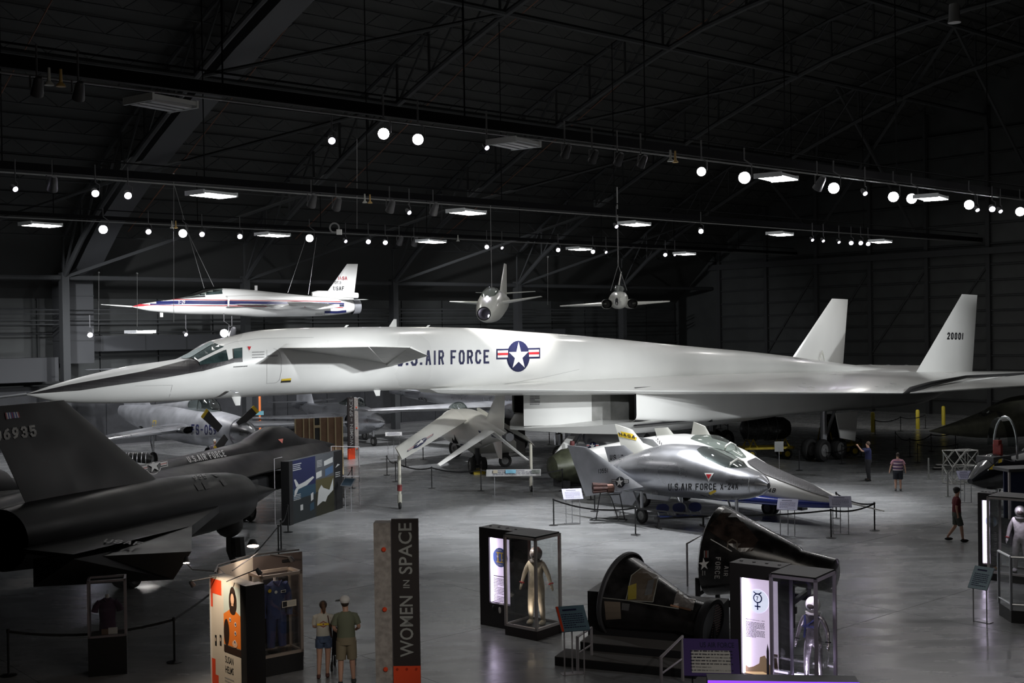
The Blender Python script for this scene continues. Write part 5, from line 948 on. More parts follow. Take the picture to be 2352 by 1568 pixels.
person('man in dark red tee, grey shorts and black cap walking alone at right', gp(2198, 1243), -5, 1.8, cm_('maroon_tee', (.12, .008, .015)), cm_('grey_green_shorts', (.07, .08, .07)), .9, cm_('black_shoe', (.02, .02, .02)), arms={1: ((.2, -.06, 1.13), (.19, -.02, .9)), -1: ((-.22, -.04, 1.13), (-.2, .04, .9))}, legs={1: ((.08, .12, .5), (.1, .16, .09)), -1: ((-.08, -.02, .5), (-.1, -.28, .13))}, cap=cm_('black_cap', (.02, .02, .02)), wide=1.1)
t = person('woman in pink and navy striped shirt and black shorts walking away at right', gp(2063, 1127), 80, 1.68, cm_('striped_base', (.4, .2, .25)), cm_('black_shorts', (.01, .012, .02)), .9, cm_('grey_shoe', (.1, .1, .1)), arms={1: ((.3, 0, 1.14), (.33, .02, .92)), -1: ((-.3, 0, 1.14), (-.36, -.02, .92))}, wide=1.35)
for k in range(6):
    m = MB(); ell(m, [(0, 0, .95+k*.075, .232, .178), (0, 0, .985+k*.075, .232, .178)], 20); m.build('stripe', cm_('navy_stripe', (.02, .02, .1)) if k % 2 else cm_('pale_stripe', (.55, .5, .52)), t)
person('man in dark blue tee raising both hands to take a photo, near the big wheels', gp(1995, 1104), 170, 1.85, cm_('navy_tee', (.02, .025, .09)), cm_('charcoal_trousers', (.03, .03, .035)), 2., cm_('black_shoe', (.02, .02, .02)), arms={1: ((.24, .28, 1.32), (.12, .42, 1.52)), -1: ((-.24, .28, 1.32), (-.1, .42, 1.52))}, hair=cm_('grey_brown_hair', (.12, .08, .06)), wide=1.15)
P7 = at(253, 1043, 55.5); person('person in red cap seen head and shoulders behind the black fuselage at left', P7, 60, 1.78, cm_('navy_tee', (.02, .025, .09)), cm_('charcoal_trousers', (.03, .03, .035)), 2., cm_('black_shoe', (.02, .02, .02)), cap=cm_('red_cap', (.5, .02, .02)))
P8 = at(493, 1012, 63.); person('white-haired man seen over the black fuselage under the propeller jet', P8, -60, 1.78, cm_('dusk_tee', (.15, .12, .16)), cm_('charcoal_trousers', (.03, .03, .035)), 2., cm_('black_shoe', (.02, .02, .02)), hair=cm_('white_hair', (.5, .48, .45)))
# ------------------------------------------------------------------ showcases
LBOX = mat('lit_panel_lilac', (.9, .85, .95), .5, emit=(.66, .55, .74), es=.75)
LBOXE = mat('lit_case_edge', (1, 1, 1), .4, emit=(.85, .75, 1), es=5)
FRM = mat('satin_frame', (.55, .52, .52), .45, .3)
def case(par, x0, x1, y0, y1, z0, z1, base=BLK, top=BLK, r=.03, frm=FRM):
    MB().bx(x0-.02, x1+.02, y0-.02, y1+.02, 0, z0).build('plinth', base, par)
    MB().bx(x0+.03, x1-.03, y0+.03, y1-.03, z0, z0+.02).build('case_floor', mat('case_floor_black', (.02, .02, .02), .4), par)
    if top: MB().bx(x0, x1, y0, y1, z1, z1+.03).build('case_top', top, par)
    P = [(x0, y0), (x1, y0), (x1, y1), (x0, y1)]
    for i in range(4):
        a, b = P[i], P[(i+1) % 4]
        MB().bx(a[0]-r, a[0]+r, a[1]-r, a[1]+r, z0, z1).build('corner_post', frm, par)
        for z in (z0+r, z1-r): MB().bx(min(a[0], b[0])-r, max(a[0], b[0])+r, min(a[1], b[1])-r, max(a[1], b[1])+r, z-r, z+r).build('edge_rail', frm, par)
        mb = MB().prism([(a[0], a[1], z0+.04), (b[0], b[1], z0+.04), (b[0], b[1], z1-.04), (a[0], a[1], z1-.04)], ((-.008 if i == 1 else .008 if i == 3 else 0), (.008 if i == 0 else -.008 if i == 2 else 0), 0)); mb.build('glass_pane', GLASS, par)
def suit(label, W_, face, mt, helmet, zb, hgt=1.78, arms={1: ((.29, -.02, 1.14), (.33, .06, .9)), -1: ((-.29, -.02, 1.14), (-.33, .06, .9))}, legs={1: ((.13, .04, .5), (.15, 0, .09)), -1: ((-.13, .02, .5), (-.15, -.02, .09))}, fat=1.55, extra=None):
    t = thing('space_suit', label, 'space suit', (W_.x, W_.y, zb), math.radians(face)-PI/2); t.scale = (hgt/1.75,)*3
    V_, E_ = bodygraph(arms, legs, fat*.82); V_['pelvis'] = (V_['pelvis'][0], .12); V_['head'] = (V_['head'][0], .09); V_['neck'] = (V_['neck'][0], .085); skinmesh('suit_body', V_, E_, mt, t, 2)
    MB().ball((0, 0, 1.64), (.15, .16, .165), 20, 14).tube([(0, 0, 1.46), (0, 0, 1.5)], .15, 20).build('helmet', helmet, t)
    MB().ball((0, .055, 1.63), (.11, .115, .105), 16, 10).build('visor', mat('dark_visor', (.06, .05, .05), .08, coat=1.), t)
    for s in (1, -1):
        an = legs[s][1]; MB().ball((an[0], an[1]+.05, .06), (.062, .16, .065), 12, 8).build('boot', mt, t)
        el, wr = arms[s]; MB().tube([lerp(el, wr, .82), lerp(el, wr, .9)], .06, 12).build('cuff_ring', extra or RPRINT, t)
    return t
# two-tone suit case with lit panel (twins emblem)
fq = gp(1233, 1471); lq = gp(1163, 1457); rq = gp(1299, 1455); zt = 7.3-(1236.5-756)*fq.y/2750
G1 = Frame(lq.x, lq.y, math.degrees(math.atan2(fq.y-lq.y, fq.x-lq.x))); w1 = (fq-lq).length; d1_ = G1.loc(rq).y; d1_ = min(1.3, max(.8, d1_))
g = ftag('suit_showcase', G1, 'glass showcase holding the cream space suit, dark plinth, left of the capsules', 'showcase')
case(g, 0, w1, 0, d1_, .22, zt, mat('dark_brown_plinth', (.03, .025, .025), .5))
MB().bx(.3, .8, d1_*.4, d1_*.5, zt-.08, zt-.05).build('red_exit_reflection', mat('red_reflection_glow', (.5, .02, .02), .5, emit=(1, .05, .05), es=1.), g)  # reflection imitated by a glowing red bar inside the case
b0 = G1.z(1102, 1433, 0); ybx = max(.35, b0.y)
lb = ftag('glowing_cabinet', G1, 'dark cabinet with glowing lilac panel and round blue II emblem', 'display panel')
xa, xb_ = G1.y(1102, 1330, ybx).x, -.06
ztl = G1.y(1102, 1210, ybx).z
def lightbox(par, fr, x0, x1, y, z1, lx0, lx1, lz0, lz1, dep=.55):
    m = MB(); m.bx(x0, lx0, y, y+dep, 0, z1).bx(lx1, x1, y, y+dep, 0, z1).bx(lx0, lx1, y, y+dep, 0, lz0).bx(lx0, lx1, y, y+dep, lz1, z1).bx(lx0, lx1, y+dep-.04, y+dep, lz0, lz1); m.build('cabinet', mat('cabinet_dark', (.03, .028, .03), .5), par)
    MB().bx(lx0, lx1, y+.16, y+.18, lz0, lz1).build('lit_sheet', LBOX, par)
    MB().bx(lx0+.01, lx0+.03, y+.05, y+.13, lz0+.02, lz1-.02).build('edge_lamp', LBOXE, par)
    for k in range(4): MB().disc_stack([(.035, 0), (.035, .012)], Matrix.Translation((x0+(x1-x0)*(k+.5)/4, y+dep/2, z1)), 12).build('vent', BLK, par)
    return y+.155
p = G1.y(1122, 1233, ybx); q = G1.y(1172, 1392, ybx)
yl = lightbox(lb, G1, xa, xb_, ybx, ztl, p.x, q.x, q.z, p.z)
tr = lambda px, py: G1.y(px, py, yl)
c = tr(1149, 1280); s0 = (tr(1149, 1280)-tr(1149, 1258)).length
BLUE = mat('emblem_blue', (.02, .08, .3), .5, emit=(.02, .06, .2), es=.1)
decal('round_emblem', circ(0, 0, s0, None, 0)+rect(-.09, -.11, .04, .22, 1, 2)+rect(.03, -.11, .04, .22, 1, 2)+rect(-.12, .1, .22, .03, 1, 2)+rect(-.12, -.13, .22, .03, 1, 2)+star(-.08, .02, .04, 2, 3)+star(.07, -.05, .04, 2, 3)+text2d('NASA', -.08, s0*.68, .14, .045, 2, 2)+text2d('GEMINI', -.1, -s0*.86, .18, .05, 2, 2), c, (1, 0, 0), (0, 0, 1), [BLUE, YPRINT, WPRINT], lb, None, lift=.003)
a = tr(1128, 1318); b = tr(1159, 1384)
decal('panel_text', lines(0, 0, b.x-a.x, (a.z-b.z)*.9, 16, 0, 1, 4)+rect(0, (a.z-b.z)*.95, b.x-a.x, .02, 0), (a.x, yl, b.z), (1, 0, 0), (0, 0, 1), INKB, lb, None, lift=.002)
MB().ball((p.x+.15, ybx+.08, q.z-.12), (.14, .1, .13)).build('dark_helmet_display', BLK, lb); MB().ball((p.x+.33, ybx+.06, q.z-.14), (.09, .07, .17)).build('white_glove_display', WPRINT, lb)
CRS = mat('cream_suit', (.5, .44, .34), .6, noise=.15, nscale=9, bump=.6); PNK = mat('pale_suit', (.62, .5, .44), .45, noise=.12, nscale=9, bump=.6)
suit('cream space suit with dark visor standing in the left glass case', G1.w(w1*.62, d1_*.5), -115, CRS, mat('clear_grey_helmet', (.22, .2, .19), .15, coat=1.), .24, 1.82, arms={1: ((.3, 0, 1.16), (.34, .08, .93)), -1: ((-.31, .02, 1.16), (-.4, .06, .95))})
spot(G1.w(w1*.6, .12, .5), G1.w(w1*.62, d1_*.5, .8), 9, 100, (1, .85, .72), .08)
spot(G1.w(w1*.4, .06, zt-.1), G1.w(w1*.62, d1_*.5, 1.1), 32, 100, (1, .92, .85), .08)  # unseen spot added under the case top to brighten the suit
# silver suit case
ztm = zt; fq = gp(1873, 1330, ztm); lq = gp(1770.7, 1318, ztm); rq = gp(1936, 1312.7, ztm)
G2 = Frame(lq.x, lq.y, math.degrees(math.atan2(fq.y-lq.y, fq.x-lq.x))); w2 = (fq-lq).length; d2 = min(1.2, max(.7, G2.loc(rq).y)); 
g = ftag('suit_showcase', G2, 'glass showcase with lilac light strips holding the silver space suit', 'showcase')
case(g, 0, w2, 0, d2, .16, ztm, frm=mat('lilac_frame', (.5, .45, .58), .4, .3))
for y in (.06, d2-.06): MB().bx(.08, w2-.06, y-.012, y+.012, .2, .235).build('light_strip', LBOXE, g)
lb = ftag('glowing_cabinet', G2, 'dark cabinet with glowing panel, round 7 emblem and rocket picture', 'display panel')
yb = .58; xa, xb_ = G2.y(1677, 1400, yb).x, G2.y(1800, 1400, yb).x; z1 = G2.y(1677, 1291, yb).z; p = G2.y(1700, 1325, yb); q = G2.y(1771, 1560, yb)
yl = lightbox(lb, G2, xa, -.06, yb, z1, p.x, -.12, q.z, p.z)
tr = lambda px, py: G2.y(px, py, yl)
c = tr(1740.5, 1380); s0 = (tr(1740.5, 1380)-tr(1740.5, 1353)).length
E7 = circ(0, 0, s0, None, 0)+[(qq, 1, 2) for qq, _, _ in circ(0, .06, .1, .1)]+[(qq, 0, 3) for qq, _, _ in circ(0, .06, .075, .075)]+rect(-.014, -.18, .028, .15, 1, 4)+rect(-.065, -.12, .13, .026, 1, 4)+[(qq, 1, 5) for qq, _, _ in stroke('7', -.035, .01, .09, 1)[0]]+[(qq, 1, 4) for qq, _, _ in pl([(-.09, .19), (-.04, .155), (0, .15), (.04, .155), (.09, .19)], .022)]
decal('round_emblem', E7, c, (1, 0, 0), (0, 0, 1), [mat('emblem_white', (.75, .8, .9), .5, emit=(.7, .75, .9), es=.8), mat('emblem_navy', (.02, .05, .22), .5)], lb, None, lift=.003)
a = tr(1713, 1420); b = tr(1757, 1468)
decal('panel_text', lines(0, 0, b.x-a.x, (a.z-b.z)*.88, 12, 0, 1, 9)+text2d('Mercury Spacesuit - 1962', 0, (a.z-b.z)*.95, b.x-a.x, .025, 0), (a.x, yl, b.z), (1, 0, 0), (0, 0, 1), INKB, lb, None, lift=.002)
a = tr(1702, 1562); W_ = -.12-p.x; 
PIC = poly([(0, .1), (0, .35), (W_*.12, .3), (W_*.25, .34), (W_*.4, .42), (W_*.42, .55), (W_*.55, .6), (W_*.68, .42), (W_*.85, .3), (W_, .22), (W_, .05)], 0)+poly([(0, 0), (0, .2), (W_*.5, .26), (W_, .14), (W_, 0)], 1, 2)+rect(W_*.6, .2, W_*.07, .5, 2, 3)+poly([(W_*.6, .7), (W_*.67, .7), (W_*.635, .86)], 2, 3)+poly([(W_*.72, .08), (W_*.95, .08), (W_*.86, .66), (W_*.74, .66)], 3, 3)+rect(W_*.74, .6, W_*.16, .06, 3, 4)
decal('launch_picture', PIC, (p.x, yl, a.z), (1, 0, 0), (0, 0, 1), [mat('smoke_brown', (.3, .2, .12), .6, emit=(.3, .2, .12), es=.4), mat('smoke_glow', (.8, .55, .3), .6, emit=(.9, .6, .35), es=.6), mat('rocket_grey', (.1, .09, .1), .6), mat('tower_rust', (.3, .12, .04), .6)], lb, None, lift=.003)
SLV = mat('silver_suit', (.6, .56, .6), .28, .85, noise=.2, nscale=8, bump=1.)
t = suit('shiny silver space suit with white helmet and blue straps in the right glass case', G2.w(w2*.72, d2*.5), -125, SLV, mat('white_helmet', (.75, .72, .74), .3, coat=.5), .18, 1.72, fat=1.3, extra=BLK)
MB().tube([(-.16, .14, 1.22), (.16, .14, 1.22)], .025, 8).tube([(-.15, .08, 1.42), (.12, .17, 1.2)], .022, 8).tube([(.15, .06, 1.42), (.1, .17, 1.2), (.13, .16, 1.0)], .022, 8).build('harness', mat('navy_strap', (.02, .025, .12), .6), t)
MB().ball((0, .07, 1.62), (.085, .09, .095), 16, 10).build('mannequin_face', mat('mannequin_white', (.7, .65, .66), .5), t)
spot(G2.w(w2*.7, .1, .35), G2.w(w2*.72, d2*.5, 1.0), 30, 100, (.85, .75, 1), .1)
spot(G2.w(w2*.6, .1, ztm-.1), G2.w(w2*.72, d2*.5, 1.3), 30, 90, (.95, .85, 1), .1)
# right edge case
fq = gp(2305, 1340, 0); lq = gp(2271, 1331, 0); ztr = 7.3-(1144-744)*lq.y/2750
G3 = Frame(lq.x, lq.y, G1.a*180/PI)
g = ftag('suit_showcase', G3, 'glass showcase holding the white space suit at the right edge', 'showcase'); case(g, 0, 1.1, 0, 1.0, .2, ztr)
lb = ftag('glowing_cabinet', G3, 'dark cabinet with tall glowing panel at the right edge', 'display panel')
p = G3.y(2255, 1148, .45); q = G3.y(2290, 1318, .45); q.x = min(q.x, -.1); yl = lightbox(lb, G3, G3.y(2246, 1200, .45).x, -.05, .45, G3.y(2247, 1131, .45).z, p.x, q.x, q.z+.25, p.z)
c = G3.y(2277, 1197, yl); decal('round_emblem', circ(0, 0, .17)+[(qq, 1, 2) for qq, _, _ in circ(0, 0, .14)]+[(qq, 2, 3) for qq, _, _ in poly([(-.1, -.08), (0, .1), (.1, -.08), (.07, -.08), (0, .04), (-.07, -.08)])], c, (1, 0, 0), (0, 0, 1), [mat('emblem_grey', (.4, .45, .5), .5), mat('emblem_pale_blue', (.4, .55, .7), .5), WPRINT], lb, None, lift=.003)
decal('panel_text', lines(0, 0, .3, .7, 14, 0, 1, 11), (c.x-.15, yl, c.z-1.0), (1, 0, 0), (0, 0, 1), GPRINT, lb, None, lift=.002)
decal('base_picture', rect(0, 0, q.x-p.x, .35, 0)+circ(.1, .2, .05, .09, 1, 2)+circ(.22, .22, .05, .1, 2, 2)+circ(.35, .2, .05, .08, 1, 2), (p.x, yl-.1, q.z-.08), (1, 0, 0), (0, 0, 1), [mat('sand_picture', (.35, .3, .26), .6, emit=(.35, .3, .26), es=.3), mat('ochre', (.4, .25, .08), .6), mat('slate', (.15, .18, .2), .6)], lb, None, lift=.003)
suit('bulky white space suit with red arm bands in the right-edge case', G3.w(.75, .45), -120, mat('white_suit', (.6, .58, .6), .7, noise=.1, nscale=10, bump=.6), mat('grey_dome', (.2, .2, .2), .2), .22, 1.85, fat=1.75, extra=RPRINT)
spot(G3.w(.7, .1, ztr-.1), G3.w(.75, .45, 1.0), 30, 90, (.95, .85, 1), .1)
tq = gp(2325, 1075, 2.5); t = thing('upper_showcase', 'glass cabinet with dark blue back panel behind the right-edge case', 'showcase', (tq.x+.8, tq.y, 0), .2)
MB().bx(-1, 1.4, 0, .8, 0, .85).build('plinth', BLK, t); MB().bx(-1, 1.4, .3, .34, .85, 2.4).build('back_panel', mat('blue_panel', (.02, .03, .1), .5), t); MB().bx(-1.05, 1.45, -.05, .85, 2.4, 2.5).build('case_top', DGREY, t)
for x in (-1, 1.4): MB().bx(x-.03, x+.03, -.02, .04, .85, 2.4).build('corner_post', FRM, t)
MB().bx(-.97, 1.37, 0, .01, .85, 2.4).build('glass_pane', GLASS, t)
h0 = gp(2308, 1425, 0); t = thing('railed_platform', 'angular glass-sided platform with steel handrail cut off by the right edge', 'railing', (h0.x, h0.y, 0), -.25)
hp_ = [(-.05, .6), (.12, -.2), (1.6, -.35)]
MB().loft([[(x, y, z) for x, y in hp_+[(1.6, 1)]] for z in (0, .3)]).build('platform_base', BLK, t)
for a, b in zip(hp_, hp_[1:]):
    MB().prism([(a[0], a[1], .3), (b[0], b[1], .3), (b[0], b[1], 1.55), (a[0], a[1], 1.55)], (.008, .008, 0)).build('glass_pane', GLASS, t); MB().tube([(a[0], a[1], 1.6), (b[0], b[1], 1.6)], .035, 8).build('handrail', STEEL, t); MB().tube([(a[0], a[1], .45), (b[0], b[1], .45)], .025, 8).build('lower_rail', STEEL, t)
for a in hp_: MB().tube([(a[0], a[1], .3), (a[0], a[1], 1.6)], .035, 8).build('rail_post', STEEL, t)
# purple shirt case
a = gp(205.6, 1554); b = gp(290, 1546.5); G4 = Frame(a.x, a.y, math.degrees(math.atan2(b.y-a.y, b.x-a.x))); w4 = (b-a).length
z0 = G4.y(205.6, 1466, 0).z; z1 = G4.y(204, 1334, 0).z
g = ftag('shirt_showcase', G4, 'tall black plinth with a glass box holding the purple polo shirt', 'showcase'); case(g, 0, w4, 0, .5, z0, z1, BLK, None, .022, mat('dull_frame', (.3, .27, .29), .45, .5))
def garment(label, W_, rz, z, m_, sc_, full, parts=None, name='polo_shirt', cat='shirt'):
    t = thing(name, label, cat, (W_.x, W_.y, z), rz); t.scale = (sc_,)*3; mb = MB()
    ell(mb, [(0, 0, 0 if not full else .55, .2, .11), (0, 0, .25 if not full else .7, .185, .1), (0, 0, .6 if not full else 1.05, .21, .12), (0, 0, .72 if not full else 1.2, .2, .11), (0, 0, .79 if not full else 1.27, .08, .07)])
    z1_ = .7 if not full else 1.18
    for s in (1, -1):
        if full: mb.tube([(s*.17, 0, z1_+.02), (s*.25, 0, z1_-.15), (s*.28, .0, z1_-.45), (s*.27, -.02, z1_-.6)], [.08, .07, .06, .055], 12); mb.tube([(s*.1, 0, .62), (s*.11, 0, .3), (s*.12, 0, 0)], [.11, .09, .075], 12)
        else: mb.tube([(s*.17, 0, z1_), (s*.27, 0, z1_-.12), (s*.3, 0, z1_-.24)], [.08, .075, .085], 12)
    mb.build('cloth', m_, t); MB().tube([(0, 0, z1_+.05), (0, 0, z1_+.17)], [.05, .045], 12).ball((0, 0, z1_+.17), (.045, .04, .02)).build('neck_form', mat('pale_form', (.5, .47, .46), .6), t)
    MB().tube([(-.09, -.08, z1_+.1), (0, -.12, z1_-.0), (.09, -.08, z1_+.1)], .02, 6).build('collar', m_, t); return t
garment('dark purple polo shirt on a neck form inside the small glass case', G4.w(w4*.5, .25), G4.a, z0+.1, mat('purple_cloth', (.045, .01, .04), .8), .88, False)
t = thing('caption_card', 'small white caption card with photo below the purple shirt', 'card', tuple(G4.w(w4*.55, .12, z0+.03)), G4.a); MB().bx(-.02, .17, 0, .012, 0, .14).build('card', WPRINT, t); MB().bx(-.16, -.02, 0, .012, 0, .12).build('photo', mat('brown_photo', (.2, .12, .08), .5), t)
# ------------------------------------------------------------------ kiosk with portrait and blue suit case
ZK = 2.36
p1 = gp(484, 1322, ZK); p2 = gp(553, 1342, ZK); p3 = gp(575, 1346, ZK)
KA = Frame(p1.x, p1.y, math.degrees(math.atan2(p2.y-p1.y, p2.x-p1.x))); wk = (p2-p1).length
kk = ftag('exhibit_kiosk', KA, 'angled exhibit kiosk with lit portrait poster in orange and white', 'kiosk')
KM = mat('kiosk_panel', (.09, .07, .065), .6)
MB().bx(0, wk+.0, 0, .3, 0, ZK).build('poster_board', mat('poster_ivory', (.62, .56, .48), .55), kk)
MB().bx(wk, wk+.22, -.02, .4, 0, ZK).build('end_post', BLK, kk); MB().bx(-.03, 0, -.02, .32, 0, ZK+.01).build('edge_trim', WPRINT, kk)
L1 = KA.loc(gp(500, 1303, ZK)); L2 = KA.loc(gp(575, 1280, ZK)); L3 = KA.loc(gp(687, 1267, ZK))
MB().loft([[(0, .3, z), (L1.x, L1.y, z), (L1.x+.06, L1.y, z), (.06, .3, z)] for z in (0, ZK)]).build('side_board', KM, kk)
MB().loft([[(L1.x, L1.y, z), (L2.x, L2.y, z), (L2.x, L2.y+.08, z), (L1.x, L1.y+.08, z)] for z in (0, ZK)]).build('inner_board', mat('poster_ivory', (.62, .56, .48), .55), kk)
bk = MB().loft([[(L2.x, L2.y, z), (L3.x, L3.y, z), (L3.x, L3.y+.08, z), (L2.x, L2.y+.08, z)] for z in (0, ZK)]); bk.build('back_board', KM, kk)
MB().tube([(0, .1, ZK+.05), (L1.x, L1.y, ZK+.05), (L2.x, L2.y, ZK+.05), (L3.x, L3.y, ZK+.05)], .02, 6).build('top_rail', DGREY, kk)
MB().bx(wk+.25, wk+.45, -.05, .3, 0, .32).build('red_block', ORANGE, kk)
u = (L3-L2).normalized(); ce = L3-u*.28; ce.z = ZK-.16; MB().bx(-.13, .13, -.03, .0, -.03, .03, M=Matrix.Translation(ce) @ Matrix.Rotation(math.atan2(u.y, u.x), 4, 'Z')).build('slot_plate', BLK, kk)
OJ = mat('orange_suit_print', (.75, .2, .03), .5); SK2 = mat('portrait_skin', (.7, .42, .28), .5); HR = mat('portrait_hair', (.03, .015, .01), .5); BGP = mat('portrait_backdrop', (.5, .56, .52), .5)
def kz(px, py): q_ = KA.y(px, py, 0); return (q_.x, q_.z)
pw, ph = wk, ZK
xL = kz(514, 1400)[0]; zt_p = kz(530, 1345)[1]; zb_p = kz(530, 1500)[1]
cx = (xL+wk)/2+.02; hz = kz(531, 1375)[1]
PO = rect(xL, zb_p, wk-xL, zt_p-zb_p, 0, 1)
PO += [(q, 1, 2) for q, _, _ in circ(cx, hz+.05, .12, .2)+circ(cx-.07, hz-.05, .08, .2)+circ(cx+.07, hz-.06, .09, .2)]
PO += [(q, 2, 3) for q, _, _ in circ(cx-.01, hz, .068, .115)]+rect(cx-.05, hz-.18, .08, .1, 2, 3)
PO += [(q, 3, 3) for q, _, _ in poly([(xL, zb_p+.15), (wk, zb_p+.15), (wk, hz-.3), (cx+.12, hz-.22), (cx-.12, hz-.22), (xL, hz-.34)])]
PO += [(q, 1, 4) for q, _, _ in circ(cx, hz-.22, .12, .09)+rect(xL, zb_p, wk-xL, .14)+circ(xL+.11, zb_p+.4, .11, .27)]
PO += [(q, 2, 5) for q, _, _ in circ(cx+.07, zb_p+.22, .1, .07)]
for dx, dz_ in ((-.1, -.42), (.11, -.48), (.1, -.66), (.08, -.84)): PO += circ(cx+dx, hz+dz_, .036, .045, 4, 6)+circ(cx+dx, hz+dz_, .02, .026, 5, 7)
decal('portrait', PO, (0, 0, 0), (1, 0, 0), (0, 0, 1), [BGP, HR, SK2, OJ, WPRINT, INK], kk, None, lift=.002)
og = []
for a_ in ([(484, 1328), (508, 1334), (508, 1363), (498, 1361), (498, 1345), (490, 1343), (490, 1370), (484, 1370)],): og += [([kz(*q) for q in a_], 0, 1)]
x1_, z1_ = kz(508, 1330)
og = rect(0, ZK-.34, x1_, .3, 0)+rect(0, ZK-.62, .07, .3, 0)+rect(0, 0, .14, kz(490, 1511)[1], 0)+rect(.14, 0, .12, kz(500, 1550)[1], 0)
for g_ in (og[:2], og[2:]): decal('orange_block', g_, (0, 0, 0), (1, 0, 0), (0, 0, 1), ORANGE, kk, None, lift=.003)
za = kz(530, 1506)[1]
decal('name_lettering', text2d('SUSAN', xL+.03, za-.17, .33, .14)+text2d('HELMS', xL+.03, za-.37, .33, .14), (0, 0, 0), (1, 0, 0), (0, 0, 1), INKB, kk, None, lift=.003)
decal('poster_text', lines(xL, max(.02, za-.75), .36, .3, 5, 0, 1, 5), (0, 0, 0), (1, 0, 0), (0, 0, 1), GPRINT, kk, None, lift=.003)
for px in (496, 507): q_ = KA.y(px, 1470, 0); decal('small_photo', rect(-.035, -.11, .07, .22, 0)+circ(0, .02, .02, .04, 1, 2), q_, (1, 0, 0), (0, 0, 1), [BLK, mat('photo_pale', (.5, .4, .32), .5)], kk, None, lift=.003)
for k, (px, py, hx, hy) in enumerate([(503, 1322, 437, 1335), (520, 1335, 590, 1307), (620, 1273, 665, 1278)]):
    a = KA.loc(gp(px, py, ZK+.03)); b = KA.loc(at(hx, hy, gp(px, py, ZK).y-.25)); MB().tube([a, b], .012, 6).build('lamp_arm', DGREY, kk); MB().disc_stack([(.04, 0), (.055, .12)], Matrix.Translation(b) @ Vector((p2-p1)*0+Vector((0, .6, -.8))).to_track_quat('Z', 'Y').to_matrix().to_4x4(), 12).build('lamp_head', DGREY, kk)
pc = KA.w(wk*.5, -1.0, 3.3); spot(pc, KA.w(wk*.5, 0, 1.55), 260, 55, (1, .82, .62), .08, .8)
# bright lamps above the kiosk
for k, (px, py, Yd, r) in enumerate([(581, 1254, 25.6, .13), (428, 1293, 25.2, .07)]):
    P = at(px, py, Yd); t = thing('display_lamp', ['bright oval display lamp glowing above the kiosk', 'small bright slanted lamp at the black wing edge'][k], 'lamp', P, .2)
    M = Matrix.Rotation(PI*.86, 4, 'X'); MB().disc_stack([(r*.5, -.14), (r*.9, -.05), (r, 0)], M, 16, 0, True, False).build('shade', DGREY, t); MB().disc_stack([(r*.95, -.01), (.001, .0)], M, 16, 0, False, False).build('lens', mat('warm_lens', (1, 1, 1), .4, emit=(1, .78, .66), es=25.), t)
    MB().tube([(0, 0, 0), (.1, .3, -.2), KA.w(L1.x+.4, L1.y, ZK)-P if k == 0 else Vector((.9, .3, -.3))], .012, 6).build('lamp_arm', DGREY, t)
    spot(P+Vector((0, -.03, -.03)), (gp(640, 1330, 1.5) if k == 0 else KA.w(.2, 0, 1.2)), 40, 120, (1, .82, .66), .06)
# blue suit case
a = gp(602, 1556, 0); b = gp(696, 1537, 0); G5 = Frame(a.x, a.y, math.degrees(math.atan2(b.y-a.y, b.x-a.x))); w5 = (b-a).length
z0 = G5.y(600, 1514, 0).z; z1 = G5.y(600, 1323, 0).z
g = ftag('suit_showcase', G5, 'glass showcase on a black base holding the blue flight suit', 'showcase'); case(g, .02, w5-.02, .0, .55, z0, z1, BLK, None, .03, mat('warm_frame', (.5, .42, .36), .4, .6))
MB().bx(.05, w5-.05, .53, .545, z0, z1-.2).build('back_sheet', BLK, g)
t = garment('navy blue flight suit with patches hanging in the warm lit case', G5.w(w5*.5, .27), G5.a, z0+.14, mat('flight_blue', (.03, .045, .13), .8, noise=.15, nscale=8), 1.12, True, name='flight_suit', cat='flight suit')
decal('chest_patches', circ(-.06, 1.08, .03, None, 0)+circ(-.19, 1.12, .035, None, 2)+rect(.04, 1.05, .11, .05, 0)+rect(.05, 1.06, .09, .03, 1, 2), (0, -.125, 0), (1, 0, 0), (0, 0, 1), [WPRINT, INKB, YPRINT], t, None)
q_ = G5.y(663, 1386, 0); decal('caption_card', rect(-.17, -.06, .34, .14, 0)+rect(-.155, -.045, .1, .11, 1, 2)+lines(-.03, -.03, .18, .09, 5, 2, 2, 3), (q_.x, -.02, q_.z), (1, 0, 0), (0, 0, 1), [mat('card_cream', (.6, .55, .45), .5), INKB, GPRINT], g, None)
# ------------------------------------------------------------------ red-footed pillars
def pillar(label, P, rz, hgt=3.56, swap=False):
    t = thing('title_pillar', label, 'sign', (P.x, P.y, 0), rz)
    MB().bx(*((-.44, -.1) if not swap else (.48, .8)), .02, .36, 0, hgt-.08).build('concrete_post', CONC, t); MB().bx(-.08, .46, 0, .07, .62, hgt).build('title_board', mat('board_charcoal', (.028, .022, .022), .5), t)
    MB().bx(-.08, .46, -.01, .08, 0, .62).build('red_foot', ORANGE, t)
    for k, z in enumerate((.55, 1.75, 2.95)): MB().disc_stack([(.05, 0), (.05, .02), (.03, .045)], Matrix.Translation((-.24 if not swap else .64, .02, z)) @ Matrix.Rotation(PI/2, 4, 'X'), 8).build('red_bolt', ORANGE, t)
    for x in (0, .19, .38): MB().disc_stack([(.025, 0), (.02, .02)], Matrix.Translation((x-.0, -.01, .56)) @ Matrix.Rotation(PI/2, 4, 'X'), 8).build('bolt', mat('dark_orange', (.4, .03, .01), .5), t)
    decal('title_lettering', text2d('WOMEN', 0, 0, 1.22, .27)+text2d('IN', 1.38, .06, .16, .13)+text2d('SPACE', 1.66, 0, 1.02, .27), (.33, 0, .8), (0, 0, 1), (-1, 0, 0), mat('title_grey', (.36, .37, .36), .45, .2), t, None); return t
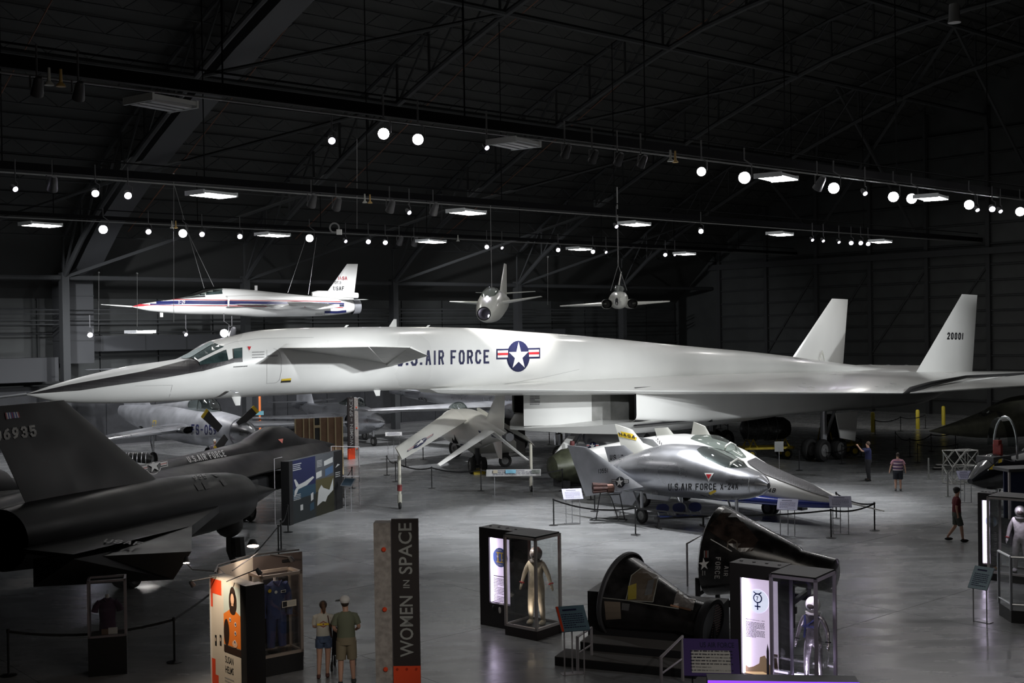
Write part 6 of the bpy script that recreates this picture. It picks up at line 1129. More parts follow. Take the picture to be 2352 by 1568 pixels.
pp = gp(914, 1600, 0); pillar('tall charcoal sign pillar reading WOMEN IN SPACE beside the couple', pp, -.02)
pp = gp(803, 1055, 0); pillar('distant charcoal sign pillar with red foot behind the picture wall', pp, .95, swap=True)
# ------------------------------------------------------------------ capsules on their plinths
CAPB = mat('black_capsule_skin', (.014, .013, .013), .28, coat=.6, noise=.5, nscale=3., rvar=.1)
def axisM(P, d): return Matrix.Translation(P) @ Vector(d).to_track_quat('Z', 'Y').to_matrix().to_4x4()
def capsule(name, label, P, d, prof, ring=False):
    t = thing(name, label, 'space capsule', (P.x, P.y, 0)); M = axisM(Vector((0, 0, P.z)), d)
    m = MB().disc_stack(prof, M, 40, 0, True, True); m.build('hull', CAPB, t)
    return t, M, m
P = at(1424, 1362, 27.4)
t1, M1, m1 = capsule('small_capsule', 'glossy black cone capsule with red-striped end disc on black stepped plinth', P, (.78, -.6, -.16), [(.01, -.22), (.5, -.17), (.85, -.05), (.95, 0), (.95, .06), (.90, .1), (.40, 1.72), (.40, 1.76), (.41, 2.3), (.38, 2.32), (.01, 2.32)])
MB().disc_stack([(.955, .0), (.985, .03), (.985, .1), (.95, .13)], M1, 40, 0, False, False).build('shield_rim', DGREY, t1)
MB().disc_stack([(.43, 2.24), (.53, 2.24), (.55, 2.3), (.55, 2.4), (.47, 2.42), (.43, 2.36)], M1, 36, 0, False, False).build('end_ring', BLK, t1)
eN = (M1.to_3x3() @ Vector((0, 0, 1))).normalized(); eU = Vector((0, 0, 1)).cross(eN).normalized(); eV = eN.cross(eU)
decal('end_disc_stripes', circ(0, 0, .46, None, 0)+[(q, 1, 2) for k in range(15) for q, _, _ in rect(.05, -.42+k*.058, max(.03, min(.36, math.sqrt(max(0, .45**2-(-.41+k*.058)**2))-.05)), .022)], M1 @ Vector((0, 0, 2.37)), eU, eV, [mat('disc_grey', (.035, .037, .045), .25, coat=1.), mat('pale_red_stripe', (.62, .4, .38), .5)], t1, None)
tm = bvh(MB().add([tuple(v) for v in m1.v], m1.f)); F1 = Frame(P.x, P.y, 0)
pdec('hatch_window', poly([(1450, 1322), (1475, 1305), (1510, 1322), (1500, 1380), (1440, 1378)], 0)+poly([(1443, 1346), (1462, 1340), (1462, 1375), (1442, 1377)], 1, 2)+poly([(1488, 1335), (1503, 1330), (1497, 1365), (1480, 1368)], 2, 2), IDM, t1, F1, tm, [mat('cabin_brown', (.09, .07, .05), .4), mat('cabin_yellow', (.3, .24, .03), .4), mat('cabin_grey', (.1, .1, .1), .4)], .012, 12)
pdec('hatch_frame', pl([(1450, 1322), (1475, 1303), (1512, 1322), (1500, 1382), (1438, 1378), (1450, 1322)], 2)+pl([(1385, 1372), (1438, 1378), (1560, 1398)], 2), IDM, t1, F1, tm, mat('hatch_frame_grey', (.25, .25, .22), .4), .016, 12)
pdec('equipment_panel', poly([(1388, 1380), (1425, 1382), (1427, 1420), (1392, 1422)], 0)+poly([(1429, 1384), (1447, 1386), (1444, 1402), (1428, 1400)], 1), IDM, t1, F1, tm, [mat('cabin_tan', (.2, .16, .12), .5), MATS['cabin_grey']], .013, 12)
pdec('bright_shingles', poly([(1556, 1356), (1600, 1360), (1592, 1402), (1546, 1394), (1550, 1372)], 0)+pl([(1553, 1372), (1598, 1378)], 1.5)+[(q, 1, 2) for q, _, _ in pl([(1540, 1390), (1588, 1402)], 4)], IDM, t1, F1, tm, [mat('shingle_silver', (.32, .29, .27), .35, .6, noise=.3, nscale=6), mat('copper_strip', (.5, .28, .18), .3, .8)], .014, 10)
pf = Frame(P.x, P.y, -22)
k = ftag('capsule_plinth', pf, 'black plinth with two grey-topped steps carrying the small black capsule', 'plinth')
MB().bx(-.35, 2.3, -.55, 1.0, 0, 1.05).bx(-.6, -.35, -.55, 1.0, 0, 1.35).build('plinth_body', BLK, k)
CARP = mat('grey_carpet', (.09, .085, .08), .9)
MB().bx(-.55, 2.2, -1.25, -.55, 0, .36).build('upper_step', [BLK], k); MB().bx(-.55, 2.2, -1.25, -.55, .36, .375).build('step_tread', CARP, k)
MB().bx(-.9, 2.2, -1.95, -1.25, 0, .18).build('lower_step', [BLK], k); MB().bx(-.9, 2.2, -1.95, -1.25, .18, .195).build('step_tread', CARP, k)
WR = mat('pale_handrail', (.42, .40, .42), .4, .3)
for nm, pts in (('left steel', [(1330, 1560, 0), (1326, 1462, 1), (1358, 1441, 1), (1361, 1520, 0)]), ('right pale', [(1522, 1568, 0), (1518, 1509, 1), (1567, 1461, 1), (1564, 1560, 0)])):
    Yd = 25.5 if 'left' in nm else 24.0; A_ = [at(px, py, Yd+(.0 if i < 2 else .5)) for i, (px, py, _) in enumerate(pts)]; A_[0].z = 0; A_[3].z = .05; A_[0].x = A_[1].x; A_[0].y = A_[1].y; A_[3].x = A_[2].x; A_[3].y = A_[2].y
    t = thing('handrail', nm+' sloping handrail beside the capsule steps', 'handrail', (A_[0].x, A_[0].y, 0)); o_ = Vector((A_[0].x, A_[0].y, 0))
    MB().tube([a-o_ for a in A_], .035, 8).build('rail_tube', WR, t); m_ = (A_[0]*.5+A_[1]*.5-o_, A_[3]*.5+A_[2]*.5-o_); MB().tube(m_, .02, 6).build('middle_bar', WR, t)
P = at(1642, 1262, 30.6)
t2, M2, m2 = capsule('large_capsule', 'large glossy black capsule with white star and FORCE lettering', P, (.84, -.52, -.12), [(.01, -.2), (.6, -.14), (1.05, -.02), (1.15, .05), (1.15, .12), (.52, 2.15), (.45, 2.25), (.42, 3.1), (.3, 3.15), (.01, 3.15)])
tm = bvh(m2); F2 = Frame(P.x, P.y, 0)
pdec('hatch_opening', poly([(1622, 1215), (1665, 1168), (1690, 1180), (1742, 1240), (1728, 1265), (1700, 1268)]), IDM, t2, F2, tm, mat('smoked_hatch', (.05, .035, .03), .1, coat=1., noise=.6, nscale=4), .012, 10)
pdec('bright_edge', pl([(1632, 1238), (1681, 1266)], 2.2), IDM, t2, F2, tm, WPRINT, .02, 8)
pdec('seat_ring', pl([(1670, 1262), (1672, 1245), (1682, 1238), (1692, 1244), (1694, 1262)], 3), IDM, t2, F2, tm, mat('seat_tan', (.12, .09, .06), .5), .02, 8)
pdec('star_mark', star(0, 0, 1, 0, 1, .1), st_map(1617, 1295, 13, 15), t2, F2, tm, WPRINT, .012, .5)
pdec('star_bars', rect(1617, 1264, 2, 16)+rect(1621, 1264, 2.2, 16, 1)+rect(1625, 1264, 2, 16)+rect(1613, 1309, 2, 12)+rect(1618, 1310, 2, 10), IDM, t2, F2, tm, [GPRINT, PINK], .012, 8)
pdec('side_lettering', fit('FORCE', 0, 0, 50, 12, 0, wf=.6, th=.17), lambda u, v: (1644+v-u*.06, 1279+u*.98), t2, F2, tm, LG, .014, 8)
pdec('side_lettering', fit('AIR', 0, 0, 24, 10, 0, wf=.6, th=.17), lambda u, v: (1664+v-u*.1, 1299+u*.95), t2, F2, tm, LG, .014, 8)
k = thing('capsule_cradle', 'dark steel cradle frame under the large black capsule', 'stand', (P.x, P.y, 0), -.5)
MB().bx(-.3, 2.3, -.8, -.7, .35, .5).bx(-.3, 2.3, .7, .8, .35, .5).build('side_beam', BLK, k)
for x in (-.2, 1.0, 2.2):
    for y in (-.75, .75): MB().bx(x-.05, x+.05, y-.05, y+.05, 0, 1.0).build('leg', BLK, k)
    MB().bx(x-.05, x+.05, -.75, .75, .55, .65).build('cross_beam', BLK, k)
q = gp(1632, 1345, 0); t = thing('handrail', 'low pale rail frame below the large capsule at its left', 'handrail', (q.x-.35, q.y, 0)); MB().tube([(-.3, 0, 0), (-.3, 0, 1.2), (.25, 0, 1.5), (.25, 0, 0)], .03, 8).build('rail_tube', WR, t)
# ------------------------------------------------------------------ information stands
LAV = mat('lavender_sheet', (.36, .36, .5), .5); WSH = mat('white_sheet', (.5, .5, .5), .5)
CLR = mat('clear_grey_leg', (.35, .35, .37), .35, .4)
def stand(label, base, pw, ph, z, tilt, rz, sheet, leg=CLR, legs=3, seed=1, title=None, extra=None):
    t = thing('info_stand', label, 'sign', (base.x, base.y, 0), rz); M = Matrix.Translation((0, 0, z)) @ Matrix.Rotation(tilt, 4, 'X')
    MB().bx(-pw/2, pw/2, 0, ph, -.03, 0, M=M).build('panel', sheet, t); o_ = M @ Vector((-pw/2, 0, 0)); V = M.to_3x3() @ Vector((0, 1, 0))
    decal('panel_text', lines(pw*.12, ph*.1, pw*.76, ph*.6, 7, 0, 1, seed)+(text2d(title, pw*.3, ph*.76, pw*.62, ph*.14, 0) if title else rect(pw*.2, ph*.8, pw*.5, ph*.07, 0))+(extra or []), o_, (1, 0, 0), V, [INK, WPRINT, WSH, ORANGE], t, None, lift=.002)
    xs = [-pw*.35, pw*.35] if legs == 2 else [-pw*.35, 0, pw*.35]
    for i, x in enumerate(xs):
        yy = ph*.35*math.cos(tilt)+(.15 if i == 1 and legs == 3 else 0); MB().tube([(x, yy, 0), (x, yy, z+math.tan(tilt)*yy-.04)], .016, 6).build('leg', leg, t)
    MB().bx(-pw*.4, pw*.4, ph*.3, ph*.3+.2, 0, .015).build('foot', leg, t); return t
def sb(px, py): return gp(px, py, 0)
stand('lavender text stand inside the ropes left of the engine frame', sb(1318, 1204), .75, .5, .95, .75, .15, LAV, seed=2)
stand('lavender text stand in front of the blue-bellied white aircraft wheels', sb(1808, 1233), .7, .5, .95, .7, -.35, LAV, seed=3)
stand('lavender text stand at the pointed nose of the white lifting body', sb(1932, 1228), .75, .5, .98, .7, -.2, LAV, seed=4)
stand('lavender text stand before the black open-cockpit aircraft', sb(2221, 1155), .62, .42, .98, .8, 0, LAV, seed=5)
stand('pale slanted stand beside the glass case at the right edge', sb(2245, 1432), .5, .6, .85, .95, -.9, mat('pale_blue_sheet', (.3, .4, .45), .5), legs=2, seed=6)
stand('blue-green text stand left of the capsule steps', sb(1325, 1555), .62, .62, .98, .75, .25, mat('teal_sheet', (.13, .22, .28), .5), leg=WR, seed=7, extra=rect(0, 0, .05, .62, 3, 2))
q = at(1636, 1552, 21.5); stand('large purple text panel below the capsules at bottom', Vector((q.x, q.y, 0)), 1.0, .75, q.z+.0, .8, -.12, mat('purple_sheet', (.1, .06, .26), .4), leg=DGREY, seed=8, title='US AIR FORCE', extra=rect(.14, .06, .7, .45, 1, .5))
q = at(1700, 1563, 20.5); t = thing('light_ledge', 'glowing violet edge strip at the very bottom of the photo', 'light', (q.x, q.y, 0), -.1); MB().bx(-.55, 2.0, 0, .4, 0, q.z).build('ledge', BLK, t); MB().bx(-.55, 2.0, -.02, -.0, q.z-.05, q.z).build('violet_strip', mat('violet_glow', (.2, .05, .9), .5, emit=(.2, .04, 1), es=1.8), t)
stand('white text stand near the silver jet wheel', sb(905, 1055), .95, .4, 1.35, .5, .1, WSH, seed=9)
t = stand('long white stand with aircraft pictures in front of the drooping wing jet', sb(1180, 1140), 2.4, .4, .9, .7, -.05, WSH, legs=2, seed=10)
decal('picture', rect(-.35, .1, .45, .22, 0)+rect(-.9, .12, .2, .18, 1)+rect(.8, .1, .35, .2, 2), (0, .0, .93), (1, 0, 0), (0, math.cos(.7), math.sin(.7)), [mat('sky_picture', (.2, .45, .6), .5), mat('cream_picture', (.5, .45, .35), .5), mat('grey_picture', (.2, .22, .2), .5)], t, None, lift=.02)
q = sb(1790, 1088); t = thing('pole_sign', 'white notice card on a thin pole behind the white lifting body', 'sign', (q.x, q.y, 0)); MB().tube([(0, 0, 0), (0, 0, 1.3)], .02, 6).disc_stack([(.15, 0), (.15, .02)]).build('pole', CLR, t); MB().bx(-.22, .22, -.015, .0, 1.1, 1.6).build('card', mat('grey_white_card', (.35, .36, .36), .5), t)
q = sb(795, 1175); t = thing('tablet_stand', 'dark tilted touchscreen on thin legs beside the picture wall', 'screen', (q.x, q.y, 0), -.5)
M = Matrix.Translation((0, 0, 1.05)) @ Matrix.Rotation(.75, 4, 'X'); MB().bx(-.28, .28, 0, .42, -.05, 0, M=M).build('screen_frame', STEEL, t); MB().bx(-.24, .24, .03, .39, 0, .006, M=M).build('screen', mat('screen_blue_grey', (.03, .05, .07), .15), t)
for x in (-.15, .15): MB().tube([(x, .15, 0), (x, .15, 1.15)], .02, 6).build('leg', CLR, t)
# ------------------------------------------------------------------ picture wall
a = gp(666, 1207, 0); b = gp(790, 1166, 0); PW = Frame(a.x, a.y, math.degrees(math.atan2(b.y-a.y, b.x-a.x))); wl_ = (b-a).length
t = ftag('picture_wall', PW, 'freestanding display wall with photos of white aircraft on blue and green', 'display panel')
z1 = PW.y(668, 1060, 0).z
MB().bx(.0, .28, .0, .35, 0, z1+.02).build('end_cap', BLK, t); MB().bx(.28, wl_, .05, .3, 0, z1).build('board', mat('board_slate', (.05, .06, .07), .5), t)
MP = [mat('night_blue_print', (.012, .016, .06), .5), mat('sea_blue_print', (.02, .05, .08), .5), mat('grey_sky_print', (.07, .075, .085), .5), mat('field_green_print', (.022, .022, .012), .5), mat('dark_green_print', (.015, .02, .022), .5), mat('ochre_print', (.075, .065, .03), .5), mat('white_ink', (.42, .43, .43), .5), mat('bright_sky_print', (.06, .11, .2), .5), BLK]
W3 = wl_-.28; h = z1
dx = .28
it = rect(0, h*.55, W3*.45, h*.45, 0)+rect(0, h*.38, W3*.45, h*.17, 1)+rect(0, 0, W3*.45, h*.38, 4)+rect(W3*.45, h*.6, W3*.37, h*.4, 2)+rect(W3*.45, h*.4, W3*.37, h*.2, 5)+rect(W3*.45, 0, W3*.37, h*.4, 3)+rect(W3*.82, 0, W3*.18, h, 8)
def P2(pts, m, l=2): return [([(x*W3, y*h) for x, y in pts], m, l)]
it += P2([(.05, .52), (.12, .6), (.22, .62), (.4, .68), (.42, .65), (.28, .56), (.12, .53), (.07, .44), (.04, .42)], 6)+P2([(.08, .57), (.04, .7), (.07, .7), (.13, .6)], 6)
it += P2([(.47, .17), (.5, .42), (.56, .5), (.6, .44), (.72, .38), (.8, .56), (.8, .36), (.68, .28), (.64, .2), (.58, .22)], 6, 3)
it += [([(x*W3, y*h) for x, y in q], m, 3) for q, m in (([(.62, .8), (.8, .83), (.8, .92), (.62, .88)], 6), ([(.64, .62), (.8, .66), (.8, .78), (.64, .74)], 7), ([(.46, .62), (.57, .64), (.57, .74), (.46, .72)], 6), ([(.33, .12), (.41, .14), (.41, .26), (.33, .24)], 1), ([(.35, .28), (.4, .3), (.4, .42), (.35, .4)], 6), ([(.15, .18), (.2, .18), (.2, .27), (.15, .27)], 6))]
it += rect(.02*W3, .93*h, .16*W3, .012*h, 6, 2)+rect(.02*W3, .84*h, .16*W3, .012*h, 6, 2)+lines(.02*W3, .86*h, .14*W3, .06*h, 2, 6, 2, 3)+lines(.03*W3, .36*h, .13*W3, .1*h, 4, 6, 2, 4)+lines(.48*W3, .8*h, .1*W3, .12*h, 5, 6, 2, 6)+lines(.85*W3, .55*h, .1*W3, .1*h, 3, 6, 2, 6)+P2([(.85, .72), (.95, .76), (.9, .78)], 6)
decal('printed_pictures', it, (dx, .05, 0), (1, 0, 0), (0, 0, 1), MP, t, None, lift=.003)
MB().tube([(-.05, .6, .02), (-.05, .6, z1+.12), (wl_*.12, .6, z1+.12)], .02, 6).build('rear_frame', WR, t); MB().tube([(wl_-.1, .5, 0), (wl_-.1, .5, z1+.15), (wl_+.9, -.3, z1+.05), (wl_+.9, -.3, 0)], .03, 6).tube([(wl_-.1, .5, z1*.55), (wl_+.9, -.3, z1*.5)], .025, 6).build('support_frame', WR, t)
# brown back of a display wall
a = at(678, 1000, 60.); b = at(787, 1000, 61.); PB_ = Frame(a.x, a.y, math.degrees(math.atan2(b.y-a.y, b.x-a.x))); wb = (Vector(b)-Vector(a)).length
t = ftag('fibreboard_wall', PB_, 'brown back side of a timber framed display wall under the bomber', 'display panel'); zt2 = PB_.y(680, 962, 0).z
for i, (x0_, x1_) in enumerate(((0, .17), (.17, .29), (.29, .39), (.52, .68), (.68, .84), (.84, 1))): MB().bx(x0_*wb+.02, x1_*wb-.02, 0, .06+.05*(i % 2), 0, zt2).build('brown_panel', WOODP, t)
for x in (0, .17, .29, .39, .52, .68, .84, .99): MB().bx(x*wb-.03, x*wb+.03, -.08, 0, 0, zt2).build('batten', PINE, t)
MB().bx(.39*wb, .52*wb, -.02, .1, 0, zt2).build('black_gap', BLK, t)
for z in (.6, 1.6, 2.5): MB().bx(.4*wb, .51*wb, -.09, -.03, z, z+.13).build('cleat', PINE, t)
q = at(1155, 975, 71.); t = thing('black_partition', 'plain black partition board below the big polished aircraft', 'partition', (q.x, q.y, 0), -.1); MB().bx(-1.3, .6, 0, .15, 0, 2.75).build('left_board', mat('partition_black', (.015, .014, .014), .7), t); MB().bx(.62, 1.3, .05, .2, 0, 2.6).build('right_board', MATS['partition_black'], t); MB().bx(.6, .9, -.05, 0, 1.3, 1.75).build('white_card', WSH, t)
q = at(1125, 985, 64.); t = thing('white_vehicle', 'cream cabin with dark red windows behind the drooping wing jet', 'vehicle', (q.x, q.y, 0)); m = MB(); fus(m, [(-1.2, 0, 1.9, .9, .2, 3), (-.8, 0, 2.3, .7, .6, 3), (.4, 0, 2.25, .7, .6, 3), (1.4, 0, 1.3, .8, .3, 3)], .3, 20); m.build('cabin', CREAM, t); MB().bx(-.3, .25, -.64, -.58, 1.6, 2.0).bx(.4, .8, -.6, -.52, 1.3, 1.75).build('window', mat('dark_red_glass', (.08, .02, .02), .2), t); MB().wheel((-.7, -.4, .35), (0, 1, 0), .35, .2).wheel((.8, -.4, .35), (0, 1, 0), .35, .2).build('wheel', [RUBBER, HUB], t)
MB().tube([(-.7, 0, .35), (-.7, 0, .9)], .2).tube([(.8, 0, .35), (.8, 0, .9)], .2).build('axle_mount', DGREY, t)
# ------------------------------------------------------------------ ropes and posts
POSTM = mat('post_black', (.012, .012, .013), .45); BELT = mat('belt_black', (.01, .01, .011), .7)
pm_ = MB().disc_stack([(.17, 0), (.175, .012), (.03, .035), (.025, .06)], None, 18).mesh('base', POSTM); pm2 = MB().disc_stack([(.026, .03), (.026, .93), (.036, .93), (.036, 1.0), (.02, 1.01)], None, 12).mesh('post', POSTM)
def rope_set(pts, closed, grp, nxt_lbl, z=.95, links=None):
    Q_ = [gp(*p) for p in pts]
    for i, a in enumerate(Q_):
        t = thing('rope_post', nxt_lbl(i), 'stanchion', (a.x, a.y, 0), 0, grp)
        for nm, me in (('base', pm_), ('post', pm2)): o = bpy.data.objects.new(nm, me); sc.collection.objects.link(o); o.parent = t
        for j in (links or {}).get(i, [i+1] if i+1 < len(Q_) else []):
            if j >= len(Q_): continue
            b = Q_[j]-a; n = 10; m = MB(); pr = []
            for k_ in range(n+1):
                s = k_/n; pr.append([(b.x*s, b.y*s, z-.22*4*s*(1-s)*min(1, b.length/4)+dz_) for dz_ in (.028, -.028)])
            m.loft(pr, False, False, close=False); mm = MB(); 
            for k_ in range(n): p0, p1_ = pr[k_], pr[k_+1]; mm.prism([p0[0], p1_[0], p1_[1], p0[1]], (.004, .004, 0))
            mm.build('belt', BELT, t)
rope_set([(889, 1091), (909, 1106), (992, 1121), (1105, 1127), (1292, 1127)], False, 'ropes around the drooping wing jet', lambda i: f'black rope post in front of the drooping wing jet, {ORD[i]} from left')
rope_set([(932, 1072), (972, 1056)], False, 'ropes around the drooping wing jet', lambda i: f'black rope post under the left drooping wing, {["near", "far"][i]} one')
rope_set([(1262, 1021), (1200, 1000)], False, 'far ropes', lambda i: f'far rope post below the bomber intake, {["right", "left"][i]} one')
rope_set([(1272, 1206), (1460, 1228), (1909, 1235), (2009, 1218), (1921, 1190)], False, 'ropes around the lifting bodies', lambda i: f'black rope post around the lifting bodies, {["far left", "left of blue chairs", "nearest the pointed nose stand", "rightmost corner", "behind the pointed nose stand"][i]}', links={0: [1], 1: [2], 2: [3], 3: [4]})
rope_set([(1357, 1147), (1366, 1174)], False, 'ropes around the lifting bodies', lambda i: f'rope post behind the red engine frame, {["far", "near"][i]} one')
rope_set([(20, 1551), (401, 1520), (640, 1275), (646, 1262), (662, 1222)], False, 'ropes by the black jet', lambda i: f'rope post by the black jet, {["bottom left corner", "beside the purple shirt case", "nearest behind the kiosk", "middle one behind the kiosk", "at the picture wall corner"][i]}', links={0: [1], 1: [2], 2: [3], 3: [4]})
rope_set([(809, 1121), (789, 1142), (793, 1160)], False, 'ropes by the picture wall', lambda i: f'rope post right of the picture wall, {["farthest", "middle", "nearest"][i]}')
rope_set([(1934, 1065), (1978, 1049), (1945, 1006)], False, 'ropes around the big wheels', lambda i: f'rope post right of the big bomber wheels, {["nearest", "middle", "farthest"][i]}')
rope_set([(1836, 1080)], False, 'ropes around the big wheels', lambda i: 'rope post in front of the big bomber wheels at left')
rope_set([(2010, 998), (2069, 990), (2126, 984)], False, 'far right ropes', lambda i: f'far rope post near the yellow bollards, {ORD[i]} from left')
rope_set([(2057, 1030), (2090, 1048), (2139, 1036), (2195, 1030)], False, 'ropes behind the striped shirt woman', lambda i: f'rope post behind the striped shirt woman, {ORD[i]} from left')
rope_set([(2108, 1062), (2200, 1062)], False, 'ropes behind the striped shirt woman', lambda i: f'rope post right of the striped shirt woman, {["left", "right"][i]}')
rope_set([(1672, 1010), (1655, 985)], False, 'far ropes', lambda i: f'rope post left of the black engine on its cart, {["near", "far"][i]}')
for i, (px, py) in enumerate([(2005, 992), (2108, 985), (2167, 975)]):
    q = gp(px, py); t = thing('bollard', f'yellow bollard by the end wall, {ORD[i]} from left', 'bollard', (q.x, q.y, 0), 0, 'yellow bollards'); MB().disc_stack([(.13, 0), (.13, 1.25), (.1, 1.33), (.01, 1.36)], None, 16).build('tube', mat('bollard_yellow', (.55, .45, .03), .5), t)
for i, (px, py) in enumerate([(2133, 1100), (2177, 1140), (2167, 1085)]):
    q = gp(px, py); t = thing('clear_post', f'thin clear acrylic barrier post near the black open-cockpit aircraft, {ORD[i]} from left', 'post', (q.x, q.y, 0), 0, 'clear posts'); MB().bx(-.03, .03, -.03, .03, 0, 1.0).bx(-.1, .1, -.1, .1, 0, .02).build('post', mat('acrylic', (.3, .31, .3), .2), t)
q = gp(2215, 1110); t = thing('tube_frame_cart', 'tangle of white metal tube framework behind the black open-cockpit aircraft', 'frame', (q.x, q.y, 0), .3)
rg = random.Random(4); nd = [Vector((x, y, z)) for x in (-.8, -.1, .6) for y in (-.2, .5) for z in (.05, .8, 1.5)]
m = MB()
for i in range(len(nd)):
    for j in range(i+1, len(nd)):
        if (nd[i]-nd[j]).length < 1.05 and rg.random() < .75: m.tube([nd[i], nd[j]], .018, 5)
m.build('tube_lattice', mat('white_tube', (.45, .45, .43), .5), t)['kind'] = 'stuff'
# ------------------------------------------------------------------ bench, engines, odds
q = gp(1510, 1213); q2 = gp(1620, 1200); t = thing('chair_bench', 'row of three dark blue shell chairs on a black beam by the silver lifting body', 'bench', (q.x, q.y, 0), math.atan2(q2.y-q.y, q2.x-q.x)*.35)
BLU = mat('blue_shell', (.01, .018, .09), .4)
MB().bx(-.1, 1.95, -.04, .04, .33, .4).build('beam', BLK, t)
for x in (.05, 1.75): MB().bx(x-.03, x+.03, -.03, .03, .03, .35).bx(x-.04, x+.04, -.3, .3, 0, .04).build('leg', BLK, t)
for k in range(3):
    x = .28+k*.62; m = MB(); m.loft([[(x-.24, -.24, .43), (x+.24, -.24, .43), (x+.22, .2, .41), (x-.22, .2, .41)], [(x-.24, -.24, .46), (x+.24, -.24, .46), (x+.22, .2, .44), (x-.22, .2, .44)]]); m.build('seat', BLU, t)
    cb = [(x+.25*math.copysign(abs(math.cos(a))**.8, math.cos(a)), .22+.03*math.sin(a), .68+.17*math.sin(a)) for a in [2*PI*i/16 for i in range(16)]]; MB().prism(cb, (0, .03, 0)).build('backrest', BLU, t)
    for s in (-.18, .18): MB().tube([(x+s, .1, .42), (x+s, .24, .56), (x+s, .25, .68)], .012, 6).build('back_strut', STEEL, t)
q = gp(1400, 1200); t = thing('rocket_engine_frame', 'red and bronze small rocket engine on a thin black tube frame', 'engine', (q.x, q.y, 0), .1)
z0 = 1.08; MB().tube([(-.75, 0, .12), (.55, -.15, .05), (.75, .35, .05), (-.45, .5, .12), (-.75, 0, .12)], .022, 6).tube([(-.5, .05, .12), (-.38, .1, .8), (-.3, .15, z0+.05)], .022, 6).tube([(.35, 0, .08), (.1, .1, .9), (0, .1, z0)], .022, 6).tube([(.6, .1, .08), (.42, .15, z0), (.35, .15, z0+.1)], .022, 6).tube([(-.3, .15, z0-.05), (.4, .15, z0-.05)], .02, 6).build('tube_frame', BLK, t)
m = MB()
for a in range(6): m.tube([(-.6, .15+.14*math.cos(a*PI/3), z0+.22+.14*math.sin(a*PI/3)), (-.05, .15+.12*math.cos(a*PI/3), z0+.22+.12*math.sin(a*PI/3))], [.08, .06], 8)
m.build('thrust_chambers', mat('red_bronze', (.05, .018, .014), .5, .3, noise=.4, nscale=12), t)['kind'] = 'stuff'
MB().tube([(-.05, .15, z0+.2), (.2, .15, z0+.2)], .18, 12).build('pump_body', mat('dark_bronze', (.08, .04, .03), .35, .7), t)
MB().tube([(.2, .15, z0+.18), (.5, .15, z0+.15)], [.2, .17], 12).build('mount_ring', SILVERD, t)
q = at(290, 1050, 57.); t = thing('jet_engine_display', 'silver and black jet engine on a white table frame behind the black jet', 'engine', (q.x, q.y, 0), .1)
MB().tube([(-.9, 0, 1.35), (-.5, 0, 1.35), (.1, 0, 1.45)], [.3, .28, .3], 14).build('exhaust_section', SILVERD, t); MB().tube([(.1, 0, 1.45), (.9, 0, 1.4), (1.2, 0, 1.35)], [.28, .3, .2], 14).build('compressor_section', mat('dark_engine', (.03, .03, .03), .35, .7, noise=.5, nscale=9), t)
for k_ in range(5): MB().tube([(.15+k_*.2, .3*math.cos(a*PI/6), 1.42+.3*math.sin(a*PI/6)) for a in range(13)], .02, 5).build('engine_rib', STEEL, t)
MB().bx(-.35, .6, -.45, -.4, .95, 1.2).build('white_label_board', mat('white_board', (.6, .62, .62), .5), t); 
for x in (-.4, .2, .65): MB().bx(x-.02, x+.02, -.42, -.38, 0, .95).build('leg', WPRINT, t)
MB().bx(-.42, .67, -.42, -.38, .9, .95).build('table_rail', WPRINT, t); MB().bx(-.8, .9, -.2, .2, .9, 1.05).build('cradle', DGREY, t)
for i, (px, py, Yd) in enumerate([(1760, 1030, 66.), (1915, 1035, 67.)]):
    q = at(px, py, Yd); t = thing('engine_cart', ['black jet engine on a yellow wheeled cart left of the big wheels', 'black engine in a yellow A-frame cart right of the big wheels'][i], 'engine', (q.x, q.y, 0), .1)
    MB().disc_stack([(.3, 0), (.55, .15), (.62, .6), (.58, 1.3), (.66, 1.5), (.6, 2.4), (.4, 2.7)] if i == 0 else [(.5, 0), (.66, .2), (.66, 1.1), (.5, 1.3)], Matrix.Translation((-1.4 if i == 0 else -.6, 0, 1.65)) @ Matrix.Rotation(PI/2, 4, 'Y'), 22).build('engine_body', MATS['dark_engine'], t)
    for k_ in range(4): MB().disc_stack([(.64, 0), (.69, .03), (.64, .06)], Matrix.Translation((-1.2+k_*.55 if i == 0 else -.5+k_*.3, 0, 1.65)) @ Matrix.Rotation(PI/2, 4, 'Y'), 22, 0, False, False).build('engine_flange', DGREY, t)
    MB().bx(-1.4, 1.4, -.6, -.5, .55, .67).bx(-1.4, 1.4, .5, .6, .55, .67).bx(-1.4, -1.3, -.6, .6, .55, .67).bx(1.3, 1.4, -.6, .6, .55, .67).build('cart_frame', YELLOW, t)
    for x in ((-.9, .9) if i == 0 else (-.5, .6)):
        for y in (-.55, .55): MB().tube([(x-.25, y, .6), (x, y, 1.9 if i else 1.1), (x+.25, y, .6)], .05, 6).build('a_frame', YELLOW, t)
    for x in (-1.0, 1.0):
        for y in (-.55, .55): MB().wheel((x, y, .28), (0, 1, 0), .28, .16).build('wheel', [RUBBER, YELLOW], t); MB().tube([(x, y, .28), (x, y, .56)], .04, 6).build('axle_leg', YELLOW, t)
q = gp(1318, 1122); t = thing('olive_tank', 'rounded olive green tank behind the left fin of the silver lifting body', 'tank', (q.x, q.y+.9, 0), .5)
m = MB(); m.disc_stack([(.01, -1.3), (.5, -1.1), (.8, -.5), (.85, 0), (.8, .6), (.5, 1.1), (.01, 1.3)], Matrix.Translation((0, 0, .95)) @ Matrix.Rotation(PI/2, 4, 'Y'), 24); m.build('tank_shell', mat('olive_tank', (.06, .065, .04), .4, noise=.3), t)
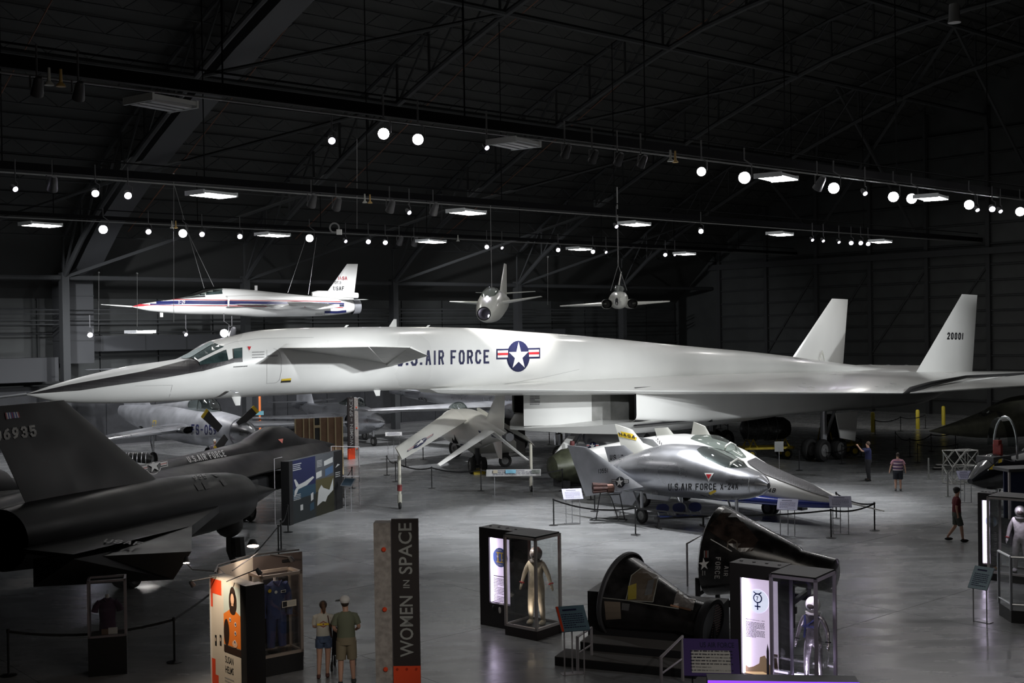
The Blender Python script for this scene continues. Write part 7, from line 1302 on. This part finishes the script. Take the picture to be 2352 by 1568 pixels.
for x in (-.6, .6): MB().bx(x-.1, x+.1, -.6, .6, 0, .35).build('cradle', DGREY, t)
MB().disc_stack([(.05, 1.8), (.12, 1.95), (.1, 2.1)], None, 10).build('filler_cap', mat('red_cap_metal', (.12, .03, .03), .5), t)
q = at(1385, 1022, 58.); t = thing('polished_rocket_plane', 'polished metal tail section with partial star mark under the white bomber', 'aircraft', (q.x, q.y, 0), -.6)
m = MB(); fus(m, [(-1.6, 0, 2.35, 1.2, .5, 2), (-1.0, 0, 2.55, 1.0, .7, 2), (1.2, 0, 2.6, .9, .78, 2), (2.4, 0, 2.3, 1.1, .5, 2)], .3, 24); m.build('body', CHROME, t); Fq = Frame(q.x, q.y, math.degrees(-.6))
pdec('star_insignia', insignia(0, 0, 1, 0, 1, 2), st_map(1362, 1024, 7, 9), t, Fq, bvh(m), [INK, WPRINT, RPRINT], .012, .5)
legw(t, 0, .5, 1.1, .3, .16); legw(t, 0, -.5, 1.1, .3, .16)
q = gp(2175, 1078); t = thing('barrier_foot', 'small black and white striped barrier foot on the floor by the striped shirt woman', 'barrier', (q.x-.4, q.y, 0)); 
for k_ in range(4): MB().bx(-.3+k_*.06, .2+k_*.06, -.1, .1, .02+k_*.07, .06+k_*.07).build('step_bar', WPRINT if k_ % 2 else BLK, t)
MB().bx(-.3, .4, -.12, .12, 0, .02).build('foot', BLK, t)
t = thing('orange_pole', 'thin upright orange pole behind the propeller blade', 'pole', tuple(at(597, 950, 75)*1.0), 0); t.location.z = 0; zt3 = at(597, 905, 75).z; MB().bx(-.06, .06, -.06, .06, 0, zt3+.3).build('pole', mat('orange_pole', (.6, .16, .04), .5), t); MB().bx(-.25, .25, -.08, -.05, 2.2, 2.45).build('tag_card', mat('blue_card', (.1, .25, .3), .5), t)
# ------------------------------------------------------------------ turn the skinned bodies into plain meshes
dg = bpy.context.evaluated_depsgraph_get()
NM = [(o, bpy.data.meshes.new_from_object(o.evaluated_get(dg))) for o in SKQ]
for o, me in NM:
    o.modifiers.clear(); o.data = me; me.shade_smooth()
